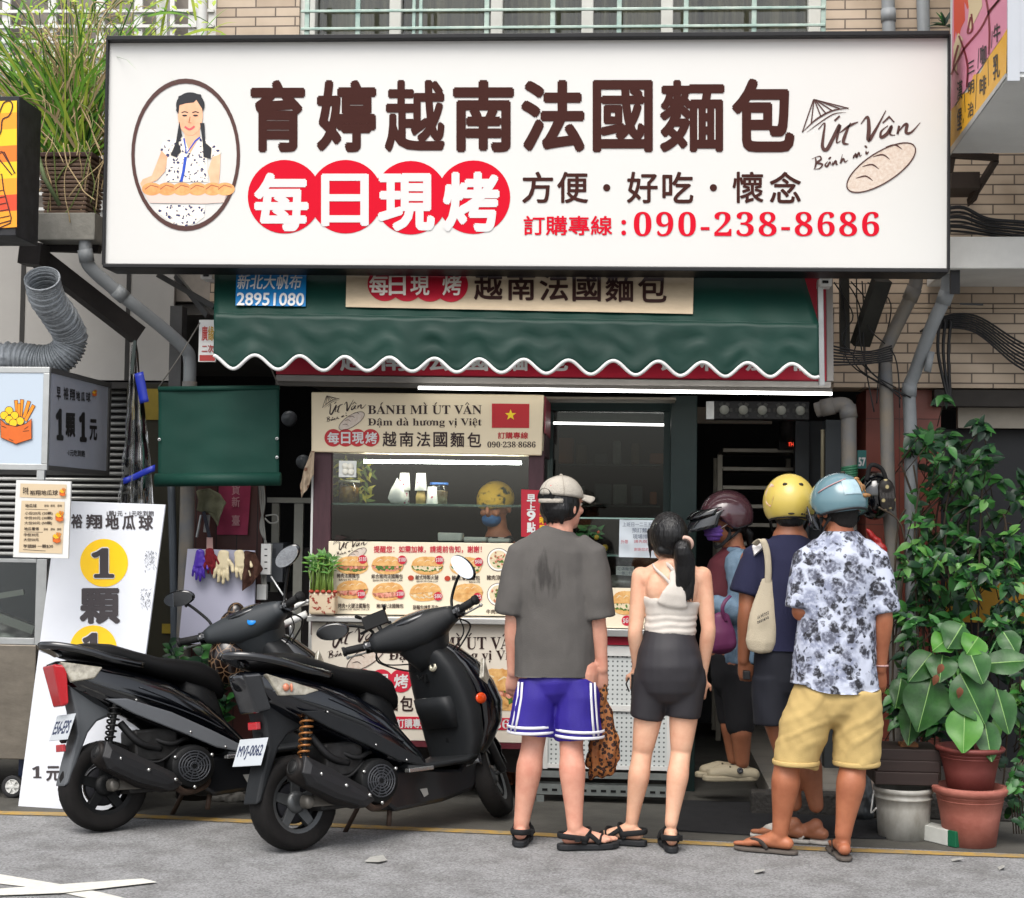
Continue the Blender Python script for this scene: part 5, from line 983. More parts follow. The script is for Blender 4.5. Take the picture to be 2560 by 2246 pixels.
def wheel(name, par, c, Rr, wd, M=None, dark=False):
    "tyre with tread sipes > rim > brake hub"
    c = V(c); mb = MB(); tread(mb, c, Rr, wd)
    t = mb
    for k in range(26):                                             # tread grooves as slim raised blocks
        for sgn in (-1, 1):
            a = 2*math.pi*(k+.5*(sgn > 0))/26; p = []
            for (w_, da, rr) in ((.06, .0, 1.003), (.44, .10, .958), (.44, .15, .958), (.06, .04, 1.003)): p.append(c+V((Rr*rr*math.cos(a+da), sgn*wd*w_, Rr*rr*math.sin(a+da))))
            t.add(p, ((0, 1, 2, 3),), 1)
    if M: xf(mb, M)
    ty = mb.build(name, [RUB, mat('tread_groove', '060606', .9)], par, local=True)
    mb = MB(); mb.lathe([(Rr*.56, -wd*.3), (Rr*.66, -wd*.38), (Rr*.68, -wd*.3), (Rr*.68, wd*.3), (Rr*.66, wd*.38), (Rr*.56, wd*.3), (Rr*.54, 0)], c, 40, 0, (0, 1, 0))
    for k in range(5):
        a = 2*math.pi*k/5+.3; d = V((math.cos(a), 0, math.sin(a))); s_ = V((-math.sin(a), 0, math.cos(a)))
        for y in (-wd*.18,): mb.hexa([c+d*Rr*.16-s_*Rr*.12+V((0, y, 0)), c+d*Rr*.6-s_*Rr*.09+V((0, y*1.3, 0)), c+d*Rr*.6+s_*Rr*.09+V((0, y*1.3, 0)), c+d*Rr*.16+s_*Rr*.12+V((0, y, 0))], [c+d*Rr*.16-s_*Rr*.12+V((0, -y*.5, 0)), c+d*Rr*.6-s_*Rr*.09+V((0, -y*.5, 0)), c+d*Rr*.6+s_*Rr*.09+V((0, -y*.5, 0)), c+d*Rr*.16+s_*Rr*.12+V((0, -y*.5, 0))])
    mb.lathe([(0, -wd*.34), (Rr*.12, -wd*.36), (Rr*.2, -wd*.3), (Rr*.24, -wd*.2), (Rr*.24, wd*.2)], c, 28, 0, (0, 1, 0))
    if M: xf(mb, M)
    rim = mb.build('rim', PLASD if dark else mat('rim_grey', '5b5d5e', .4, .6, var=.3, vs=12), ty, local=True, bevel=.002)
    mb = MB(); mb.lathe([(0, -wd*.1), (Rr*.42, -wd*.1), (Rr*.45, -wd*.04), (Rr*.45, wd*.15), (0, wd*.15)], c, 32, 0, (0, 1, 0))
    if M: xf(mb, M)
    mb.build('brake_drum', mat('drum_metal', '26262a', .4, .6, var=.3, vs=12), ty, local=True)
    return ty
def scooter(label, u, v, head, lean, steer, st, zs_=1.0):
    g = G(u, v); root = thing('scooter', label, 'scooter', tuple(g), 'scooters parked in front of the food cart', (R(-lean), 0, R(head)))
    B = lambda mb, name, m, par=None, **k: stre(mb).build(name, m, par or root, local=True, **k)
    XS = st.get('xs', 1.06); TK = st.get('tail', .75)
    def stre(mb): mb.v = [(x*(XS if x > 0 else TK), y, z) for x, y, z in mb.v]; return mb
    RR, WB = .212, 1.10; PAINT = st['paint']
    wheel('rear_wheel', root, (0, 0, RR), RR, .118, None, st.get('dark', False))
    # tail body
    mb = MB(); loft(mb, [(-.375, .785, .012, .04), (-.33, .765, .045, .07), (-.22, .735, .075, .105), (-.08, .695, .10, .135), (.1, .63, .125, .152), (.26, .56, .14, .158), (.4, .485, .135, .155), (.5, .42, .105, .148), (.6, .345, .055, .14), (.63, .32, .03, .13)], 'x', 28, 3.0); body = B(mb, 'body_panel', PAINT)
    for sg in (-1, 1):
        mb = MB(); xz(mb, [(-.06, .615), (.10, .53), (.30, .43), (.46, .345), (.62, .30), (.58, .345), (.44, .43), (.26, .53), (.06, .61)], sg*.145, sg*.163); B(mb, 'side_trim', st['trim'], bevel=.006)
    mb = MB(); loft(mb, [(.36, .58, .14, .10), (.44, .54, .15, .105), (.50, .48, .16, .10), (.53, .43, .12, .09)], 'x', 20, 3.2); B(mb, 'seat_base', PLASD)
    # seat
    mb = MB(); loft(mb, [(-.30, .845, .008, .05), (-.26, .85, .028, .09), (-.12, .848, .042, .125), (.03, .83, .05, .138), (.14, .79, .05, .14), (.24, .755, .052, .142), (.36, .728, .062, .135), (.45, .70, .075, .118), (.52, .66, .075, .09), (.55, .63, .05, .065)], 'x', 24, 2.5); B(mb, 'seat', VINYL)
    # grab rail
    mb = MB(); pts = [(.14, -.152, .765), (.0, -.165, .80), (-.18, -.145, .845), (-.34, -.095, .875), (-.42, -.035, .885), (-.42, .035, .885), (-.34, .095, .875), (-.18, .145, .845), (.0, .165, .80), (.14, .152, .765)]
    mb.tube(curve(pts, 5), (.019, .014), 10, 0, (0, 0, 1)); mb.beam((-.40, 0, .88), (-.30, 0, .84), .09, .02); B(mb, 'grab_rail', GLOSS)
    # lamps
    if st['red_tail']:
        mb = MB(); mb.hexa([(-.385, -.075, .795), (-.30, -.106, .785), (-.285, -.085, .60), (-.32, -.05, .59)], [(-.385, .075, .795), (-.30, .106, .785), (-.285, .085, .60), (-.32, .05, .59)]); B(mb, 'tail_lamp', REDL, bevel=.014, seg=3)
        for sg in (-1, 1):
            mb = MB(); mb.hexa([(-.345, sg*.092, .805), (-.06, sg*.148, .765), (-.12, sg*.142, .715), (-.27, sg*.115, .705)], [(-.335, sg*.06, .80), (-.06, sg*.12, .76), (-.12, sg*.12, .71), (-.27, sg*.08, .70)]); B(mb, 'turn_signal', CLRL, bevel=.006)
    else:
        mb = MB(); mb.hexa([(-.365, -.07, .80), (-.275, -.112, .80), (-.215, -.115, .63), (-.29, -.07, .62)], [(-.365, .07, .80), (-.275, .112, .80), (-.215, .115, .63), (-.29, .07, .62)]); B(mb, 'tail_lamp', SMOK, bevel=.014, seg=3)
        for sg in (-1, 1):
            mb = MB(); mb.hexa([(-.245, sg*.117, .795), (.07, sg*.162, .70), (.0, sg*.158, .685), (-.17, sg*.134, .69)], [(-.245, sg*.08, .79), (.07, sg*.12, .70), (.0, sg*.12, .685), (-.17, sg*.10, .69)]); sgn_ = B(mb, 'turn_signal', CLRL, bevel=.006)
            mb = MB(); mb.ball((-.13, sg*.143, .725), (.022, .012, .018), 12, 8); mb.ball((-.095, sg*.147, .722), (.008, .01, .02), 8, 6); B(mb, 'bulb', mat('bulb_amber', 'c2775a', .2, coat=.5), sgn_)
    # mudguard, plate
    mb = MB(); xz(mb, [(-.27, .70), (-.08, .64), (.08, .585), (.05, .545), (-.06, .515), (-.13, .465), (-.19, .38), (-.285, .235), (-.325, .225), (-.275, .34), (-.215, .46), (-.225, .57)], -.06, .06); B(mb, 'mudguard', st['guard'], bevel=.012)
    n = V((-.86, 0, .5)); c = V((-.295, 0, .455)) if not st['red_tail'] else V((-.29, 0, .50)); upx = V((.5, 0, .86)); wid = V((0, 1, 0)); hh, hw = .068, .115
    f = [c+wid*hw+upx*hh, c-wid*hw+upx*hh, c-wid*hw-upx*hh, c+wid*hw-upx*hh]; mb = MB(); mb.hexa(f, [p-n*.004 for p in f]); pl_ = B(mb, 'number_plate', mat('plate_white', 'b4b9bd', .5), bevel=.002)
    mb = MB(); gv, gf = glyphs(st['plate'], .03); mb.add([c+n*(.001+z)+wid*(hw*.86-(a*hw*1.72))+upx*(-hh*.55+b*hh*1.05) for a, b, z in gv], gf)
    B(mb, 'plate_characters', mat('plate_ink', '2a3350', .5), pl_)
    mb = MB(); mb.box((-.27, -.035, .55), (-.235, .035, .585)) if not st['red_tail'] else mb.box((-.32, -.04, .385), (-.29, .04, .42)); B(mb, 'reflector', REDL, bevel=.004)
    mb = MB(); mb.beam((-.29, 0, .43), (-.2, 0, .55), .06, .02); B(mb, 'plate_bracket', PLASD)
    # engine, fan cover, muffler, shock
    mb = MB(); mb.box((.08, -.09, .16), (.42, .12, .36)); mb.box((.10, -.12, .30), (.30, .05, .46)); mb.lathe([(0, .12), (.10, .12), (.10, .18), (.07, .19), (0, .19)], (.05, 0, .22), 24, 0, (0, 1, 0)); B(mb, 'engine', ENG, bevel=.015)
    fc = V((.345, -.12, .265)); mb = MB(); mb.lathe([(.105, -.03), (.105, .02), (.098, .045), (.075, .055), (.0, .055)], fc, 30, 0, (0, -1, 0)); fcv = B(mb, 'fan_cover', PLASD, bevel=.003)
    mb = MB()
    for r in (.02, .033, .046, .059, .072): mb.tube([fc+V((r*math.cos(a), -.057, r*math.sin(a))) for a in [2*math.pi*k/24 for k in range(24)]], .0035, 6, closed=True)
    for k in range(10): d = V((math.cos(k*.628), 0, math.sin(k*.628))); mb.beam(fc+d*.012+V((0, -.057, 0)), fc+d*.075+V((0, -.057, 0)), .005, .005, 0, (0, 1, 0))
    B(mb, 'grille', mat('grille_grey', '34363a', .45), fcv)
    for k in range(3): a = .5+k*2.1; mb = MB(); mb.ball(fc+V((.098*math.cos(a), -.05, .098*math.sin(a))), .009, 10, 6); B(mb, 'bolt', CHR, fcv)
    m0, m1 = (V((-.165, -.185, .375)), V((.26, -.165, .175)))
    mb = MB(); d = (m1-m0).normalized(); mb.tube([m0, m0+d*.012, m0+d*.05, m0+d*.3, m1-d*.06, m1], [.045, .056, .060, .062, .048, .022], 22); mu_ = B(mb, 'muffler', MUF)
    mb = MB(); mb.tube([m0-d*.004, m0+d*.02], [.034, .036], 20, caps=False); mb.lathe([(0, 0), (.03, 0)], m0-d*.001, 20, 0, d); B(mb, 'exhaust_tip', [mat('tip_dark', '0b0b0b', .6)], mu_, solid=.004)
    mb = MB(); nrm = V((0, -1, 0)); upm = d.cross(nrm).normalized()
    if upm.z < 0: upm = -upm
    o_ = V((0, -.05, 0)); A_ = lambda t, h: m0+(m1-m0)*t+upm*h+o_-V((0, .018*(1-abs(h)/.09), 0))
    q = [(.06, .062), (.45, .072), (.88, .05), (1.0, .012), (.93, -.03), (.6, -.045), (.2, -.05), (.05, -.02)]
    vs = [A_(t, h) for t, h in q]+[A_(.1+.8*t, h*.55)+V((0, -.016, 0)) for t, h in q]
    mb.add(vs+[p+V((0, .03, 0)) for p in vs[:8]], [(i, (i+1) % 8, 8+(i+1) % 8, 8+i) for i in range(8)]+[tuple(range(8, 16))]+[(i, 16+i, 16+(i+1) % 8, (i+1) % 8) for i in range(8)]); hs_ = B(mb, 'heat_shield', mat('shield_plastic', '1c1c1e', .5, var=.2, vs=10, bump=.1, bs=200), mu_, bevel=.004)
    for t in (.3, .62, .9): mb = MB(); mb.ball(A_(t, .02)+V((0, -.018, 0)), .009, 10, 6); B(mb, 'bolt', CHR, hs_)
    mb = MB(); mb.tube(curve([tuple(m1), (.32, -.14, .145), (.42, -.11, .17), (.46, -.06, .24)], 6), .016, 10); B(mb, 'exhaust_pipe', RUST)
    mb = MB(); mb.beam((0, -.10, .212), (.25, -.10, .20), .03, .05); mb.lathe([(0, -.135), (.022, -.135), (.03, -.12), (.03, -.08)], (0, 0, RR), 16, 0, (0, 1, 0)) ; B(mb, 'swing_arm', mat('arm_metal', '77736c', .45, .6, var=.3, vs=12), bevel=.006)
    s0, s1 = V((-.05, -.125, .30)), V((.03, -.12, .62)); mb = MB(); dd = (s1-s0); L = dd.length; t = dd.normalized(); a = t.cross(V((0, 1, 0))).normalized(); b = t.cross(a)
    mb.tube([s0+dd*(.15+.75*k/120)+a*.028*math.cos(k*.47)+b*.028*math.sin(k*.47) for k in range(121)], .0055, 6); sh_ = B(mb, 'shock_spring', mat('spring_' + st['spring'], st['spring'], .45, .4, var=.3, vs=20))
    mb = MB(); mb.tube([s0, s1], .014, 10); mb.tube([s0, s0+dd*.14], .024, 12); B(mb, 'damper', PLASD, sh_)
    # frame skirt, floor, shield, cowl
    mb = MB(); xz(mb, [(.40, .31), (.62, .30), (.84, .27), (.95, .40), (1.0, .46), (.99, .28), (.92, .16), (.74, .125), (.46, .11), (.40, .16)], -.105, .105); B(mb, 'lower_cover', mat('cover_black', '0f1013', .35, var=.3, vs=5, coat=.3), bevel=.02)
    mb = MB(); loft(mb, [(.52, .31, .02, .15), (.62, .305, .018, .165), (.84, .31, .018, .17), (.92, .34, .02, .165)], 'x', 20, 4); B(mb, 'floorboard', PLAS)
    shx = [(.285, .885, .03, .135), (.33, .90, .045, .165), (.42, .905, .06, .195), (.55, .89, .07, .205), (.66, .865, .075, .195), (.76, .835, .075, .17), (.83, .81, .07, .135), (.875, .79, .055, .095)]
    mb = MB(); loft(mb, shx, 'z', 30, 3.2); shl = B(mb, 'leg_shield', PLAS)
    mb = MB(); loft(mb, [(.47, .855, .045, .125), (.56, .83, .06, .135), (.62, .815, .06, .13), (.625, .83, .045, .12)], 'z', 24, 3.6); B(mb, 'glove_pocket', PLAS, shl)
    mb = MB(); mb.box((.755, -.012, .70), (.78, .012, .74)); mb.tube([(.75, 0, .73), (.725, 0, .715), (.72, 0, .74)], .006, 8); B(mb, 'bag_hook', PLASD, shl, bevel=.004)
    mb = MB(); mb.lathe([(.024, 0), (.024, .012), (.012, .014), (.012, .006), (0, .006)], (.765, -.075, .77), 20, 0, (-1, 0, .35)); B(mb, 'key_lock', mat('lock_cream', 'b0ab98', .35, .4), shl)
    mb = MB(); mb.box((.845, -.035, .40), (.85, -.012, .52)); B(mb, 'vent_slot', PLASD, shl, bevel=.004)
    mb = MB(); mb.hexa([(.862, -.15, .655), (.82, -.10, .665), (.818, -.10, .63), (.86, -.15, .62)], [(.872, -.15, .655), (.83, -.10, .665), (.828, -.10, .63), (.87, -.15, .62)])
    mb = MB(); loft(mb, [(.30, .965, .03, .10), (.38, .995, .06, .15), (.48, 1.02, .085, .19), (.58, 1.015, .10, .205), (.68, .98, .10, .195), (.78, .93, .085, .165), (.86, .87, .065, .115), (.90, .835, .04, .07)], 'z', 30, 2.6); cw = B(mb, 'front_cowl', PAINT)
    for sg in (-1, 1):
        mb = MB(); mb.ball((.93, sg*.20, .60), (.032, .012, .027), 18, 10); B(mb, 'side_reflector', ORL, cw)
        mb = MB(); mb.hexa([(.98, sg*.19, .80), (1.05, sg*.15, .66), (1.03, sg*.185, .60), (.95, sg*.205, .70)], [(.97, sg*.17, .79), (1.04, sg*.13, .66), (1.02, sg*.165, .6), (.94, sg*.185, .7)]); B(mb, 'front_signal', CLRL, cw, bevel=.005)
    # steered group
    top = V((.76, 0, .93)); bot = V((WB, 0, RR)); axv = (top-bot).normalized(); M = Matrix.Translation(top) @ Matrix.Rotation(R(steer), 4, axv) @ Matrix.Translation(-top)
    MW = Matrix.Translation((WB*(XS-1), 0, 0)) @ M; wheel('front_wheel', root, (WB, 0, RR), RR, .10, MW, st.get('dark', False))
    mb = MB(); N = 18; vs = []
    for k in range(N+1):
        a = R(18+150*k/N); rr = RR+.03; wv = .062*(1 if 2 < k < N-2 else .75)
        vs += [(WB+rr*math.cos(a)*(1.02), s_*wv, RR+rr*math.sin(a)-(0 if abs(s_) < .9 else .025)) for s_ in (-1, -.7, 0, .7, 1)]
    mb.add(vs, [(k*5+j, k*5+j+1, k*5+6+j, k*5+5+j) for k in range(N) for j in range(4)], 0, True); xf(mb, M); B(mb, 'front_fender', PAINT, solid=.006)
    mb = MB()
    for sg in (-1, 1): mb.tube([(WB, sg*.072, RR), (WB-.12, sg*.072, RR+.28), (WB-.19, sg*.06, RR+.40)], [.02, .024, .026], 12)
    mb.tube([(WB, -.085, RR), (WB, .085, RR)], .012, 10); xf(mb, M); B(mb, 'fork', mat('fork_metal', '4c4e50', .4, .6, var=.25, vs=9))
    hx, hz = .72, .955
    mb = MB(); loft(mb, [(-.215, hx-.045, hz+.0, .038, .038), (-.18, hx-.035, hz, .05, .05), (-.12, hx-.01, hz-.004, .08, .072), (-.05, hx+.01, hz-.01, .108, .09), (.05, hx+.01, hz-.01, .108, .09), (.12, hx-.01, hz-.004, .08, .072), (.18, hx-.035, hz, .054, .054), (.215, hx-.045, hz, .038, .038)], 'y', 24, 2.6)
    loft(mb, [(.77, .80, .055, .07), (.81, .785, .078, .09), (.87, .76, .095, .118), (.92, .735, .108, .14), (.955, .73, .09, .135)], 'z', 24, 2.8); xf(mb, M); hd = B(mb, 'handlebar_cover', st['headset'])
    mb = MB(); mb.ball((hx-.03, 0, hz+.058), (.075, .115, .026), 24, 10, 0, Matrix.Rotation(R(-22), 3, 'Y')); xf(mb, M); B(mb, 'instrument_panel', SMOK, hd)
    if st.get('sticker'): mb = MB(); mb.lathe([(0, .003), (.021, .003), (.022, 0)], M @ V((hx-.094, -.06, hz-.02)), 22, 0, M.to_3x3() @ V((-1, -.25, .25))); B(mb, 'blue_sticker', mat('sticker_blue', '1680d2', .4), hd)
    for sg, nm in ((-1, 'right'), (1, 'left')):
        mb = MB(); mb.tube([(hx-.05, sg*.215, hz+.002), (hx-.095, sg*.335, hz+.012)], .0195, 14); mb.tube([(hx-.093, sg*.332, hz+.012), (hx-.098, sg*.346, hz+.012)], .024, 14); xf(mb, M); B(mb, 'grip', mat('grip_rubber', '101011', .7, bump=.5, bs=250), hd)
        mb = MB(); mb.tube([(hx-.045, sg*.215, hz), (hx-.06, sg*.25, hz)], .033, 16); mb.box((hx-.085, sg*.23-.02, hz-.012), (hx-.05, sg*.23+.02, hz+.012)); xf(mb, M); B(mb, 'switch_gear', GLOSS, hd, bevel=.004)
        mb = MB(); mb.tube([(hx-.01, sg*.22, hz-.01), (hx-.01, sg*.25, hz-.015), (hx-.05, sg*.345, hz-.012)], (.0085, .005), 8); mb.ball((hx-.051, sg*.345, hz-.012), .01, 8, 6); xf(mb, M); B(mb, 'brake_lever', mat('lever_silver', 'c2c2bf', .3, .6), hd)
        mh = V((hx-.05, sg*.31, hz+.25)) if not st.get('mirror') else V(st['mirror'][0 if sg < 0 else 1])
        mb = MB(); mb.tube(curve([(hx-.015, sg*.20, hz+.02), (hx-.0, sg*.215, hz+.09), tuple(V((hx, sg*.25, hz+.15))*.5+mh*.5), tuple(mh+V((.01, -sg*.015, -.05)))], 5), .0075, 8); xf(mb, M); ms = B(mb, 'mirror_stem', PLASD, hd)
        rot = Matrix.Rotation(R(sg*st.get('mtilt', (28, 12))[0 if sg < 0 else 1]), 3, 'X') @ Matrix.Rotation(R(sg*8), 3, 'Z')
        sz = (.018, .042, .080) if sg < 0 and not st.get('wide_mirrors') else (.018, .080, .043); rot = rot @ Matrix.Rotation(R(st.get('mpitch', (4, -24))[0 if sg < 0 else 1]), 3, 'Y')
        mb = MB(); mb.ball(mh, sz, 20, 12, 0, rot); xf(mb, M); B(mb, 'mirror_shell', GLOSS, ms)
        mb = MB(); e = [mh+rot @ V((-.019, sz[1]*.9*math.cos(a), sz[2]*.9*math.sin(a))) for a in [2*math.pi*k/28 for k in range(28)]]; mb.prism(e, rot @ V((.003, 0, 0))); xf(mb, M); B(mb, 'mirror_face', MIR, ms)
    if st.get('phone'):
        mb = MB(); p = V((hx-.02, .17, hz+.12)); mb.tube([p-V((0, .02, .10)), p], .011, 8); mb.box(p-V((.012, .06, .035)), p+V((.012, .06, .035)))
        for a_, b_ in ((-.06, -.035), (.06, -.035), (-.06, .035), (.06, .035)): mb.beam(p+V((0, a_, b_)), p+V((-.035, a_*1.25, b_*1.3)), .014, .014)
        xf(mb, M); B(mb, 'phone_holder', PLASD, hd, bevel=.003)
    mb = MB()
    for sg in (-1, 1):
        mb.tube(curve([tuple(M @ V((hx-.01, sg*.21, hz-.02))), tuple(M @ V((hx+.05, sg*.24, hz-.07))), tuple(M @ V((hx+.08, sg*.12, hz-.16))), (.85, sg*.05, .78)], 6), .0045, 6); mb.tube(curve([tuple(M @ V((hx-.02, sg*.22, hz-.03))), tuple(M @ V((hx+.02, sg*.20, hz-.10))), (.84, sg*.06, .80)], 6), .0035, 6)
    B(mb, 'brake_cables', CABLE, hd)
    mb = MB(); mb.box((.775, .02, .60), (.779, .05, .625)); mb.hexa([(.60, -.11, .20), (.64, -.11, .20), (.645, -.11, .17), (.62, -.11, .16)], [(.60, -.108, .20), (.64, -.108, .20), (.645, -.108, .17), (.62, -.108, .16)]); B(mb, 'label_sticker', mat('foil_sticker', '9a9a96', .4, .4))
    for sg in (-1, 1):
        mb = MB(); mb.tube(curve([(-.20, sg*.112, .715), (.02, sg*.146, .655), (.22, sg*.163, .575), (.38, sg*.162, .50), (.50, sg*.150, .43)], 6), .0028, 6); mb.tube(curve([(.12, sg*.156, .66), (.24, sg*.161, .60), (.36, sg*.158, .53)], 5), .0022, 6); B(mb, 'seam_line', mat('seam_gloss', '3a3d42', .3, .2), body)
        for x, z in ((.10, .60), (.34, .43), (.50, .345)): mb = MB(); mb.ball((x, sg*.163, z), .006, 8, 6); B(mb, 'screw', CHR, body)
    # stands and small hardware
    mb = MB(); mb.tube([(.42, .10, .17), (.38, .20, .02)], .011, 8); mb.box((.36, .19, .003), (.40, .23, .014)); mb.tube([(.46, -.06, .13), (.44, -.07, .05)], .012, 8); B(mb, 'side_stand', RUST)
    mb = MB(); mb.box((.50, -.175, .285), (.64, -.14, .305)); mb.box((.50, .14, .285), (.64, .175, .305)); B(mb, 'foot_peg', CHR, bevel=.004)
    mb = MB(); mb.tube(curve([(.18, -.10, .42), (.26, -.13, .38), (.36, -.10, .40), (.45, -.08, .34)], 5), .012, 8); mb.tube(curve([(.05, -.09, .50), (.12, -.12, .40), (.22, -.11, .36)], 5), .018, 8); mb.tube(curve([(.1, -.1, .33), (.2, -.13, .3), (.3, -.12, .36)], 5), .007, 6); B(mb, 'hoses', mat('hose_black', '0c0c0d', .6))
    return root
if 1:
    scooter('black scooter with clear side signal and phone holder, nearer the man in the grey shirt', 742, 2126, 47, 9, 40, dict(xs=1.08, tail=.72, paint=NAVY, trim=PLAS, guard=PLAS, headset=PLAS, red_tail=0, plate='MVJ-0062', spring='a06a3a', phone=1, mtilt=(24, 10), mirror=((.67, -.33, 1.15), (.655, .37, 1.09)), wide_mirrors=0))
    scooter('black scooter with large red tail lamp and blue dot sticker, beside the white board', 262, 2078, 42, 9, 36, dict(xs=1.14, tail=.66, mpitch=(-20, -24), paint=GLOSS, trim=SILV, guard=mat('guard_grey', '55585b', .5, var=.2, vs=7), headset=mat('headset_grey', '33373a', .45, var=.15, vs=6), red_tail=1, plate='E56-EPS', spring='151515', dark=True, sticker=1, wide_mirrors=1, mtilt=(20, 8)))
# brown streaked bundle and phone-holder glove behind the left scooter
BS = mat('brown_streaked', '140b08', .25, coat=.5); spots(BS, 22, .02, .06, '6e5640', '140b08', 'Distance'); 
for nd in BS.node_tree.nodes:
    if nd.type == 'TEX_VORONOI': nd.feature = 'DISTANCE_TO_EDGE'
mb = MB(); mb.ball(P(*k4(685, 1240), .72), (.045, .045, .05), 20, 12); mb.ball(P(*k4(630, 1630), .72), (.11, .1, .14), 24, 14); mb.ball(P(*k4(640, 1420), .72), (.07, .07, .12), 20, 12)
tag(mb.build('helmet_bag', BS), 'glossy brown bag with pale streaks hanging behind the left scooter handlebar', 'bag')
# ------------------------------------------------------------------ people
def skin(name, c, c2): return mat(name, c, .5, var=.3, vs=7, col2=c2, sss=.12, bump=.06, bs=220)
SK1 = skin('skin_fair', 'dba890', 'c58570'); SK2 = skin('skin_light', 'dfb396', 'cb9478'); SK3 = skin('skin_tan', 'ad6e4e', '8e5238'); SK4 = skin('skin_brown', '9a6448', '84523a')
HAIR = mat('black_hair', '0b0a0b', .35, var=.3, vs=60, stretch=(1, 1, .1), bump=.6, bs=120)
def fold(scale, amp, dirz=1.0, seed=0):
    return lambda p, n: amp*(noise.noise(V((p.x*scale, p.y*scale, p.z*scale*dirz+seed)))+.5*noise.noise(V((p.x*scale*2.3+9, p.y*scale*2.3, p.z*scale*2.3*dirz+seed))))
def lerp(a, b, t): return a+(b-a)*t
def hand(mb, wr, tip, side, k=1.0, curl=.35, fwd=V((0, 1, 0)), spread=1):
    "palm and five fingers from the wrist towards tip; side: +1 thumb towards +x"
    d = (tip-wr).normalized(); f = (fwd-d*fwd.dot(d)).normalized(); s = d.cross(f).normalized()
    if s.x*side < 0: s = -s
    # s: towards thumb, f: palm curls this way
    W = .038*k
    mb.cap([wr-d*.02, wr+d*.03*k, wr+d*.065*k, wr+d*.085*k], [(.022*k, .018*k), (.034*k, .017*k), (.040*k, .016*k), (.038*k, .014*k)], 14, 0, s)
    for i, (o, L) in enumerate(((.028, .072), (.0095, .082), (-.0095, .076), (-.028, .058))):
        b = wr+d*.085*k+s*o*k*spread; c = curl*(1+.18*i); p1 = b+(d*math.cos(c*.6)+f*math.sin(c*.6))*L*.45*k; p2 = p1+(d*math.cos(c*1.6)+f*math.sin(c*1.6))*L*.32*k; p3 = p2+(d*math.cos(c*2.6)+f*math.sin(c*2.6))*L*.23*k
        mb.cap([b-d*.02*k, b, p1, p2, p3], [.0095*k, .0095*k, .0088*k, .008*k, .0068*k], 8)
    b = wr+d*.03*k+s*.028*k; p1 = b+(d*.7+s*.6+f*.3).normalized()*.036*k; p2 = p1+(d*.9+s*.15+f*.45).normalized()*.03*k; mb.cap([b-s*.01, p1, p2], [.0125*k, .0105*k, .0085*k], 8)
def foot(mb, ank, yaw, k=1.0, z=.02):
    "heel, instep and five toes on the ground, pointing along yaw"
    d = V((math.cos(yaw), math.sin(yaw), 0)); s = V((-math.sin(yaw), math.cos(yaw), 0)); a = V((ank.x, ank.y, 0))
    mb.cap([a-d*.035*k+V((0, 0, z+.028)), a+d*.03*k+V((0, 0, z+.034)), a+d*.10*k+V((0, 0, z+.026)), a+d*.155*k+V((0, 0, z+.018))], [(.030*k, .028), (.033*k, .034), (.040*k, .024), (.042*k, .014)], 14, 0, s)
    mb.cap([V((ank.x, ank.y, ank.z)), a+d*.01+V((0, 0, z+.05)), a+d*.06*k+V((0, 0, z+.035))], [.034*k, .038*k, .03*k], 12)
    for i, (o, L, r) in enumerate(((.026, .05, .0125), (.007, .045, .009), (-.009, .038, .0085), (-.023, .03, .008), (-.036, .02, .0075))):
        b = a+d*(.155-.01*i)*k+s*o*k+V((0, 0, z+.013)); mb.cap([b-d*.02, b+d*L*.5*k, b+d*L*k-V((0, 0, .003))], [r*k, r*k, r*k*.9], 8)
    return a, d, s
def sole_pts(a, d, s, k, z, grow=1.0):
    out = []
    for x, y in ((-.075, -.02), (-.082, 0), (-.075, .022), (-.04, .036), (.03, .036), (.10, .05), (.16, .052), (.20, .038), (.212, .012), (.20, -.015), (.165, -.038), (.10, -.046), (.03, -.034), (-.04, -.034)): out.append(a+d*x*k*grow+s*y*k*grow+V((0, 0, z)))
    return out
def strap(mb, pts, w_=.012, t=.004, mi=0): mb.tube(curve([tuple(p) for p in pts], 5), (w_, t), 8, mi, (0, 0, 1))
def sandal(par, a, d, s, k, m, m2, kind='sport', z=.004):
    mb = MB(); p = sole_pts(a, d, s, k, z, 1.03); mb.prism(p, (0, 0, .026 if kind == 'sport' else .016)); so_ = mb.build('sandal', m2, par, bevel=.005)
    mb = MB(); q = lambda x, y, zz: a+d*x*k+s*y*k+V((0, 0, zz+z))
    if kind == 'sport':
        strap(mb, [q(.03, .042, .03), q(.06, .035, .075), q(.075, 0, .085), q(.06, -.035, .075), q(.03, -.042, .03)], .014)
        strap(mb, [q(.125, .052, .028), q(.135, .035, .058), q(.135, 0, .066), q(.115, -.035, .055), q(.105, -.048, .028)], .013)
        strap(mb, [q(.05, .044, .05), q(-.03, .043, .062), q(-.072, .02, .066), q(-.075, -.02, .066), q(-.03, -.043, .062), q(.05, -.044, .05)], .013)
        strap(mb, [q(.06, .04, .07), q(.10, .05, .045), q(.125, .052, .03)], .011); strap(mb, [q(.06, -.04, .07), q(.09, -.045, .045), q(.105, -.048, .03)], .011)
        mb.box(*[tuple(min(u_, v_) for u_, v_ in zip(q(.0, -.046, .055)-V((.012, .012, .012)), q(.0, -.046, .055)+V((.012, .012, .012)))), tuple(q(.0, -.046, .055)+V((.012, .012, .012)))])
    else:
        for sg in (1, -1): strap(mb, [q(.15, .012, .03), q(.12, sg*.022+.008, .052), q(.08, sg*.036, .046), q(.05, sg*.042, .018)], .011 if kind == 'flip' else .016)
    mb.build('strap', m, so_)
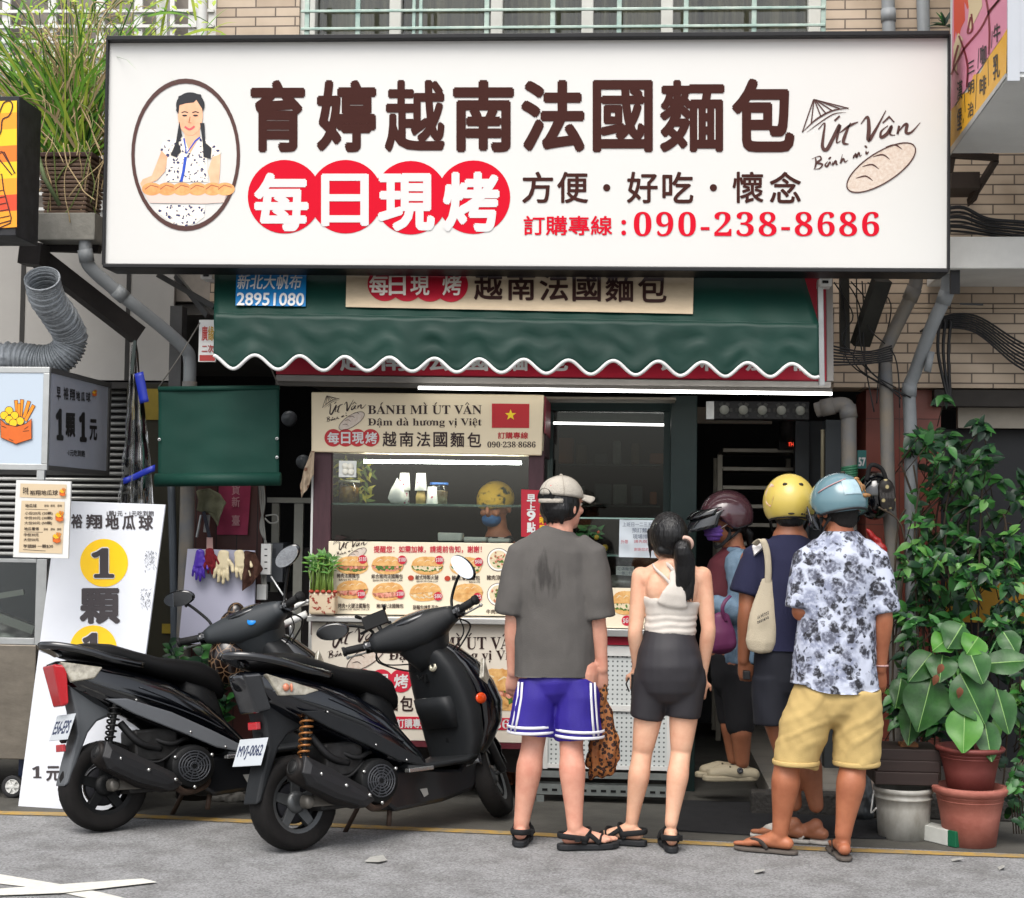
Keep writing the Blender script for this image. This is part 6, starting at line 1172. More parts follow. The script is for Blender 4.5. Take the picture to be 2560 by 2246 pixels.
def head(mb, c, k=1.0, face=V((0, 1, 0)), nose=True):
    "skull, jaw, nose, ears; c: centre of the skull; face: where it looks"
    f = face.normalized(); s = f.cross(V((0, 0, 1))).normalized(); u_ = s.cross(f); Rm = Matrix((s, f, u_)).transposed()
    q = lambda x, y, z: c+Rm @ V((x*k, y*k, z*k))
    mb.ball(q(0, -.008, .012), (.076*k, .094*k, .098*k), 20, 14, 0, Rm); mb.ball(q(0, .022, -.055), (.058*k, .066*k, .066*k), 16, 12, 0, Rm); mb.ball(q(0, .06, -.092), (.026*k, .026*k, .022*k), 12, 8, 0, Rm)
    mb.cap([q(0, .088, .01), q(0, .105, -.022), q(0, .094, -.034)], [.010*k, .014*k, .014*k], 8)
    for sg in (-1, 1):
        mb.ball(q(sg*.077, -.006, -.02), (.011*k, .02*k, .032*k), 10, 8, 0, Rm); mb.ball(q(sg*.036, .068, -.028), (.022*k, .022*k, .02*k), 10, 8, 0, Rm)
    mb.ball(q(0, .083, -.058), (.024*k, .012*k, .006*k), 10, 6, 0, Rm); mb.ball(q(0, .081, -.068), (.021*k, .012*k, .007*k), 10, 6, 0, Rm); mb.cap([q(-.045, .075, .02), q(0, .083, .022), q(.045, .075, .02)], .011*k, 8)
    return q, Rm
def eyes(par, q, Rm, k=1.0):
    mb = MB()
    for sg in (-1, 1): mb.ball(q(sg*.032, .075, .002), (.014*k, .012*k, .009*k), 12, 8, 0, Rm); mb.ball(q(sg*.032, .084, .002), (.006*k, .005*k, .006*k), 10, 6, 1, Rm); mb.cap([q(sg*.014, .088, .02), q(sg*.034, .088, .026), q(sg*.052, .078, .02)], .004, 6, 1)
    mb.build('eyes', [mat('eye_white', 'd8d4cc', .3), mat('eye_dark', '15100c', .2)], par)
def limb(mb, q, n=18):
    c = curve([(*p, r) for p, r in q], 4); mb.cap([V(p[:3]) for p in c], [p[3] for p in c], n)
def leg(mb, hip, knee, ank, rt_, rk, rc, ra, back=.016):
    B_ = lambda t, y: lerp(knee, ank, t)+V((0, -y, 0))
    limb(mb, [(hip, rt_), (lerp(hip, knee, .5)+V((0, .008, 0)), rt_*.88), (lerp(hip, knee, .86), rk*1.1), (knee+V((0, .004, 0)), rk*.98), (B_(.16, back*.5), rk*.97), (B_(.33, back), rc), (B_(.55, back*.6), rc*.86), (B_(.8, .002), ra*1.16), (ank, ra)], 20)
    mb.cap([B_(.8, ra*.55), B_(.92, ra*.62), B_(1.0, ra*.5)], [.011, .010, .012], 8)
def arm(mb, sh_, el, wr, r0, r1, r2, r3):
    limb(mb, [(sh_, r0), (lerp(sh_, el, .45), r0*.93), (lerp(sh_, el, .85), r1*1.02), (el, r1), (lerp(el, wr, .22), r2*1.03), (lerp(el, wr, .6), r2*.82), (lerp(el, wr, .9), r3*1.04), (wr, r3)], 16)
def torsof(mb, rings): mb.tube([p for p, r in rings], [r for p, r in rings], 26, 0, (1, 0, 0))
def torso(mb, rings, side=(1, 0, 0)): mb.cap([p for p, r in rings], [r for p, r in rings], 24, 0, side)
def L3(u, v, Y): return P(u, v, Y)
SUEDE = mat('sandal_webbing', '111214', .8, bump=.3, bs=250); SOLE = mat('sandal_sole', '1e2023', .7, var=.25, vs=25)
# --- man in the grey shirt, seen from behind
def man_grey():
    Y = .0; root = thing('person', 'man in white cap, washed dark grey shirt and purple shorts holding a leopard bag', 'person', (P(1393, 2100, Y).x, Y, 0))
    J = lambda u, v, y=0: P(u, v, Y+y)
    body = MB(); hc = J(1408, 1262, .02); q, Rm = head(body, hc, 1.0, V((.72, .70, .02)))
    body.cap([J(1400, 1330, .01), J(1396, 1268, .02)], [(.062, .062), (.058, .06)], 16)
    torso(body, [(J(1396, 1640), (.155, .11)), (J(1395, 1560), (.15, .105)), (J(1388, 1440), (.155, .105)), (J(1390, 1395), (.13, .085)), (J(1397, 1358), (.06, .055))])
    el0, el1 = J(1285, 1560, -.01), J(1492, 1560, -.01); w0, w1 = J(1283, 1680, .05), J(1505, 1672, .01)
    arm(body, J(1298, 1392), el0, w0, .052, .043, .043, .029); arm(body, J(1484, 1392), el1, w1, .052, .043, .043, .029)
    hand(body, w0, J(1282, 1725, .08), 1, .95, .3); hand(body, w1, J(1502, 1712, .02), -1, .98, .75, V((-.4, .9, 0)))
    a0, a1 = J(1303, 2062, .02), J(1437, 2068, -.06); k0, k1 = J(1334, 1850, .02), J(1428, 1855, -.02)
    leg(body, J(1346, 1680), k0, a0, .094, .057, .061, .036); leg(body, J(1446, 1680), k1, a1, .094, .057, .061, .036)
    f0 = foot(body, V((a0.x, a0.y, .09)), R(88), 1.0, .028); f1 = foot(body, V((a1.x, a1.y, .09)), R(18), 1.0, .028)
    blob('body', body, SK1, root, .0055, 5); eyes(root, q, Rm)
    for f in (f0, f1): sandal(root, *f, 1.0, SUEDE, SOLE)
    # hair, cap
    mb = MB(); mb.ball(q(0, -.02, .005), (.087, .098, .10), 20, 12, 0, Rm); mb.ball(q(0, -.044, -.022), (.089, .068, .07), 18, 12, 0, Rm)
    for sg in (-1, 1): mb.ball(q(sg*.074, -.012, -.012), (.013, .04, .05), 10, 8, 0, Rm)
    rg = random.Random(2)
    for k in range(46): x = rg.uniform(-.068, .068); b = q(x, -.096+abs(x)*.55, -.06+rg.uniform(-.008, .008)); mb.cap([b+V((0, 0, .03)), b, b+V((rg.uniform(-.004, .004), .01, -rg.uniform(.012, .03)))], [.009, .007, .003], 6)
    blob('hair', mb, HAIR, root, .004, 2)
    cm = mat('cap_cotton', 'b3aca0', .9, var=.22, vs=14, bump=.5, bs=150); sweat = J
    mb = MB(); mb.ball(q(0, -.012, .042), (.096, .112, .092), 28, 12, 0, Rm @ Matrix.Rotation(R(-6), 3, 'X'), zlo=-.12); cp = mb.build('cap', cm, root, sub=1)
    mb = MB()
    def brim(s_, t):
        a = R(-62+124*s_); r0 = .1; e = .078*t*math.cos((s_-.5)*1.9); x = math.sin(a)*(.092+.01*t); y = math.cos(a)*.104+e
        return q(x, y-.006, .038-.012*t-.03*(x/.1)**2+.01*math.cos(a))
    mb.grid(brim, 18, 6); mb.build('brim', cm, cp, solid=.006)
    mb = MB(); pts = [q(.088*math.sin(R(a)), -.012-.113*math.cos(R(a)), .018) for a in range(-60, 61, 10)]; mb.tube(pts, (.010, .004), 8, 0, (0, 0, 1)); mb.build('strap', cm, cp)
    mb = MB(); arc = [q(.052*math.cos(R(a)), -.113+.006*abs(math.cos(R(a))), .026+.048*math.sin(R(a))) for a in range(0, 181, 12)]; mb.poly([p+(p-hc).normalized()*.006 for p in arc]); mb.build('back_opening', HAIR, cp)
    mb = MB(); mb.ball(q(0, -.012, .135), .009, 10, 6)
    for k in range(6): a = R(60*k+30); mb.tube([q(.097*math.cos(a)*math.cos(R(e)), -.012+.113*math.sin(a)*math.cos(R(e)), .042+.0935*math.sin(R(e))) for e in range(0, 91, 10)], .0016, 5)
    mb.build('seams', mat('cap_seam', '968f84', .9), cp); mb = MB(); mb.ball(q(.03, -.10, .085), (.006, .004, .006), 8, 6); mb.build('embroidery', RED, cp)
    # shirt
    mb = MB(); torsof(mb, [(J(1386, 1720), (.194, .132)), (J(1384, 1600), (.192, .132)), (J(1384, 1500), (.186, .13)), (J(1386, 1420), (.184, .125)), (J(1390, 1375), (.170, .112)), (J(1394, 1347), (.132, .095)), (J(1397, 1330), (.09, .08)), (J(1399, 1320), (.073, .076))])
    for sh_, md, el, ex in ((J(1346, 1354), J(1306, 1388), J(1290, 1480, -.01), J(1281, 1536, -.01)), (J(1440, 1354), J(1476, 1388), J(1490, 1480, -.01), J(1497, 1546, -.01))): mb.tube([sh_, md, lerp(md, el, .5), el, ex], [(.05, .06), (.075, .082), (.08, .086), (.082, .088), (.084, .09)], 22)
    GS = mat('washed_grey_cotton', '575451', .95, var=.14, vs=7, bump=.25, bs=260); n, L, b = nodes(GS)
    tc = n.new('ShaderNodeTexCoord'); c_ = J(1372, 1440); mp = n.new('ShaderNodeMapping'); mp.inputs['Location'].default_value = (-c_.x/.15, 0, -c_.z/.2); mp.inputs['Scale'].default_value = (1/.15, 0, 1/.2); L(tc.outputs['Object'], mp.inputs[0])
    ln = n.new('ShaderNodeVectorMath'); ln.operation = 'LENGTH'; L(mp.outputs[0], ln.inputs[0]); mp2 = n.new('ShaderNodeMapping'); mp2.inputs['Scale'].default_value = (40, 40, 9); L(tc.outputs['Object'], mp2.inputs[0])
    nz = n.new('ShaderNodeTexNoise'); nz.inputs['Scale'].default_value = 1; nz.inputs['Detail'].default_value = 6; L(mp2.outputs[0], nz.inputs[0])
    sb = n.new('ShaderNodeMath'); sb.operation = 'MULTIPLY_ADD'; sb.inputs[1].default_value = 1.6; L(nz.outputs[0], sb.inputs[0]); sb.inputs[2].default_value = -1.25
    ad = n.new('ShaderNodeMath'); ad.operation = 'SUBTRACT'; L(sb.outputs[0], ad.inputs[0]); m1 = n.new('ShaderNodeMath'); m1.operation = 'SUBTRACT'; L(ln.outputs['Value'], m1.inputs[0]); m1.inputs[1].default_value = .85; L(m1.outputs[0], ad.inputs[1])
    mr = n.new('ShaderNodeMapRange'); mr.inputs[1].default_value = -.12; mr.inputs[2].default_value = .35; mr.inputs[4].default_value = .62; L(ad.outputs[0], mr.inputs[0])
    mx = n.new('ShaderNodeMix'); mx.data_type = 'RGBA'; L(mr.outputs[0], mx.inputs[0]); L(b.inputs['Base Color'].links[0].from_socket, mx.inputs[6]); mx.inputs[7].default_value = (*lin('201e1d'), 1); L(mx.outputs[2], b.inputs['Base Color'])
    blob('shirt', mb, GS, root, .008, 6, lambda p, n: fold(4.5, .013, .6, 1)(p, n)+fold(11, .0045, .7, 3)(p, n), zmin=lambda p: J(1395, 1690).z+.004*math.sin(p.x*14))
    # basketball shorts with white bands
    PU = mat('purple_mesh', '2a1a86', .55, var=.15, vs=6, bump=.3, bs=350); mb = MB(); torso(mb, [(J(1390, 1702), (.172, .122)), (J(1388, 1665), (.155, .11))])
    L0 = [J(1346, 1690), J(1342, 1740), J(1336, 1782)]; L1 = [J(1442, 1690), J(1444, 1740), J(1442, 1792)]
    E0, E1 = L0[2]+V((-.012, 0, -.095)), L1[2]+V((.012, 0, -.095)); mb.tube([L0[0]+V((0, 0, -.01)), L0[1], L0[2], E0], [(.09, .105), (.104, .116), (.108, .118), (.112, .121)], 26); mb.tube([L1[0]+V((-.01, 0, -.01)), L1[1], L1[2], E1], [(.09, .105), (.104, .116), (.110, .118), (.116, .121)], 26)
    blob('shorts', mb, PU, root, .007, 3, fold(9, .006, .5, 4)); mb = MB()
    for c_, rr, tl in ((E0, .113, -.02), (E1, .117, .02)):
        for dz in (.012, .038):
            pts = []
            for k in range(40): a = 2*math.pi*k/40; x, y = rr*math.cos(a), (rr+.007)*math.sin(a); pts.append(c_+V((x, y, dz+x*-tl)))
            mb.tube(pts, [(.007, .003)]*40, 6, 0, (0, 0, 1), closed=True)
    for c_, t_, sg in ((E0, L0[1], -1), (E1, L1[1], 1)):
        for an in (38, 52):
            k_ = lambda rx, ry: V((sg*rx*math.cos(R(an)), -ry*math.sin(R(an)), 0)); mb.tube([c_+k_(.115, .123)+V((0, 0, .02)), lerp(c_, t_, .5)+k_(.111, .121), t_+k_(.107, .119), t_+k_(.102, .112)+V((0, 0, .07))], [(.007, .003)]*4, 6, 0, (math.sin(R(an))*sg, math.cos(R(an)), 0))
    mb.build('white_bands', mat('band_white', 'd4d4da', .6), root)
    return root, w1
mg, wr1 = man_grey()
LEO = mat('leopard_cloth', '9c6534', .7, var=.3, vs=8, col2='6a3514'); n, L, b = nodes(LEO)
tc = n.new('ShaderNodeTexCoord'); v = n.new('ShaderNodeTexVoronoi'); v.inputs['Scale'].default_value = 50; L(tc.outputs['Object'], v.inputs[0]); r = n.new('ShaderNodeValToRGB'); e = r.color_ramp.elements
e[0].position = .22; e[0].color = (.22, .08, .02, 1); e[1].position = .30; e[1].color = (0.008, .004, .003, 1); x = e.new(.44); x.color = (.008, .004, .003, 1); x = e.new(.5); x.color = (1, 1, 1, 1)
L(v.outputs['Distance'], r.inputs[0]); mx = n.new('ShaderNodeMix'); mx.data_type = 'RGBA'; mx.blend_type = 'MULTIPLY'; mx.inputs[0].default_value = 1; L(b.inputs['Base Color'].links[0].from_socket, mx.inputs[6]); L(r.outputs[0], mx.inputs[7]); L(mx.outputs[2], b.inputs['Base Color'])
mb = MB(); J = lambda u, v, y=0: P(u, v, .03+y)
mb.cap([J(1503, 1735), J(1508, 1790), J(1512, 1850), J(1508, 1895), J(1500, 1918)], [(.018, .02), (.045, .035), (.072, .05), (.080, .055), (.068, .045)], 24); mb.cap([J(1498, 1700), J(1500, 1740)], [.014, .022], 12); mb.cap([J(1510, 1700), J(1512, 1760)], [.011, .02], 12)
mb.cap([J(1478, 1935), J(1500, 1928), J(1530, 1895)], [.022, .035, .03], 12)
tag(blob('shopping_bag', mb, LEO, None, .006, 3, lambda p, n: .006*math.sin(p.x*130+4*noise.noise(p*9))*1.0+.004*noise.noise(p*40)), 'leopard print cloth bag hanging from the right hand of the man in grey', 'bag')
# --- woman in the white crop top
def woman():
    Y = .02; root = thing('person', 'woman with ponytail in white crop top and charcoal bike shorts standing in line', 'person', (P(1675, 2090, Y).x, Y, 0))
    J = lambda u, v, y=0: P(u, v, Y+y)
    body = MB(); hc = J(1668, 1345, .03); q, Rm = head(body, hc, .93, V((-.42, .9, .03)))
    body.cap([J(1676, 1440, .01), J(1674, 1380, .02)], [(.052, .05), (.048, .05)], 14)
    torso(body, [(J(1672, 1650, -.01), (.125, .105)), (J(1672, 1592), (.108, .092)), (J(1676, 1530), (.110, .088)), (J(1678, 1480), (.137, .095)), (J(1680, 1440), (.14, .085)), (J(1678, 1418), (.075, .06))])
    for sg, x in ((-1, 1612), (1, 1748)): body.ball(J(x, 1450), (.047, .05, .05), 14, 10); body.cap([J(1678, 1412), J((x+1680)/2, 1424), J(x, 1442)], [.04, .038, .036], 12)
    body.ball(J(1644, 1470, -.055), (.055, .04, .075), 12, 8); body.ball(J(1716, 1470, -.055), (.055, .04, .075), 12, 8)
    w0, w1 = J(1592, 1668, .04), J(1756, 1690, .04)
    arm(body, J(1602, 1440), J(1588, 1580, -.02), w0, .043, .034, .034, .022); arm(body, J(1756, 1440), J(1771, 1575, -.02), w1, .044, .034, .034, .022)
    hand(body, w0, J(1590, 1720, .05), -1, .85, .6); hand(body, w1, J(1750, 1740, .06), 1, .85, .45)
    a0, a1 = J(1580, 2052, .05), J(1678, 2058, -.04); k0, k1 = J(1606, 1880, .03), J(1702, 1880, .01)
    leg(body, J(1635, 1705), k0, a0, .076, .049, .051, .030, .018); leg(body, J(1716, 1705), k1, a1, .076, .049, .051, .030, .018)
    f0 = foot(body, V((a0.x, a0.y, .085)), R(165), .86, .028); f1 = foot(body, V((a1.x, a1.y, .085)), R(95), .86, .028)
    blob('body', body, SK2, root, .0055, 5); eyes(root, q, Rm, .93)
    for f in (f0, f1): sandal(root, *f, .88, SUEDE, SOLE)
    mb = MB(); mb.ball(q(0, -.014, .012), (.088, .108, .112), 22, 14, 0, Rm); mb.cap([q(-.05, -.055, -.06), q(0, -.075, -.06), q(.05, -.055, -.06)], [.03, .04, .03], 12)
    for sg in (-1, 1): mb.cap([q(sg*.078, .045, .03), q(sg*.082, .03, -.04), q(sg*.078, .025, -.11)], [.012, .009, .003], 8)
    tie = q(.055, -.105, -.015)
    blob('hair', mb, HAIR, root, .005, 3)
    mb = MB(); p0, p1, p2, p3, p4 = tie, J(1706, 1375, -.12), J(1712, 1410, -.10), J(1712, 1450, -.095), J(1708, 1488, -.09)
    limb(mb, [(p0, .02), (lerp(p0, p1, .5), .031), (p1, .041), (p2, .048), (p3, .041), (p4, .013)], 18); rg = random.Random(4)
    for k in range(40): ox, oy = rg.uniform(-.036, .036), rg.uniform(-.03, .02); mb.cap([p2+V((ox, oy, 0)), p3+V((ox*1.1, oy, 0)), p4+V((ox*1.2, oy, rg.uniform(-.045, .02)))], [.010, .008, .0025], 6)
    blob('ponytail', mb, HAIR, root, .0045, 2)
    mb = MB(); c_ = lerp(tie, p1, .18); ax = (p1-tie).normalized(); A = ax.orthogonal().normalized(); Bv = ax.cross(A); mb.tube([c_+A*.028*math.cos(t)+Bv*.028*math.sin(t) for t in [2*math.pi*k/20 for k in range(20)]], .010, 8, closed=True); mb.build('hair_tie', mat('hair_tie', 'c7a596', .8), root)
    # crop top: close-fitting band below, racer straps above
    CT = mat('white_rib', 'c6bfb6', .85, bump=.2, bs=300, var=.05, vs=9)
    mb = MB(); mb.tube([J(1674, 1583), J(1677, 1550), J(1678, 1520), J(1678, 1508), J(1679, 1498)], [(.121, .103), (.119, .100), (.127, .103), (.138, .107), (.139, .106)], 28, 0, (1, 0, 0))
    mb.cap([J(1682, 1510, -.098), J(1686, 1486, -.108), J(1690, 1462, -.108), J(1688, 1432, -.092)], [(.072, .022), (.058, .022), (.034, .017), (.026, .013)], 18, 0, (1, 0, 0))
    def ct_cut(p):
        x = abs(p.x-J(1684, 1500).x); return J(1680, 1500).z-.012+.0*x if x > .07 else 99
    blob('crop_top', mb, CT, root, .0055, 4, lambda p, n: (.0022*math.sin(p.z*210+4*noise.noise(V((p.x*9, p.y*9, p.z*5)))) if p.z < J(1680, 1535).z else 0)+.002*noise.noise(p*25))
    mb = MB()
    strap(mb, [J(1688, 1476, -.105), J(1664, 1446, -.105), J(1640, 1424, -.075), J(1632, 1412, -.03)], .007); strap(mb, [J(1690, 1440, -.1), J(1676, 1418, -.075), J(1660, 1408, -.03)], .011); strap(mb, [J(1696, 1470, -.105), J(1718, 1440, -.10), J(1734, 1418, -.06)], .008); mb.build('strap', CT, root)
    # bike shorts
    BK = mat('charcoal_lycra', '29272b', .6, var=.1, vs=5); mb = MB(); torso(mb, [(J(1672, 1600), (.127, .110)), (J(1672, 1625, -.005), (.143, .123)), (J(1673, 1665, -.012), (.156, .135)), (J(1674, 1695, -.01), (.158, .13))])
    mb.ball(J(1643, 1668, -.042), (.088, .084, .10), 18, 12); mb.ball(J(1706, 1668, -.042), (.088, .084, .10), 18, 12)
    mb.tube([J(1632, 1670), J(1633, 1700), J(1623, 1750, .01), J(1616, 1796, .015)], [.085, .096, .086, .078], 22); mb.tube([J(1717, 1670), J(1715, 1700), J(1711, 1750), J(1708, 1794)], [.085, .096, .086, .078], 22)
    blob('bike_shorts', mb, BK, root, .006, 16, fold(7, .0025, 1, 2))
    mb = MB(); pts = [J(1672, 1592)+V((.124*math.cos(a), .108*math.sin(a), -.02)) for a in [2*math.pi*k/40 for k in range(40)]]; mb.tube([p+V((0, 0, 0)) for p in pts], .0025, 5, closed=True); mb.build('waistband_seam', BK, root)
    return root
woman()
mb = MB(); p = P(1584, 1708, .06); mb.box((p.x-.012, p.y-.05, p.z-.05), (p.x+.012, p.y+.03, p.z+.045)); mb.tube([p+V((-.02, -.05, .03)), p+V((-.035, -.05, 0)), p+V((-.02, -.05, -.035))], .004, 6)
tag(mb.build('phone', mat('phone_black', '0c0c0e', .25), bevel=.005), 'small black phone held in the left hand of the woman in the crop top', 'phone')
# --- helmets
def helmet(root, q, Rm, m, k=1.0, visor=None, low=-.55, mtr=None):
    mb = MB(); Rh = Rm @ Matrix.Rotation(R(-8), 3, 'X'); mb.ball(q(0, -.012, .02), (.118*k, .140*k, .132*k), 36, 20, 0, Rh, zlo=low); C_ = q(0, -.012, .02); Ri = Rh.transposed()
    def cut(p):
        l = Ri @ (V(p)-C_); t = max(0, min(1, (l.y-.0)/(.10*k))); zc = low*.132*k+(.035*k-low*.132*k)*t*t*(3-2*t); l.z = max(l.z, zc); return C_+Rh @ l
    mb.v = [tuple(cut(p)) for p in mb.v]; h = mb.build('helmet', m, root, solid=.012)
    z_ = low*.132*k; rr = math.sqrt(1-low*low)
    mb = MB(); mb.tube([V(cut(C_+Rh @ V((.119*k*rr*math.cos(a), .141*k*rr*math.sin(a), z_)))) for a in [2*math.pi*j/44 for j in range(44)]], .007, 8, closed=True); mb.build('rim', mat('helmet_rim', '1a1a1c', .5), h)
    mb = MB()
    for sg in (-1, 1): strap(mb, [q(sg*.085, .01, -.04), q(sg*.085, .02, -.085), q(sg*.055, .05, -.125), q(0, .062, -.14)], .010, .003); strap(mb, [q(sg*.085, -.05, -.05), q(sg*.083, -.01, -.08), q(sg*.07, .035, -.11)], .008, .003)
    mb.build('chin_strap', mat('strap_black', '141415', .8), h)
    if visor:
        mb = MB(); lo, hi, tl = visor
        def vf(s_, t):
            a = R(-72+144*s_); e = t; x = .128*k*math.sin(a); y = .150*k*math.cos(a)
            return q(0, -.012, .02)+Rh @ (Matrix.Rotation(R(tl), 3, 'X') @ V((x*(1-.1*e), y+.018+.02*e, lo+(hi-lo)*e)))
        mb.grid(vf, 24, 8); mb.build('visor', SMOK, h, solid=.004)
    return h, Rh
def slippers(par, f, k, m, kind): sandal(par, *f, k, m, m, kind)
# --- man with yellow helmet and tote bag
def man_yellow():
    Y = .22; root = thing('person', 'man in yellow helmet and navy shirt with canvas tote bag on his shoulder', 'person', (P(1960, 2060, Y).x, Y, 0))
    J = lambda u, v, y=0: P(u, v, Y+y)
    body = MB(); hc = J(1972, 1268, .03); q, Rm = head(body, hc, 1.0, V((-.06, 1, .0)))
    body.cap([J(1975, 1350), J(1974, 1285, .01)], [(.066, .062), (.06, .06)], 16)
    torso(body, [(J(1972, 1620), (.15, .11)), (J(1974, 1500), (.15, .11)), (J(1975, 1390), (.155, .10)), (J(1975, 1345), (.085, .07))])
    w0 = J(1858, 1650, .03); arm(body, J(1878, 1400), J(1868, 1530, -.02), w0, .054, .043, .042, .028); hand(body, w0, J(1866, 1690, .05), 1, 1.0, .85)
    arm(body, J(2070, 1400), J(2085, 1530, .05), J(2060, 1600, .2), .054, .043, .042, .028)
    hand(body, J(2060, 1600, .2), J(2040, 1620, .26), -1, .95, .8)
    a0, a1 = J(1986, 2010, .04), J(2040, 2014, .02); leg(body, J(1935, 1720), J(1962, 1870, .02), a0, .09, .058, .06, .036); leg(body, J(2000, 1720), J(2014, 1870, .02), a1, .09, .058, .06, .036)
    f0 = foot(body, V((a0.x, a0.y, .085)), R(150), 1.0, .02); f1 = foot(body, V((a1.x, a1.y, .085)), R(155), 1.0, .02)
    blob('body', body, SK4, root, .006, 5); eyes(root, q, Rm)
    WS_ = mat('white_slipper', 'b5b1aa', .6, var=.15, vs=20)
    for f in (f0, f1): slippers(root, f, 1.02, WS_, 'slide')
    mb = MB(); mb.ball(q(0, -.02, -.03), (.079, .088, .07), 18, 10, 0, Rm); mb.ball(q(0, -.05, -.06), (.066, .05, .05), 14, 8, 0, Rm); blob('hair', mb, HAIR, root, .006, 2)
    YH = mat('helmet_yellow', 'c4ae55', .35, var=.06, vs=9, coat=.3); h, Rh = helmet(root, q, Rm, YH, 1.0, None, -.62)
    mb = MB(); zq = q(0, -.012, .02)
    for a, b in ((70, 30), (110, 30)): d = V((math.cos(R(a)), -math.sin(R(a))*1, 0)); p = zq+Rh @ V((.124*math.cos(R(a))*math.cos(R(b)), -.146*math.sin(R(a))*math.cos(R(b)), .138*math.sin(R(b)))); mb.ball(p, (.012, .006, .008), 12, 8)
    for a in (52, 60, 68, 96): p = zq+Rh @ V((.126*math.cos(R(a))*.84, -.149*math.sin(R(a))*.84, .134*-.52)); mb.ball(p, (.007 if a < 90 else .016, .006, .005), 10, 6)
    mb.build('vents', mat('vent_dark', '2a2416', .7), h)
    mb = MB(); pts = [zq+Rh @ V((.1265*math.cos(R(a))*math.cos(R(b)), -.149*math.sin(R(a))*math.cos(R(b)), .141*math.sin(R(b)))) for a, b in ((158, 38), (140, 30), (136, 2), (146, -14), (160, -4), (166, 18))]; mb.poly(pts); mb.build('sticker', mat('helmet_sticker', 'c9c4bb', .4, var=.6, vs=45, col2='c47a3c'), h)
    mb = MB(); pts = [zq+Rh @ V((.122*math.cos(a)*.93, .144*math.sin(a)*.93, -.036)) for a in [math.pi+math.pi*k/20 for k in range(21)]]; mb.tube(pts, .003, 6); mb.build('seam', mat('helmet_seam', '9c8a44', .5), h)
    NV = mat('navy_cotton', '191b38', .9, var=.12, vs=6, bump=.25, bs=260); mb = MB()
    torsof(mb, [(J(1974, 1650), (.178, .128)), (J(1974, 1560), (.175, .126)), (J(1974, 1450), (.178, .126)), (J(1974, 1398), (.172, .115)), (J(1975, 1366), (.135, .095)), (J(1975, 1346), (.09, .08)), (J(1975, 1334), (.074, .07))])
    for a, b, c in ((J(1930, 1366), J(1892, 1395), J(1866, 1486, -.01)), (J(2022, 1366), J(2056, 1395), J(2084, 1490, .03))): mb.tube([a, b, lerp(b, c, .5), c], [.05, .072, .077, .08], 20)
    blob('shirt', mb, NV, root, .008, 5, fold(5, .008, .6, 7), zmin=lambda p: J(1974, 1624).z)
    mb = MB(); mb.hexa([J(1880, 1364, -.05), J(1902, 1348, -.06), J(1912, 1364, -.09), J(1886, 1388, -.092)], [p+V((0, .05, -.02)) for p in (J(1880, 1364, -.05), J(1902, 1348, -.06), J(1912, 1364, -.09), J(1886, 1388, -.092))]); mb.build('shoulder_stripe', mat('stripe_white', 'c9c6c4', .7), root, bevel=.004)
    mb = MB(); torso(mb, [(J(1970, 1700), (.165, .12)), (J(1972, 1630), (.16, .115))]); mb.tube([J(1930, 1690), J(1934, 1760), J(1938, 1808)], [(.095, .11), (.1, .11), (.102, .112)], 20); mb.tube([J(2005, 1690), J(2008, 1760), J(2010, 1812)], [(.095, .11), (.1, .11), (.102, .112)], 20)
    blob('shorts', mb, mat('dark_navy_shorts', '11141f', .85, var=.2, vs=8), root, .008, 4, fold(8, .007, .6, 3))
    return root
man_yellow()
J = lambda u, v, y=0: P(u, v, .12+y); TT = mat('canvas_tote', 'b5aa94', .9, var=.12, vs=9, bump=.4, bs=220); mb = MB()
tb = thing('tote_bag', 'cream canvas tote bag with black print hanging behind the navy shirt', 'bag', tuple(J(1905, 1620)))
mb.cap([J(1918, 1450), J(1914, 1500), J(1907, 1560), J(1902, 1605), J(1902, 1620)], [(.03, .012), (.05, .022), (.068, .03), (.071, .032), (.06, .026)], 20); blob('bag', mb, TT, tb, .006, 3, fold(11, .007, .35, 2))
mb = MB(); mb.tube([J(*p) for p in curve([(1886, 1362, .02), (1904, 1350, -.015), (1916, 1375, -.02), (1921, 1420, -.015), (1919, 1470, -.005)], 6)], (.016, .004), 8, 0, (1, 0, 0)); mb.build('strap', TT, tb)
mb = MB()
for k in range(7): x = 1893+k*4.2; y = 1540-k*2; text(mb, 'AkwRmtx'[k], (x, y, x+4, y+9), .07, 0, .02, .004); text(mb, 'nesoiva'[k], (x, y+13, x+4, y+20), .07, 0, .02, .004)
mb.build('print', mat('tote_ink', '33302d', .7), tb)
mb = MB(); p = P(1862, 1688, .22); mb.box((p.x-.008, p.y-.02, p.z-.02), (p.x+.025, p.y+.03, p.z+.02)); tag(mb.build('key_fob', BLKM, bevel=.004), 'small dark key fob in the left hand of the man in navy', 'key')
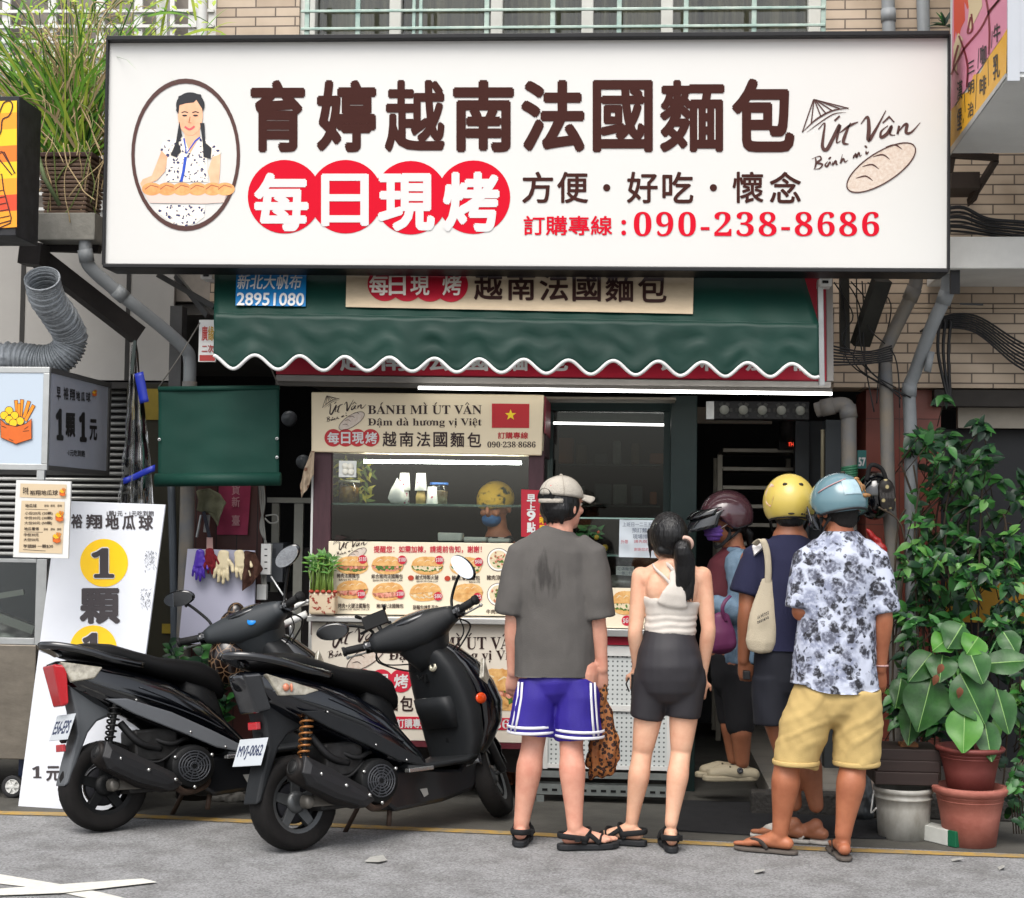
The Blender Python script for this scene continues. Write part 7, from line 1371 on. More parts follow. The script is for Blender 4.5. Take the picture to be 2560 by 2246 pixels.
# --- man in the floral shirt
def man_floral():
    Y = -.03; root = thing('person', 'man in blue-grey helmet, floral shirt and mustard shorts at the end of the line', 'person', (P(2020, 2110, Y).x, Y, 0))
    J = lambda u, v, y=0: P(u, v, Y+y)
    body = MB(); hc = J(2092, 1270, .02); q, Rm = head(body, hc, 1.0, V((-.55, .83, -.12)))
    body.cap([J(2100, 1350, -.01), J(2096, 1285, .01)], [(.064, .062), (.06, .06)], 16)
    torso(body, [(J(2085, 1660), (.16, .115)), (J(2090, 1540), (.16, .11)), (J(2100, 1430), (.155, .11)), (J(2102, 1385), (.13, .09)), (J(2100, 1345), (.075, .065))])
    w1 = J(2200, 1672, .03); arm(body, J(2190, 1416), J(2209, 1545, -.03), w1, .052, .042, .041, .029); hand(body, w1, J(2196, 1712, .05), -1, 1.0, .4)
    e0 = J(2004, 1530, -.02); arm(body, J(2018, 1416), e0, J(2000, 1500, .20), .052, .044, .042, .028); hand(body, J(2000, 1500, .20), J(2010, 1485, .27), 1, .95, .6)
    a0, a1 = J(1951, 2078, .02), J(2108, 2085, -.05); leg(body, J(2048, 1720), J(1970, 1890, .02), a0, .098, .062, .066, .038); leg(body, J(2140, 1720), J(2135, 1895, -.01), a1, .098, .062, .066, .038)
    f0 = foot(body, V((a0.x, a0.y, .085)), R(158), 1.0, .022); f1 = foot(body, V((a1.x, a1.y, .085)), R(92), 1.0, .022)
    blob('body', body, SK3, root, .0055, 5); eyes(root, q, Rm)
    FF = mat('flipflop_brown', '2f2823', .7)
    for f in (f0, f1): sandal(root, *f, 1.0, FF, mat('flipflop_sole', '57504a', .8, var=.2, vs=20), 'flip')
    mb = MB(); mb.ball(q(0, -.02, -.02), (.080, .09, .075), 18, 10, 0, Rm); mb.ball(q(0, -.055, -.055), (.062, .042, .05), 14, 8, 0, Rm); blob('hair', mb, mat('short_hair', '1c1815', .7, bump=1, bs=400), root, .006, 2)
    HB = mat('helmet_bluegrey', '5f7f88', .22, var=.1, vs=4, coat=.8); h, Rh = helmet(root, q, Rm, HB, 1.0, (-.07, .015, -6), -.42)
    zq = q(0, -.012, .02); sp = lambda a, b, k=1.0: zq+Rh @ V((.1262*k*math.cos(R(a))*math.cos(R(b)), -.1485*k*math.sin(R(a))*math.cos(R(b)), .1405*k*math.sin(R(b))))
    mb = MB(); mb.grid(lambda s, t: sp(lerp(84, 122, s), lerp(2, 34, t)), 8, 8); mb.build('pale_decal', mat('decal_pale', 'a9c2cb', .3, var=.3, vs=30), h)
    mb = MB()
    for (a0_, b0_), (a1_, b1_) in (((70, 34), (68, 6)), ((76, 34), (80, 6))): mb.tube([sp(lerp(a0_, a1_, t/6), lerp(b0_, b1_, t/6), 1.004) for t in range(7)], .004, 6)
    mb.ball(sp(73, 36, .985), (.014, .008, .012), 12, 8); mb.ball(sp(74, 0, .985), (.030, .010, .011), 12, 8); mb.ball(sp(73, 16, .985), (.016, .008, .016), 12, 8); mb.build('buckle_decal', mat('decal_tan', 'ab7b45', .5, var=.4, vs=40, col2='3c2a1c'), h)
    mb = MB(); mb.tube([sp(lerp(175, 110, t/10), lerp(18, 36, t/10), 1.004) for t in range(11)], .003, 6); mb.build('pink_line', mat('line_pink', 'b58f90', .4), h); mb = MB(); mb.ball(sp(84, 66), (.012, .01, .007), 12, 8); mb.build('vent', mat('vent_dark', '2a2416', .7), h)
    # floral shirt
    FL = mat('floral_print', 'c9ccd8', .8, bump=.25, bs=220); n, L, b = nodes(FL); tc = n.new('ShaderNodeTexCoord'); nz = n.new('ShaderNodeTexNoise'); nz.inputs['Scale'].default_value = 22; nz.inputs['Detail'].default_value = 4; L(tc.outputs['Object'], nz.inputs[0])
    mxv = n.new('ShaderNodeMix'); mxv.data_type = 'VECTOR'; mxv.inputs[0].default_value = .055; L(tc.outputs['Object'], mxv.inputs[4]); L(nz.outputs['Color'], mxv.inputs[5])
    def layer(prev, sc, lo, hi, col, cut, seed):
        v = n.new('ShaderNodeTexVoronoi'); v.inputs['Scale'].default_value = sc; mp = n.new('ShaderNodeMapping'); mp.inputs['Location'].default_value = (seed, seed*2, seed*3); L(mxv.outputs[1], mp.inputs[0]); L(mp.outputs[0], v.inputs[0])
        r = n.new('ShaderNodeMapRange'); r.inputs[1].default_value = hi; r.inputs[2].default_value = lo; L(v.outputs['Distance'], r.inputs[0]); s = n.new('ShaderNodeSeparateColor'); L(v.outputs['Color'], s.inputs[0]); g = n.new('ShaderNodeMath'); g.operation = 'GREATER_THAN'; g.inputs[1].default_value = cut; L(s.outputs[0], g.inputs[0])
        w_ = n.new('ShaderNodeMath'); w_.operation = 'MULTIPLY'; L(r.outputs[0], w_.inputs[0]); L(g.outputs[0], w_.inputs[1]); n2 = n.new('ShaderNodeTexNoise'); n2.inputs['Scale'].default_value = 60; L(tc.outputs['Object'], n2.inputs[0]); r2 = n.new('ShaderNodeMapRange'); r2.inputs[1].default_value = .35; r2.inputs[2].default_value = .55; r2.inputs[3].default_value = .35; L(n2.outputs[0], r2.inputs[0]); w2 = n.new('ShaderNodeMath'); w2.operation = 'MULTIPLY'; L(w_.outputs[0], w2.inputs[0]); L(r2.outputs[0], w2.inputs[1])
        x = n.new('ShaderNodeMix'); x.data_type = 'RGBA'; L(w2.outputs[0], x.inputs[0])
        if prev is None: x.inputs[6].default_value = (*lin('bcc2d2'), 1)
        else: L(prev, x.inputs[6])
        x.inputs[7].default_value = (*lin(col), 1); return x.outputs[2]
    o = layer(None, 12, .34, .66, '848a9e', .1, 0); o = layer(o, 15, .38, .52, '595c6a', .25, 3.7); o = layer(o, 17, .36, .46, '25252b', .3, 7.1); o = layer(o, 36, .30, .42, '2c2d36', .4, 1.9); L(o, b.inputs['Base Color'])
    mb = MB(); torsof(mb, [(J(2086, 1780), (.204, .152)), (J(2086, 1720), (.2, .148)), (J(2086, 1650), (.191, .138)), (J(2092, 1550), (.178, .127)), (J(2100, 1450), (.186, .125)), (J(2102, 1400), (.178, .116)), (J(2102, 1368), (.145, .1)), (J(2101, 1346), (.1, .085)), (J(2101, 1330), (.078, .074))])
    for a, b_, c in ((J(2056, 1368), J(2024, 1400), J(2004, 1524, -.02)), (J(2150, 1368), J(2180, 1400), J(2207, 1534, -.02))): mb.tube([a, b_, lerp(b_, c, .5), c], [.05, .072, .076, .079], 20)
    blob('shirt', mb, FL, root, .008, 5, lambda p, n: fold(5, .009, .6, 11)(p, n)+fold(13, .003, 1.6, 5)(p, n)*(1.5 if p.z < 1.0 else .5), zmin=lambda p: J(2086, 1728).z+.035*min(1, abs(p.x-J(2110, 1728).x)/.19)**3+.0*p.y)
    mb = MB(); mb.tube([J(2101, 1340)+V((.078*math.cos(a), .073*math.sin(a)-.004, .006+.012*math.sin(a))) for a in [2*math.pi*k/30 for k in range(30)]], [(.016, .005)]*30, 8, 0, (0, 0, 1), closed=True); mb.build('collar', FL, root)
    MU = mat('mustard_twill', 'bfa46a', .9, var=.14, vs=7, bump=.25, bs=240); mb = MB(); torso(mb, [(J(2090, 1750), (.176, .13)), (J(2090, 1690), (.168, .122))])
    mb.tube([J(2044, 1725), J(2016, 1800), J(1998, 1868), J(1989, 1912)], [(.105, .125), (.112, .12), (.106, .112), (.101, .106)], 24); mb.tube([J(2142, 1725), J(2144, 1800), J(2142, 1870), J(2141, 1914)], [(.105, .125), (.110, .12), (.104, .112), (.100, .106)], 24)
    blob('shorts', mb, MU, root, .008, 4, lambda p, n: fold(9, .008, .9, 5)(p+V((0, 0, p.x*.8)), n)+.004*max(0, math.sin((p.z-p.x*.7)*58+3*noise.noise(p*7)))*(1 if p.z < .85 else .4))
    mb = MB()
    for c_ in ((1990, 1905), (2141, 1907)): mb.tube([J(*c_)+V((.104*math.cos(a), .109*math.sin(a), 0)) for a in [2*math.pi*k/36 for k in range(36)]], [(.012, .004)]*36, 6, 0, (0, 0, 1), closed=True)
    mb.build('hem', MU, root)
    mb = MB(); c_ = J(2201, 1664, .03); mb.tube([c_+V((.033*math.cos(a), .033*math.sin(a), 0)) for a in [2*math.pi*k/20 for k in range(20)]], .005, 6, closed=True); mb.build('bracelet', mat('bead_pink', 'b08c88', .4), root)
    return root
man_floral()
# --- woman in maroon helmet, in profile on the shop step
def woman_maroon():
    Y = 1.25; z0 = .125; root = thing('person', 'woman in maroon helmet, purple mask and denim shirt facing left at the doorway', 'person', (P(1850, 1910, Y).x, Y, z0))
    J = lambda u, v, y=0: P(u, v, Y+y)
    body = MB(); hc = J(1812, 1300); q, Rm = head(body, hc, 1.03, V((-.93, -.33, -.1)))
    body.cap([J(1838, 1392), J(1826, 1322)], [(.06, .062), (.056, .058)], 16)
    torso(body, [(J(1836, 1640), (.125, .14)), (J(1832, 1540), (.115, .14)), (J(1836, 1440), (.11, .145)), (J(1840, 1395), (.075, .10))])
    w_ = J(1792, 1512, -.17); arm(body, J(1862, 1420, -.14), J(1866, 1530, -.16), w_, .06, .05, .046, .03); hand(body, w_, J(1762, 1500, -.16), -1, .95, .6)
    arm(body, J(1822, 1420, .12), J(1800, 1530, .1), J(1750, 1500, .06), .058, .048, .044, .03); hand(body, J(1750, 1500, .06), J(1725, 1490, .05), 1, .95, .6)
    a0, a1 = J(1836, 1868, .06), J(1856, 1880, -.05)
    for hip, kn, an in ((J(1828, 1660, .07), J(1826, 1780, .06), a0), (J(1846, 1660, -.07), J(1850, 1785, -.06), a1)): leg(body, hip, kn, V((an.x, an.y, z0+.10)), .095, .06, .06, .038)
    blob('body', body, SK4, root, .006, 5); eyes(root, q, Rm, 1.03)
    CR = mat('clog_beige', '9b917a', .7, var=.12, vs=10)
    for an, sg in ((a0, 1), (a1, -1)):
        mb = MB(); d = V((-1, -.12, 0)); s = V((.12, -1, 0)); a = V((an.x, an.y, z0)); qq = lambda x, y, z: a+d*x+s*y+V((0, 0, z))
        mb.cap([qq(-.06, 0, .035), qq(.0, 0, .04), qq(.09, 0, .045), qq(.16, 0, .038)], [(.036, .034), (.042, .038), (.05, .044), (.04, .03)], 18, 0, s); cl_ = blob('clog', mb, CR, root, .006, 3)
        mb = MB(); mb.prism([p+V((0, 0, z0)) for p in sole_pts(V((a.x, a.y, .002)), d, s, 1.02, 0)], (0, 0, .03)); mb.build('sole', CR, cl_, bevel=.008)
        mb = MB(); mb.lathe([(.017, 0), (.016, .004), (.006, .005), (.005, .003), (0, .003)], qq(.02, .043, .062), 16, 0, s+V((0, 0, .4))); mb.build('rivet', mat('rivet_dark', '26282c', .5), cl_)
        mb = MB()
        for k in range(5): mb.ball(qq(.07+.02*k, .028, .078-.006*k), .0055, 8, 6)
        mb.build('holes', mat('hole_dark', '4b4638', .8), cl_)
    mb = MB(); mb.ball(q(0, -.03, -.02), (.082, .095, .09), 18, 10, 0, Rm); mb.cap([q(0, -.09, -.05), q(0, -.13, -.09), q(0, -.13, -.16)], [.03, .028, .012], 12); blob('hair', mb, HAIR, root, .006, 2)
    MH = mat('helmet_maroon', '4d3036', .22, var=.1, vs=5, coat=.9); h, Rh = helmet(root, q, Rm, MH, 1.02, None, -.5)
    mb = MB(); zq = q(0, -.012, .02)
    def shade(z0, z1, ext, wd):
        def f(s_, t):
            a = R(-wd+2*wd*s_); x, y = .122*math.sin(a), .143*math.cos(a); return zq+Rh @ V((x*(1.06-.05*t), (y+.004)*(1.03)+ext*t*(.35+.65*math.cos(a)), lerp(z0, z1, t**1.4)+.01*math.sin(math.pi*t)))
        return f
    mb.grid(shade(.062, .03, .075, 66), 24, 6); mb.build('visor_peak', GLOSS, h, solid=.005)
    mb = MB(); mb.grid(shade(.045, -.035, .10, 70), 24, 8); mb.build('visor', SMOK, h, solid=.004)
    mb = MB(); mb.ball(q(0, .066, -.055), (.066, .054, .055), 20, 12, 0, Rm); mk = blob('face_mask', mb, mat('purple_mask', '6a4699', .7, var=.2, vs=20), root, .005, 2, lambda p, n: .003*math.sin(p.z*260))
    mb = MB()
    for sg in (-1, 1): mb.tube([q(sg*.055, .06, -.045), q(sg*.08, .02, -.02), q(sg*.082, -.01, -.01)], .002, 5)
    mb.build('ear_loop', WPRINT, mk)
    mb = MB(); torso(mb, [(J(1812, 1570), (.13, .15)), (J(1806, 1480), (.13, .15)), (J(1818, 1415), (.10, .13)), (J(1834, 1388), (.07, .09))]); blob('top', mb, mat('maroon_top', '4b1620', .85, var=.15, vs=8), root, .008, 4, fold(8, .006, .6, 2))
    mb = MB()
    for i, s_ in enumerate(('Tasca', 'Bakery', 'BAKER')): text(mb, s_, [(1745+i*3, 1462+i*17), (1800+i*2, 1444+i*17), (1800+i*2, 1452+i*17), (1745+i*3, 1472+i*17)], Y-.155, 0, .015)
    DN = mat('denim_shirt', '4a6074', .85, var=.3, vs=12, col2='6a7f90', bump=.4, bs=260); mb = MB()
    mb.tube([J(1848, 1655), J(1846, 1540), J(1844, 1450), J(1846, 1405), J(1846, 1384)], [(.125, .175), (.115, .175), (.112, .175), (.09, .15), (.06, .10)], 26, 0, (1, 0, 0))
    mb.cap([J(1848, 1412, -.14), J(1856, 1515, -.17), J(1836, 1530, -.19), J(1792, 1512, -.18)], [.08, .078, .07, .05], 18)
    mb.cap([J(1826, 1375, -.06), J(1850, 1378, -.1), J(1870, 1385, -.05)], [.02, .022, .02], 10)
    blob('denim_shirt', mb, DN, root, .008, 4, lambda p, n: fold(9, .010, .8, 8)(p, n)+fold(20, .004, 1, 5)(p, n))
    mb = MB(); torso(mb, [(J(1842, 1690), (.14, .15)), (J(1842, 1640), (.14, .15))])
    for hip, kn in ((J(1830, 1680, .06), J(1828, 1790, .06)), (J(1848, 1680, -.06), J(1852, 1812, -.06))): mb.cap([hip, lerp(hip, kn, .5), kn], [.115, .095, .078], 18)
    blob('trousers', mb, mat('black_trousers', '0e0e12', .85), root, .008, 4, fold(8, .005, .6, 4))
    return root
woman_maroon()
mb = MB(); J = lambda u, v, y=0: P(u, v, .95+y); pb_ = thing('shoulder_bag', 'plum coloured shoulder bag hanging at the side of the woman in denim', 'bag', tuple(J(1800, 1610)))
mb.cap([J(1800, 1545), J(1800, 1580), J(1804, 1612)], [(.05, .03), (.075, .045), (.08, .05)], 18); blob('bag', mb, mat('plum_nylon', '5c1f49', .55, var=.2, vs=8), pb_, .006, 3, fold(10, .008, .6, 3))
mb = MB(); mb.tube([J(*p) for p in curve([(1826, 1490, -.0), (1812, 1505, -.03), (1806, 1525, -.04), (1815, 1555, -.03)], 6)], (.010, .003), 8, 0, (1, 0, 0)); mb.build('strap', MATS['plum_nylon'], pb_)
# --- vendor behind the cart glass
def vendor():
    Y = 1.75; root = thing('person', 'vendor in yellow patterned headscarf and blue mask working behind the cart glass', 'person', (P(1240, 1300, Y).x, Y, 0))
    J = lambda u, v, y=0: P(u, v, Y+y); body = MB(); hc = J(1238, 1262); q, Rm = head(body, hc, 1.1, V((-.35, -.9, -.25)))
    body.cap([J(1246, 1345), J(1240, 1285)], [.06, .056], 14); torso(body, [(J(1240, 1720), (.16, .11)), (J(1240, 1500), (.16, .11)), (J(1246, 1385), (.16, .1)), (J(1246, 1345), (.08, .07))])
    for sg, x in ((-1, 1165), (1, 1325)):
        w_ = J(x+sg*-20, 1400, -.38); arm(body, J(x, 1390), J(x+sg*8, 1450, -.15), w_, .05, .04, .038, .027); hand(body, w_, w_+V((-sg*.03, -.08, -.01)), -sg, .9, .7, V((0, 0, -1)))
    for x in (1205, 1275): leg(body, J(x, 1700), J(x, 1800), V((J(x, 1900).x, Y, .10)), .09, .06, .06, .036); foot(body, V((J(x, 1900).x, Y, .09)), R(-90), 1, .01)
    blob('body', body, SK3, root, .007, 4); eyes(root, q, Rm, 1.1)
    SC_ = mat('scarf_print', 'c8a030', .7); spots(SC_, 14, .25, .5, '1f2a1a', 'c8a030', noise_d=.3); mb = MB(); mb.ball(q(0, -.01, .025), (.105, .118, .105), 22, 12, 0, Rm, zlo=-.25); mb.build('headscarf', SC_, root, solid=.006)
    mb = MB(); mb.ball(q(0, .06, -.065), (.06, .05, .045), 18, 10, 0, Rm); blob('face_mask', mb, mat('blue_mask', '27588c', .7), root, .006, 2)
    FS = mat('vendor_floral', '1c1c20', .8); spots(FS, 18, .25, .34, 'c4c6c4', '1c1c20', noise_d=.1); mb = MB(); torso(mb, [(J(1240, 1700), (.18, .13)), (J(1240, 1500), (.18, .13)), (J(1246, 1400), (.18, .115)), (J(1246, 1362), (.1, .085))])
    for sg, x in ((-1, 1165), (1, 1325)): mb.cap([J(x, 1392), J(x+sg*8, 1450, -.13)], [.065, .065], 14)
    blob('blouse', mb, FS, root, .009, 4, fold(8, .007, .6, 3))
vendor()
# ------------------------------------------------------------------ plants
def leafm(name, c, c2, rough=.4, sc=6): return mat(name, c, rough, var=.5, vs=sc, col2=c2, spec=.4)
LG = leafm('leaf_green', '275a24', '173a18'); LG2 = leafm('leaf_mid_green', '3a7030', '234d22'); LG3 = leafm('leaf_dark_green', '1b3b22', '10261a'); LG4 = leafm('leaf_light_green', '5b8a40', '3f6a30'); STM = mat('stem_brown', '3d3226', .8)
RIB = mat('leaf_vein', '6f9a58', .5)
def leaf(mb, b, d, L, W, up_=V((0, -.6, .8)), bend=.25, mi=0, n=5, fold_=.18, tip=1.0, rib=None):
    d = d.normalized(); s = d.cross(up_)
    s = s.normalized() if s.length > 1e-4 else V((1, 0, 0)); nn = s.cross(d).normalized(); vs = []; K = 5 if rib is not None else 3
    for i in range(n+1):
        t = i/n; w_ = W*math.sin(math.pi*min(1, t**.75*.97+.015))**.8*(1 if t < .6 else 1-(t-.6)*.35*tip); c = b+d*L*t-nn*bend*L*t*t; w_ *= 1+(.10*noise.noise(b*9+V((t*4, 0, 0))) if n > 6 else 0); wv = nn*W*.10*math.sin(t*11+b.x*50) if n > 6 else V((0, 0, 0))
        if K == 3: vs += [c-s*w_+nn*w_*fold_*1.5, c, c+s*w_+nn*w_*fold_*1.5]
        else: r = min(w_*.4, .0012+.0018*(1-t)); vs += [c-s*w_+nn*w_*fold_*.6+wv, c-s*r+nn*.001, c+nn*.003, c+s*r+nn*.001, c+s*w_+nn*w_*fold_*.6-wv]
    o = len(mb.v); mb.v += [tuple(v) for v in vs]
    for i in range(n):
        for j in range(K-1): a = o+i*K+j; mb.f.append((a, a+1, a+K+1, a+K)); mb.m.append(mi if rib is None or j in (0, 3) else rib); mb.sm.append(True)
def inside(poly, u, v):
    c = False
    for i in range(len(poly)):
        a, b = poly[i], poly[i-1]
        if (a[1] > v) != (b[1] > v) and u < (b[0]-a[0])*(v-a[1])/(b[1]-a[1])+a[0]: c = not c
    return c
def c6(x, y): return (1660+x*.4462, 700+y*.4462)
def c7(x, y): return (1660+x*.4462, 1446+y*.4462)
# climbing shrub on the right
rg = random.Random(11); vine = thing('climbing_shrub', 'tall dark green leafy shrub climbing beside the red tiled column', 'shrub', tuple(G(2470, 2060)))
OUT = [c6(*p) for p in ((1560, 640), (1640, 640), (1680, 760), (1850, 800), (1860, 930), (1900, 1060), (2080, 1090), (2150, 1300), (2150, 2700), (1320, 2500), (1260, 2250), (1250, 2080), (1240, 1800), (1230, 1640), (1260, 1450), (1330, 1350), (1370, 1200), (1330, 1050), (1300, 960), (1380, 850), (1480, 820), (1520, 740))]
mbs = MB(); mbf = MB(); nc = 0
while nc < 290:
    u, v = rg.uniform(2190, 2640), rg.uniform(980, 1960)
    if not inside(OUT, u, v): continue
    if noise.noise(V((u*.011, v*.011, 3))) < -.22 and rg.random() < .8: continue
    nc += 1; Y = rg.uniform(.85, 1.35); c = P(u, v, Y); st0 = c+V((rg.uniform(-.12, .12), .12, -.14)); mbs.tube([st0, c], .0028, 5)
    for k in range(rg.randint(5, 8)):
        a = rg.uniform(0, 6.28); d = V((math.cos(a), rg.uniform(-.9, .1), math.sin(a)*.75-.12)); L = rg.uniform(.05, .09); leaf(mbf, c+V((rg.uniform(-.02, .02), rg.uniform(-.02, .02), rg.uniform(-.02, .02))), d, L, L*rg.uniform(.24, .33), V((rg.uniform(-.4, .4), -.7, .8)), rg.uniform(.1, .5), rg.choice((0, 0, 1, 2, 2, 3) if v > 1200 else (0, 2, 2, 1)), 4)
for k in range(14): u = rg.uniform(2230, 2560); mbs.tube([P(*p, 1.1+.1*(k % 3)) for p in curve([(u, 2060), (u+rg.uniform(-25, 25), 1700), (u+rg.uniform(-50, 30), 1350), (u+rg.uniform(-60, 30), 1120+rg.uniform(0, 200))], 5)], .005, 6)
mbf.build('foliage', [LG, LG2, LG3, LG4], vine); mbs.build('stems', STM, vine)
# big-leaved plant in the upper terracotta pot
TERR = mat('terracotta', '8a4c40', .75, var=.35, vs=7, col2='a5675a', bump=.15, bs=60); TERR2 = mat('maroon_pot', '5f2a26', .55, var=.3, vs=7, col2='743a34')
g = G(2425, 2112); pcx, pcy = g.x, g.y
def pot(name, label, z, h, r0, r1, m, rim=.03):
    t = thing(name, label, 'flower pot', (pcx, pcy, z)); mb = MB(); mb.lathe([(0, 0), (r0, 0), (r0+(r1-r0)*.5, h*.5), (r1, h-rim), (r1+.014, h-rim+.002), (r1+.02, h-.008), (r1+.014, h), (r1-.012, h), (r1-.02, h-.05), (0, h-.05)], (pcx, pcy, z), 40); mb.build('body', m, t)
    mb = MB(); mb.tube([(pcx+(r1+.001-(r1-r0)*.14)*math.cos(a), pcy+(r1+.001-(r1-r0)*.14)*math.sin(a), z+h*.84) for a in [2*math.pi*k/40 for k in range(40)]], .004, 6, closed=True); mb.tube([(pcx+(r1+.001-(r1-r0)*.2)*math.cos(a), pcy+(r1+.001-(r1-r0)*.2)*math.sin(a), z+h*.77) for a in [2*math.pi*k/40 for k in range(40)]], .003, 6, closed=True); mb.build('rings', m, t); return t
pot('flower_pot', 'large faded terracotta pot standing on the road, under the maroon pot', .004, .272, .118, .158, TERR, .034)
pot('flower_pot', 'dark maroon pot stacked inside the larger terracotta pot, holding the big-leaved plant', .24, .222, .10, .142, TERR2, .022)
mb = MB(); mb.lathe([(0, .02), (.12, .01), (.125, 0)], (pcx, pcy, .40), 24); struct('soil', mb, mat('potting_soil', '2a1f18', .95, var=.3, vs=40))
bp = thing('potted_plant', 'potted plant with large glossy pale-veined leaves in the maroon pot', 'plant', (pcx, pcy, .42)); YP = pcy-.06
BIG = mat('big_leaf', '2a5c1e', .5, var=.5, vs=9, col2='163a15', coat=.08, bump=.3, bs=22); BIG2 = mat('big_leaf_light', '4a8026', .5, var=.4, vs=9, col2='2f651e', coat=.08); DRY = mat('dry_leaf', '7a4a32', .8, var=.4, vs=20)
mb = MB(); ms_ = MB()
for bx, by, tx, ty, hw, dy, mi in ((1500, 555, 1428, 855, 128, .02, 0), (1660, 535, 1805, 808, 130, -.04, 0), (1685, 725, 1678, 978, 98, -.08, 1), (1795, 800, 1838, 1028, 72, -.05, 0), (1862, 620, 1940, 868, 82, .0, 0), (1785, 480, 2075, 455, 72, .03, 0), (1705, 395, 1788, 590, 92, -.02, 0), (1672, 262, 1590, 395, 95, .06, 0), (1500, 420, 1375, 575, 85, .06, 0), (1560, 430, 1545, 580, 88, .02, 0), (1395, 700, 1370, 935, 75, .12, 0), (1760, 330, 1700, 420, 80, .03, 1), (1900, 300, 1980, 420, 70, .1, 0), (1590, 640, 1480, 700, 60, .1, 0), (1330, 560, 1300, 720, 55, .14, 0), (1600, 330, 1510, 400, 70, .04, 1)):
    b = P(*c7(bx, by), YP+dy+.05); t = P(*c7(tx, ty), YP+dy-.03); d = t-b; L = d.length; W = hw*.4462*(YP+7.2)/FPX; leaf(mb, b, d, L, W, V((rg.uniform(-.15, .15), -1, .35)), rg.uniform(.02, .14), mi, 12, .16, .9, 2); ms_.tube(curve([tuple(b), tuple(lerp(b, V((pcx, pcy, .6)), .5)+V((0, 0, .05))), (pcx+rg.uniform(-.03, .03), pcy+rg.uniform(-.03, .03), .42)], 5), .005, 6)
for x, y in ((1560, 480), (1530, 540), (1660, 610)): b = P(*c7(x, y), YP-.06); leaf(mb, b, V((rg.uniform(-.6, .2), -.2, -.9)), .05, .016, V((0, -1, .3)), .5, 3, 5)
mb.build('leaves', [BIG, BIG2, mat('pale_vein', '6f9450', .45), DRY], bp); ms_.build('stems', LG2, bp)
mb = MB()
for k in range(60): u, v = c7(rg.uniform(1900, 2090), rg.uniform(1010, 1370)); L = rg.uniform(.04, .07); a = rg.uniform(0, 6.28); leaf(mb, P(u, v, .25+rg.uniform(0, .2)), V((math.cos(a), -.5, math.sin(a)*.7)), L, L*.32, V((0, -.7, .7)), .3, rg.choice((0, 1, 2)), 4)
for k in range(6): u, v = c7(1960+k*15, 1400); mb.tube([P(u, 2085, .35), P(u-10, 1960, .33), P(u+12, 1900, .3)], .003, 5, 3)
tag(mb.build('trailing_plant', [LG, LG2, LG3, STM]), 'low trailing plant right of the stacked terracotta pots', 'plant')
# bucket, boards, stool, carton, bags
g = G(2258, 2094); bk = thing('bucket', 'dirty white plastic bucket under the dark boards beside the pots', 'bucket', tuple(g)); bz = P(2258, 1966, g.y).z
mb = MB(); h = bz; mb.lathe([(0, .004), (.118, .004), (.128, h*.6), (.131, h*.78), (.139, h*.79), (.139, h*.82), (.132, h*.83), (.134, h*.9), (.142, h*.91), (.143, h), (.13, h), (.12, h*.3), (0, .03)], tuple(g), 40)
mb.build('body', mat('dirty_plastic', 'b9b8b2', .5, var=.35, vs=9, col2='8d8a80', stretch=(1, 1, .5)), bk); mb = MB(); mb.tube(curve([(g.x-.143, g.y-.02, h*.93), (g.x-.155, g.y-.05, h*.7), (g.x-.16, g.y-.05, h*.5), (g.x-.14, g.y-.08, h*.62)], 6), .004, 6); mb.build('handle', WHT, bk)
WB_ = mat('dark_board', '2f211d', .6, var=.3, vs=6, stretch=(1, 6, 6)); 
for i, (a, b, l) in enumerate((((2186, 1960), (2345, 1932), 'lower dark brown board lying on the white bucket'), ((2192, 1928), (2350, 1904), 'middle dark brown board in the stack on the bucket'), ((2200, 1901), (2352, 1876), 'top dark brown board in the stack on the bucket'))):
    p, q_ = P(*a, g.y-.1), P(*b, g.y-.1); mb = MB(); mb.box((p.x, g.y-.12+.01*i, p.z), (q_.x, g.y+.18, q_.z)); tag(mb.build('board', WB_, bevel=.004), l, 'board', 'boards stacked on the bucket')
mb = MB(); p, q_ = P(*c7(1322, 1000), g.y), P(*c7(1422, 925), g.y); mb.box((p.x, g.y-.02, p.z), (q_.x, g.y+.06, q_.z)); mb.box((p.x, g.y-.03, p.z-.022), (p.x+.008, g.y+.06, p.z)); mb.box((q_.x-.012, g.y-.03, p.z-.022), (q_.x-.004, g.y+.06, p.z)); tag(mb.build('wooden_stand', mat('tan_wood', '8a5a34', .6, var=.25, vs=12), bevel=.003), 'small tan wooden stand on top of the dark boards', 'stand')
a, b = G(2285, 2098), G(2368, 2118); d = (b-a); d.z = 0; s = V((-d.y, d.x, 0)).normalized()*.085; mb = MB(); lo = [a, b, b+s, a+s]; mb.hexa([p+V((0, 0, .005)) for p in lo], [p+V((0, 0, .078)) for p in lo]); e = d.normalized()*.003; lo2 = [b+e*.7, b+e*1.9, b+s+e*1.9, b+s+e*.7]
ca = thing('carton', 'white drink carton with green end lying by the bucket', 'carton', tuple(a)); mb.build('body', mat('carton_white', 'c4c6c0', .5, var=.15, vs=12), ca, bevel=.003); mb = MB(); dn = d.normalized(); lo2 = [b+dn*.002, b+dn*.05, b+dn*.05+s, b+dn*.002+s]; mb.hexa([p+V((0, 0, .005)) for p in lo2], [p+V((0, 0, .079)) for p in lo2]); mb.build('end_cap', mat('carton_green', '0f5a3c', .5), ca, bevel=.003)
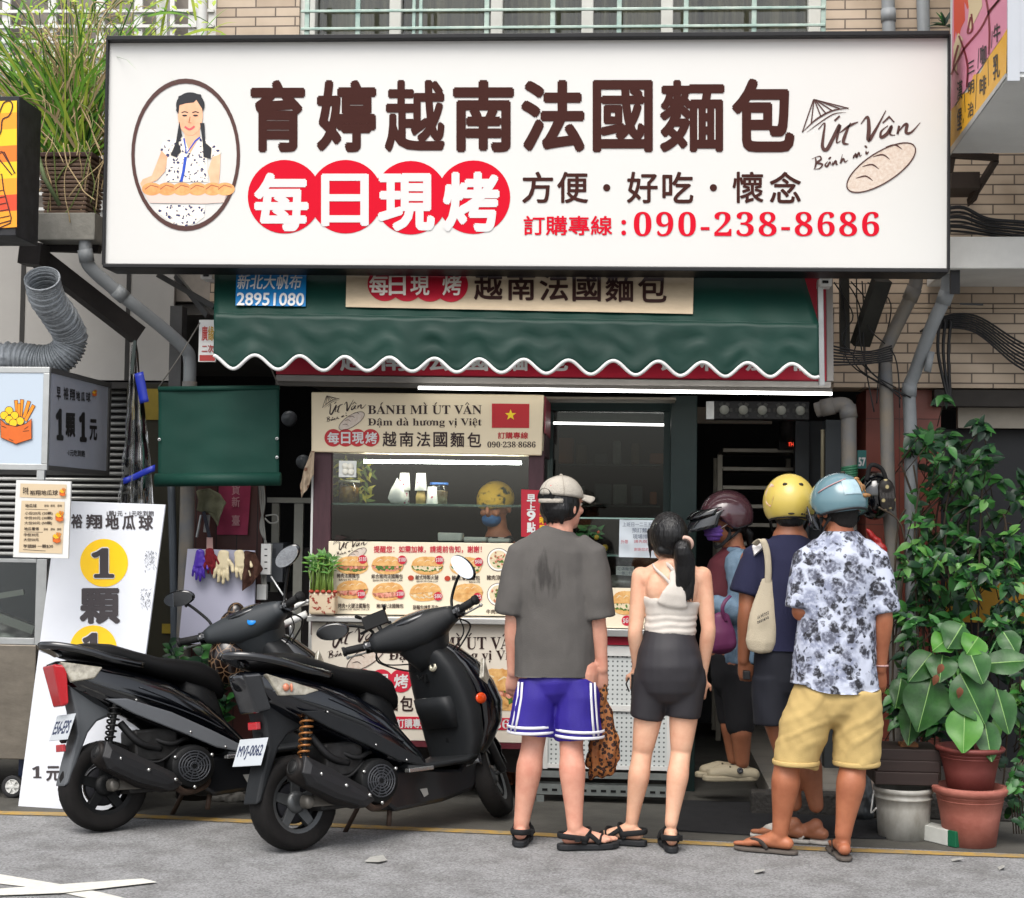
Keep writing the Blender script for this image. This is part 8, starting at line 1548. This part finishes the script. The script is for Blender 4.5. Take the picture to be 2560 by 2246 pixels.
mb = MB(); g2 = G(2152, 2055); mb.cap([g2+V((0, .05, .06)), g2+V((.01, .05, .14)), g2+V((.02, .06, .3))], [.075, .06, .02], 14); tag(blob('plastic_bag', mb, mat('grey_bag', '4d5052', .35, var=.3, vs=20), None, .008, 2, fold(18, .016, .8, 2)), 'crumpled grey plastic bag slumped beside the white bucket', 'bag')
# litter
SCR = mat('scrap_white', 'a3a29c', .7, var=.2, vs=40)
for pts, l in ((((912, 2158), (925, 2150), (958, 2149), (968, 2155), (948, 2162)), 'torn white plastic scrap on the road below the scooters'), (((1885, 2180), (1912, 2180), (1912, 2186), (1886, 2187)), 'short white paper strip on the road below the line of people'), (((2494, 2172), (2510, 2170), (2512, 2177), (2498, 2178)), 'small cream scrap on the road at the right edge'), (((2378, 2152), (2402, 2152), (2408, 2156), (2380, 2157)), 'thin pale scrap on the road before the terracotta pot')):
    mb = MB(); q_ = [G(u, v) for u, v in pts]; mb.add([p+V((0, 0, .006+.012*((i*7) % 3)/2)) for i, p in enumerate(q_)], (tuple(range(len(q_))),)); tag(mb.build('litter', SCR, solid=.003), l, 'litter')
# hanging helmet and glove
hh = thing('hanging_helmet', 'black open helmet hanging on the grey pipe behind the floral shirt man', 'helmet', tuple(P(2168, 1240, 1.2)))
mb = MB(); c = P(2186, 1240, 1.22); mb.ball(c, (.095, .10, .13), 26, 16); mb.build('shell', GLOSS, hh); mb = MB(); mb.tube(curve([tuple(c+V((-.05, -.06, .08))), tuple(c+V((-.03, -.07, .16))), tuple(c+V((.03, -.06, .14))), tuple(c+V((.06, -.05, .06)))], 6), .012, 8); mb.build('strap', mat('strap_black', '', 0) if 0 else MATS['strap_black'], hh)
mb = MB(); cg = P(2215, 1228, 1.12)
for k in range(5): mb.cap([cg+V((-.03+.016*k, 0, .02)), cg+V((-.028+.017*k, -.015, -.04)), cg+V((-.02+.014*k, -.01, -.09-.01*(k % 3)))], [.011, .010, .007], 8)
mb.ball(cg+V((0, 0, .02)), (.042, .022, .045), 12, 8); gm = mat('bone_print', '9a8a5c', .6); spots(gm, 30, .2, .35, 'a89a70', '1a1512'); tag(blob('patterned_glove', mb, gm, None, .004, 2), 'cream and black patterned glove hanging by the black helmet', 'glove')
mb = MB(); p = P(2190, 1350, 1.1); mb.cap([p+V((-.04, 0, .05)), p, p+V((.03, -.01, -.06))], [.012, .026, .03], 12); tag(blob('red_bag', mb, mat('red_plastic', '8a1614', .5), None, .006, 2, fold(20, .012, 1, 1)), 'red plastic bag between the floral shirt and the shrub', 'bag')
mb = MB(); pb(mb, 2144, 1126, 2166, 1172, 1.6, .01); text(mb, '57', (2146, 1144, 2164, 1166), 1.6, 1, .05); tag(mb.build('number_sign', [mat('teal_plate', '2a6a66', .5), WPRINT]), 'teal house number plate with white digits behind the taped pipe', 'sign')
mb = MB(); pb(mb, 2365, 1450, 2620, 1560, 1.62, .02); tag(mb.build('yellow_board', mat('mustard_board', 'a87c12', .6, var=.3, vs=5)), 'yellow board half hidden behind the shrub leaves', 'board')
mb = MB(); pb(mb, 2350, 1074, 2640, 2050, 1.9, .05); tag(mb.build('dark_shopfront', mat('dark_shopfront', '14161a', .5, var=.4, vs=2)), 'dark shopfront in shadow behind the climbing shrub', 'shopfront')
# pipes on the right
pipe('drain_pipe', 'grey down pipe running from the sign to the ground before the red column', [PP(2292, 640, 1.2), PP(2290, 700, 1.2), PP(2280, 735, 1.21), PP(2225, 850, 1.28), PP(2213, 890, 1.3), PP(2216, 1000, 1.3), PP(2222, 1250, 1.3), PP(2238, 1480, 1.3), PP(2240, 1900, 1.3)], .037, PIPED, (2, 4), 'pipes by the red column')
pipe('drain_pipe', 'pale grey bent pipe hanging from the white gutter, nearer the shrub', [PP(2372, 640, 1.15), PP(2370, 700, 1.15), PP(2362, 745, 1.16), PP(2330, 815, 1.2), PP(2288, 930, 1.32), PP(2273, 975, 1.34), PP(2276, 1080, 1.34), PP(2279, 1400, 1.34), PP(2284, 1900, 1.34)], .036, PIPE, (2, 5), 'pipes by the red column')
pipe('drain_pipe', 'short thin grey pipe beside the bent pipe under the gutter', [PP(2328, 880, 1.25), PP(2318, 930, 1.25)], .02, PIPE, (), 'pipes by the red column')
t_ = pipe('vent_pipe', 'grey elbow pipe with green tape left of the red column', [PP(2040, 1026, 1.4), PP(2070, 1018, 1.38), PP(2108, 1012, 1.36), PP(2120, 1030, 1.35), PP(2122, 1100, 1.35), PP(2124, 1500, 1.35), PP(2126, 1950, 1.35)], .042, PIPED, (1, 3))
mb = MB()
for k in range(5): a_ = P(2123, 1165+k*6, 1.35); mb.tube([a_, P(2124, 1171+k*6, 1.35)], .0455+.001*(k % 2), 16)
mb.build('green_tape', mat('green_tape', '2f6a4c', .5), t_)
mb = MB(); mb.beam(P(2205, 700, 1.15), P(2150, 862, 1.35), .10, .05); mb.beam(P(2110, 690, 1.3), P(2112, 880, 1.3), .05, .05); tag(mb.build('steel_strut', mat('strut_grey', '35342f', .7, .2, var=.4, vs=6)), 'dirty flat steel strut slanting under the right end of the sign', 'strut')
mb = MB(); rr_ = random.Random(6)
for k in range(7):
    u0 = 2085+k*14; pts = [(u0, 690+rr_.uniform(0, 20)), (u0+rr_.uniform(-10, 60), 780+rr_.uniform(-20, 40)), (u0+rr_.uniform(0, 90), 880+rr_.uniform(-20, 40)), (2200+rr_.uniform(-60, 110), 990+rr_.uniform(-40, 60))]; mb.tube([P(*p, 1.24+.02*(k % 4)) for p in curve(pts, 6)], .004, 5)
for k in range(8): mb.tube([P(*p, 1.42) for p in curve([(2300+k*5, 830), (2360, 792+k*4), (2440, 790+k*6), (2540, 850+k*9), (2640, 900+k*9)], 6)], .006, 5)
for k in range(3): mb.tube([P(*p, 1.4) for p in curve([(2350+k*14, 800), (2345+k*13, 880), (2368+k*4, 990), (2378, 1010)], 6)], .009, 6)
for k in range(7): mb.tube([P(*p, 1.1) for p in curve([(2060, 860+k*9), (2160, 880+k*5), (2230, 865+k*6)], 5)], .005, 5)
tag(mb.build('cable', CABLE), 'tangle of black cables round the pipes by the red column', 'cable')
gt = thing('gutter_slab', 'white painted gutter slab right of the white sign', 'gutter', tuple(P(2460, 670, .95)))
mb = MB(); a, b = P(2374, 592, .95), P(2700, 672, .95); mb.box((a.x, .95, b.z), (4.1, 1.58, a.z)); mb.build('slab', mat('weathered_white', 'dddcd7', .6, var=.25, vs=2.5), gt, bevel=.006)
mb = MB(); pb(mb, 2376, 640+32, 2400, 735, 1.0, .02); mb.beam(P(2400, 760, 1.05), P(2458, 762, 1.05), .006, .01); mb.build('hook', BLKM, gt)
mb = MB()
for k in range(6): mb.tube([P(*p, 1.02+.015*k) for p in curve([(2366, 522+k*11), (2410, 520+k*12), (2470, 548+k*8), (2560, 556+k*9), (2650, 570+k*9)], 5)], .007 if k % 2 else .010, 6)
tag(mb.build('cable', CABLE), 'bundle of black cables lying above the white gutter slab', 'cable')
mb = MB(); pb(mb, 2378, 430, 2450, 470, 1.3, .25); mb.beam(P(2372, 388, 1.1), P(2495, 395, 1.1), .04, .03); mb.beam(P(2490, 400, 1.1), P(2424, 505, 1.5), .03, .03); mb.beam(P(2376, 395, 1.1), P(2370, 430, 1.1), .05, .03); mb.tube([P(2470, 420, 1.2), P(2440, 500, 1.4), P(2420, 515, 1.5)], .005, 5)
tag(mb.build('sign_bracket', mat('bracket_brown', '3a2f28', .7, var=.3, vs=8)), 'dark metal bracket carrying the pink projecting sign', 'bracket')
# pink sign projecting from the wall
x0 = P(2374, 385, .95).x; XP = (V((x0, 0, 0)), V((-1, 0, 0))); yn = P(2519, 193, XP).y; zb0 = P(2519, 193, XP).z; zb1 = P(2372, 386, XP).z
ps = thing('projecting_sign', 'pink and yellow breakfast sign box projecting from the wall at the right edge', 'sign', (x0, yn, zb0))
mb = MB(); mb.add([(x, y, z) for x in (x0+.004, x0+1.1) for y, zb in ((yn, zb0), (.95, zb1)) for z in (zb, 6.2)], ((0, 1, 3, 2), (4, 6, 7, 5), (0, 4, 5, 1), (2, 3, 7, 6), (0, 2, 6, 4), (1, 5, 7, 3))); mb.build('box', mat('sign_box_white', 'd9dbd9', .5, var=.12, vs=4), ps)
mb = MB(); mb.box((x0-.002, yn-.012, zb0-.02), (x0+.05, yn-.001, 6.2)); mb.box((x0+.051, yn-.008, zb0+.02), (x0+1.1, yn-.001, 6.2)); mb.build('front_face', mat('front_white', 'b4b8be', .4, var=.05, vs=3), ps)
def n8(x, y): return (2200+x*.3905, y*.3905)
def fx(pts, mi, off): flat(mb, [n8(*p) for p in pts], XP, mi, off)
mb = MB(); fx([(472, -320), (822, -420), (815, 190), (452, 712)], 0, .001); fx([(815, 182), (808, 470), (450, 950), (456, 700), (490, 668), (520, 610), (560, 590), (600, 480), (640, 470), (680, 390), (720, 330), (770, 260)], 1, .002)
fx([(472, -100), (560, -120), (590, 20), (560, 60), (540, 10), (545, 130), (520, 180), (500, 260), (485, 200), (474, 280)], 2, .0015); fx([(555, -60), (640, -100), (655, 40), (620, 110), (580, 190), (560, 160), (570, 60)], 3, .0022); fx([(470, 300), (500, 210), (530, 250), (500, 380), (490, 470), (472, 440)], 3, .0018)
for s_ in ([(455, 480), (490, 400), (540, 310), (640, 190), (700, 80), (780, -20)], [(505, 230), (540, 330), (560, 430), (555, 560)], [(660, -80), (690, 60), (700, 210), (695, 350)], [(580, 110), (560, 210), (590, 190), (585, 90)], [(690, 80), (760, 0)], [(500, 290), (470, 420), (500, 480)]): stroke(mb, [n8(*p) for p in curve(s_, 5)], 4.5, XP, 4, .003)
for s_ in ([(555, 560), (560, 470)], [(545, 720), (540, 600)], [(610, 700), (620, 470)], [(695, 550), (690, 370)], [(718, 200), (712, 310)], [(632, 310), (625, 440)], [(535, 760), (530, 790)]): stroke(mb, [n8(*p) for p in s_], 1.2, XP, 5, .003)
def tx(ch, x0_, y0_, x1_, y1_): dy = (x1_-x0_)*-1.15; text(mb, ch, [n8(x0_, y0_), n8(x1_, y0_+dy*.5), n8(x1_, y1_+dy*.5), n8(x0_, y1_)], XP, 5, .02, .0035)
for a in (('漢', 492, 525, 527, 650), ('堡', 492, 700, 524, 840), ('三', 562, 405, 604, 480), ('明', 562, 530, 602, 615), ('治', 560, 665, 598, 760), ('咖', 640, 300, 680, 425), ('啡', 636, 500, 680, 625), ('牛', 725, 165, 770, 285), ('乳', 722, 360, 765, 520)): tx(*a)
mb.build('side_print', [mat('pink_print', 'd98aa2', .45), mat('amber_print', 'dfa51e', .45), mat('flame_red', 'd9472a', .45), mat('cream_art', 'd9c49c', .45), mat('wine_line', '7a1a26', .45), BLACKP], ps)
mb = MB(); p_ = [P(*n8(*q_), XP)+V((-.003, 0, 0)) for q_ in ((808, 470), (808, 496), (444, 1002), (450, 950))]; mb.prism(p_, (.006, 0, 0)); mb.build('lower_rail', ALU, ps)
# small sprig on the wall top right
mb = MB()
for k in range(14): a = rg.uniform(-.5, 3.6); leaf(mb, P(2362, 66, 1.4), V((math.cos(a), -.3, math.sin(a)*.6)), rg.uniform(.05, .09), .010, V((0, -.7, .7)), .4, k % 2, 4)
tag(mb.build('wall_fern', [LG2, LG3]), 'tiny fern growing from the wall above the right corner of the sign', 'plant')
# grass and creepers in the planter at the upper left
gp = thing('hanging_grass', 'overgrown long grass and dry stems spilling from the brown planter', 'plant', tuple(P(160, 392, 1.1))); mb = MB(); md = MB()
GA, GB_, GC, GD = leafm('grass_green', '7aa838', '4e8228', .5), leafm('grass_yellow', 'b3bf4c', '86a032', .5), mat('grass_tan', 'bda67c', .8, var=.3, vs=9), leafm('grass_deep', '34621f', '224616', .5)
def blade(m_, b, d, L, W, drop, mi):
    n = 9; vs = []; p = V(b); dd = d.normalized(); s = dd.cross(V((0, 1, 0))); s = s.normalized() if s.length > .05 else V((1, 0, 0))
    for i in range(n+1):
        t = i/n; w_ = W*(1-t)**.6*(.6+.4*min(1, t*5)); vs += [p-s*w_, p+s*w_]; p = p+dd*L/n; dd = (dd+V((0, 0, -drop/n*(.4+1.6*t)))).normalized()
    m_.add(vs, [(2*i, 2*i+1, 2*i+3, 2*i+2) for i in range(n)], mi, True)
for k in range(330):
    b = V((rg.uniform(x0_ := P(100, 390, 1.05).x, P(222, 390, 1.05).x), rg.uniform(1.0, 1.2), za+(zb-za))); a = rg.gauss(math.pi/2+.1, .42); d = V((math.cos(a), rg.uniform(-.5, .25), math.sin(a)))
    blade(mb, b, d, rg.uniform(.45, 1.15), rg.uniform(.004, .012), rg.uniform(.3, 2.2), rg.choice((0, 0, 1, 3, 2)))
for k in range(170):
    b = P(rg.uniform(60, 340), rg.uniform(60, 380), rg.uniform(.9, 1.15)); pts = [tuple(b)]; d = V((rg.uniform(-.5, .5), rg.uniform(-.2, .2), rg.choice((-1, 1, -.6))))
    for j in range(5): b = b+d.normalized()*rg.uniform(.05, .12); d = d+V((rg.uniform(-.6, .6), rg.uniform(-.2, .2), rg.uniform(-.7, .3))); pts.append(tuple(b))
    md.tube(curve(pts, 4), rg.uniform(.0022, .0045), 5, rg.choice((0, 0, 1)))
ml = MB()
for k in range(900):
    u = rg.gauss(250, 150); v = rg.uniform(-40, 330); 
    if u < -60 or u > 560 or v > 300-abs(u-190)*.5: continue
    a = rg.uniform(0, 6.28); L = rg.uniform(.018, .045); leaf(ml, P(u, v, rg.uniform(.95, 1.3)), V((math.cos(a), rg.uniform(-.6, .2), math.sin(a))), L, L*.28, V((0, -.6, .8)), .3, rg.choice((0, 1, 1)), 3)
for k in range(46):
    u, v = rg.uniform(0, 520), rg.uniform(-20, 240); a = rg.uniform(.1, 3.0); d = V((math.cos(a), rg.uniform(-.4, .2), math.sin(a))); blade(mb, P(u, v, rg.uniform(1.0, 1.3)), d, rg.uniform(.25, .6), rg.uniform(.005, .010), rg.uniform(.8, 2.5), rg.choice((0, 1, 1, 3)))
mb.build('blades', [GA, GB_, GC, GD], gp); md.build('dry_stems', [GC, mat('stem_green', '6b7a40', .7)], gp); ml.build('leaflets', [GA, GB_], gp)
mb = MB(); mb.tube([PP(*c0(215, 880), .97), PP(*c0(250, 1000), .95), PP(*c0(335, 1150), .96)], .012, 8); tag(mb.build('cactus_stem', mat('cactus_green', '6a7a52', .7, var=.3, vs=30)), 'pale green spotted cactus stem hanging over the brown planter', 'plant')
# lucky bamboo on the cart counter
ba = thing('bamboo_plant', 'bundle of green bamboo shoots in a printed pot on the cart counter', 'plant', tuple(P(808, 1536, .97))); mb = MB(); ml = MB(); yb_ = 1.02
for k in range(44):
    u = 800+rg.uniform(-24, 34); b = P(u, 1482, yb_+rg.uniform(-.03, .05)); t = P(u+rg.uniform(-9, 9), rg.uniform(1392, 1432), yb_+rg.uniform(-.03, .05)); mb.tube([b, lerp(b, t, .5), t], .0042, 6)
    for j in range(4): a = rg.uniform(.2, 2.9); L = rg.uniform(.03, .06); leaf(ml, t+V((0, 0, rg.uniform(-.02, .01))), V((math.cos(a), rg.uniform(-.7, .3), math.sin(a)*.9)), L, L*.13, V((0, -.6, .7)), .4, rg.choice((0, 0, 1)), 4)
mb.build('stalks', mat('bamboo_green', '6e8a3c', .45, var=.3, vs=30), ba); ml.build('leaves', [LG4, leafm('bamboo_leaf', '6f9a38', '4a7a2a')], ba)
PT = mat('printed_pot', 'c9b49a', .5); spots(PT, 30, .25, .38, '8c2c1e', 'cbb89c', noise_d=.1); mb = MB(); p, q_ = P(772, 1537, .97), P(838, 1482, .97); mb.box((p.x, .965, p.z), (q_.x, 1.06, q_.z)); pt_ = mb.build('pot', PT, ba, bevel=.012)
mb = MB()
for k in range(5): mb.ball((p.x+.012+k*.032, .966, q_.z+.004), (.014, .012, .01), 10, 6)
mb.build('frill', mat('pot_red', '9c3a28', .6), pt_)
# dark green plant behind the scooters
zz_ = thing('floor_plant', 'dark green bushy plant on the ground between the white board and scooters', 'plant', tuple(G(480, 1990))); mb = MB(); ms_ = MB()
for k in range(34):
    b = P(rg.uniform(440, 560), 1830, .8+rg.uniform(0, .25)); u, v = rg.uniform(405, 590), rg.uniform(1600, 1760); t = P(u, v, .75+rg.uniform(-.05, .3)); ms_.tube(curve([tuple(b), tuple(lerp(b, t, .5)+V((0, 0, .03))), tuple(t)], 4), .005, 6)
    for j in range(12): c = lerp(b, t, .25+.75*j/11); sg = 1 if j % 2 else -1; L = rg.uniform(.045, .075); leaf(mb, c, V((sg*.8, rg.uniform(-.6, .1), rg.uniform(.2, .8))), L, L*.36, V((0, -.7, .7)), .2, rg.choice((0, 1, 2)), 4)
mb.build('leaves', [LG, LG2, LG3], zz_); ms_.build('stems', LG3, zz_)
g3 = G(480, 1985); mb = MB(); mb.lathe([(0, .004), (.10, .004), (.13, .2), (.135, .21), (.12, .21), (.11, .15), (0, .15)], tuple(P(490, 1940, .95)*0+V((P(490, 1940, .95).x, .95, 0))), 28); tag(mb.build('plant_pot', mat('dark_pot', '2a2420', .7)), 'dark plant pot hidden behind the left scooter', 'flower pot')
# crumpled white bag under the scooter
mb = MB(); g4 = G(560, 2010); mb.cap([g4+V((-.06, .05, .03)), g4+V((.02, .05, .035)), g4+V((.1, .05, .02))], [.03, .04, .02], 12); tag(blob('cloth_bundle', mb, mat('dirty_white', '8d8a84', .8, var=.3, vs=20), None, .006, 2, fold(20, .012, 1, 4)), 'dirty white cloth bundle on the ground between the scooters', 'cloth')
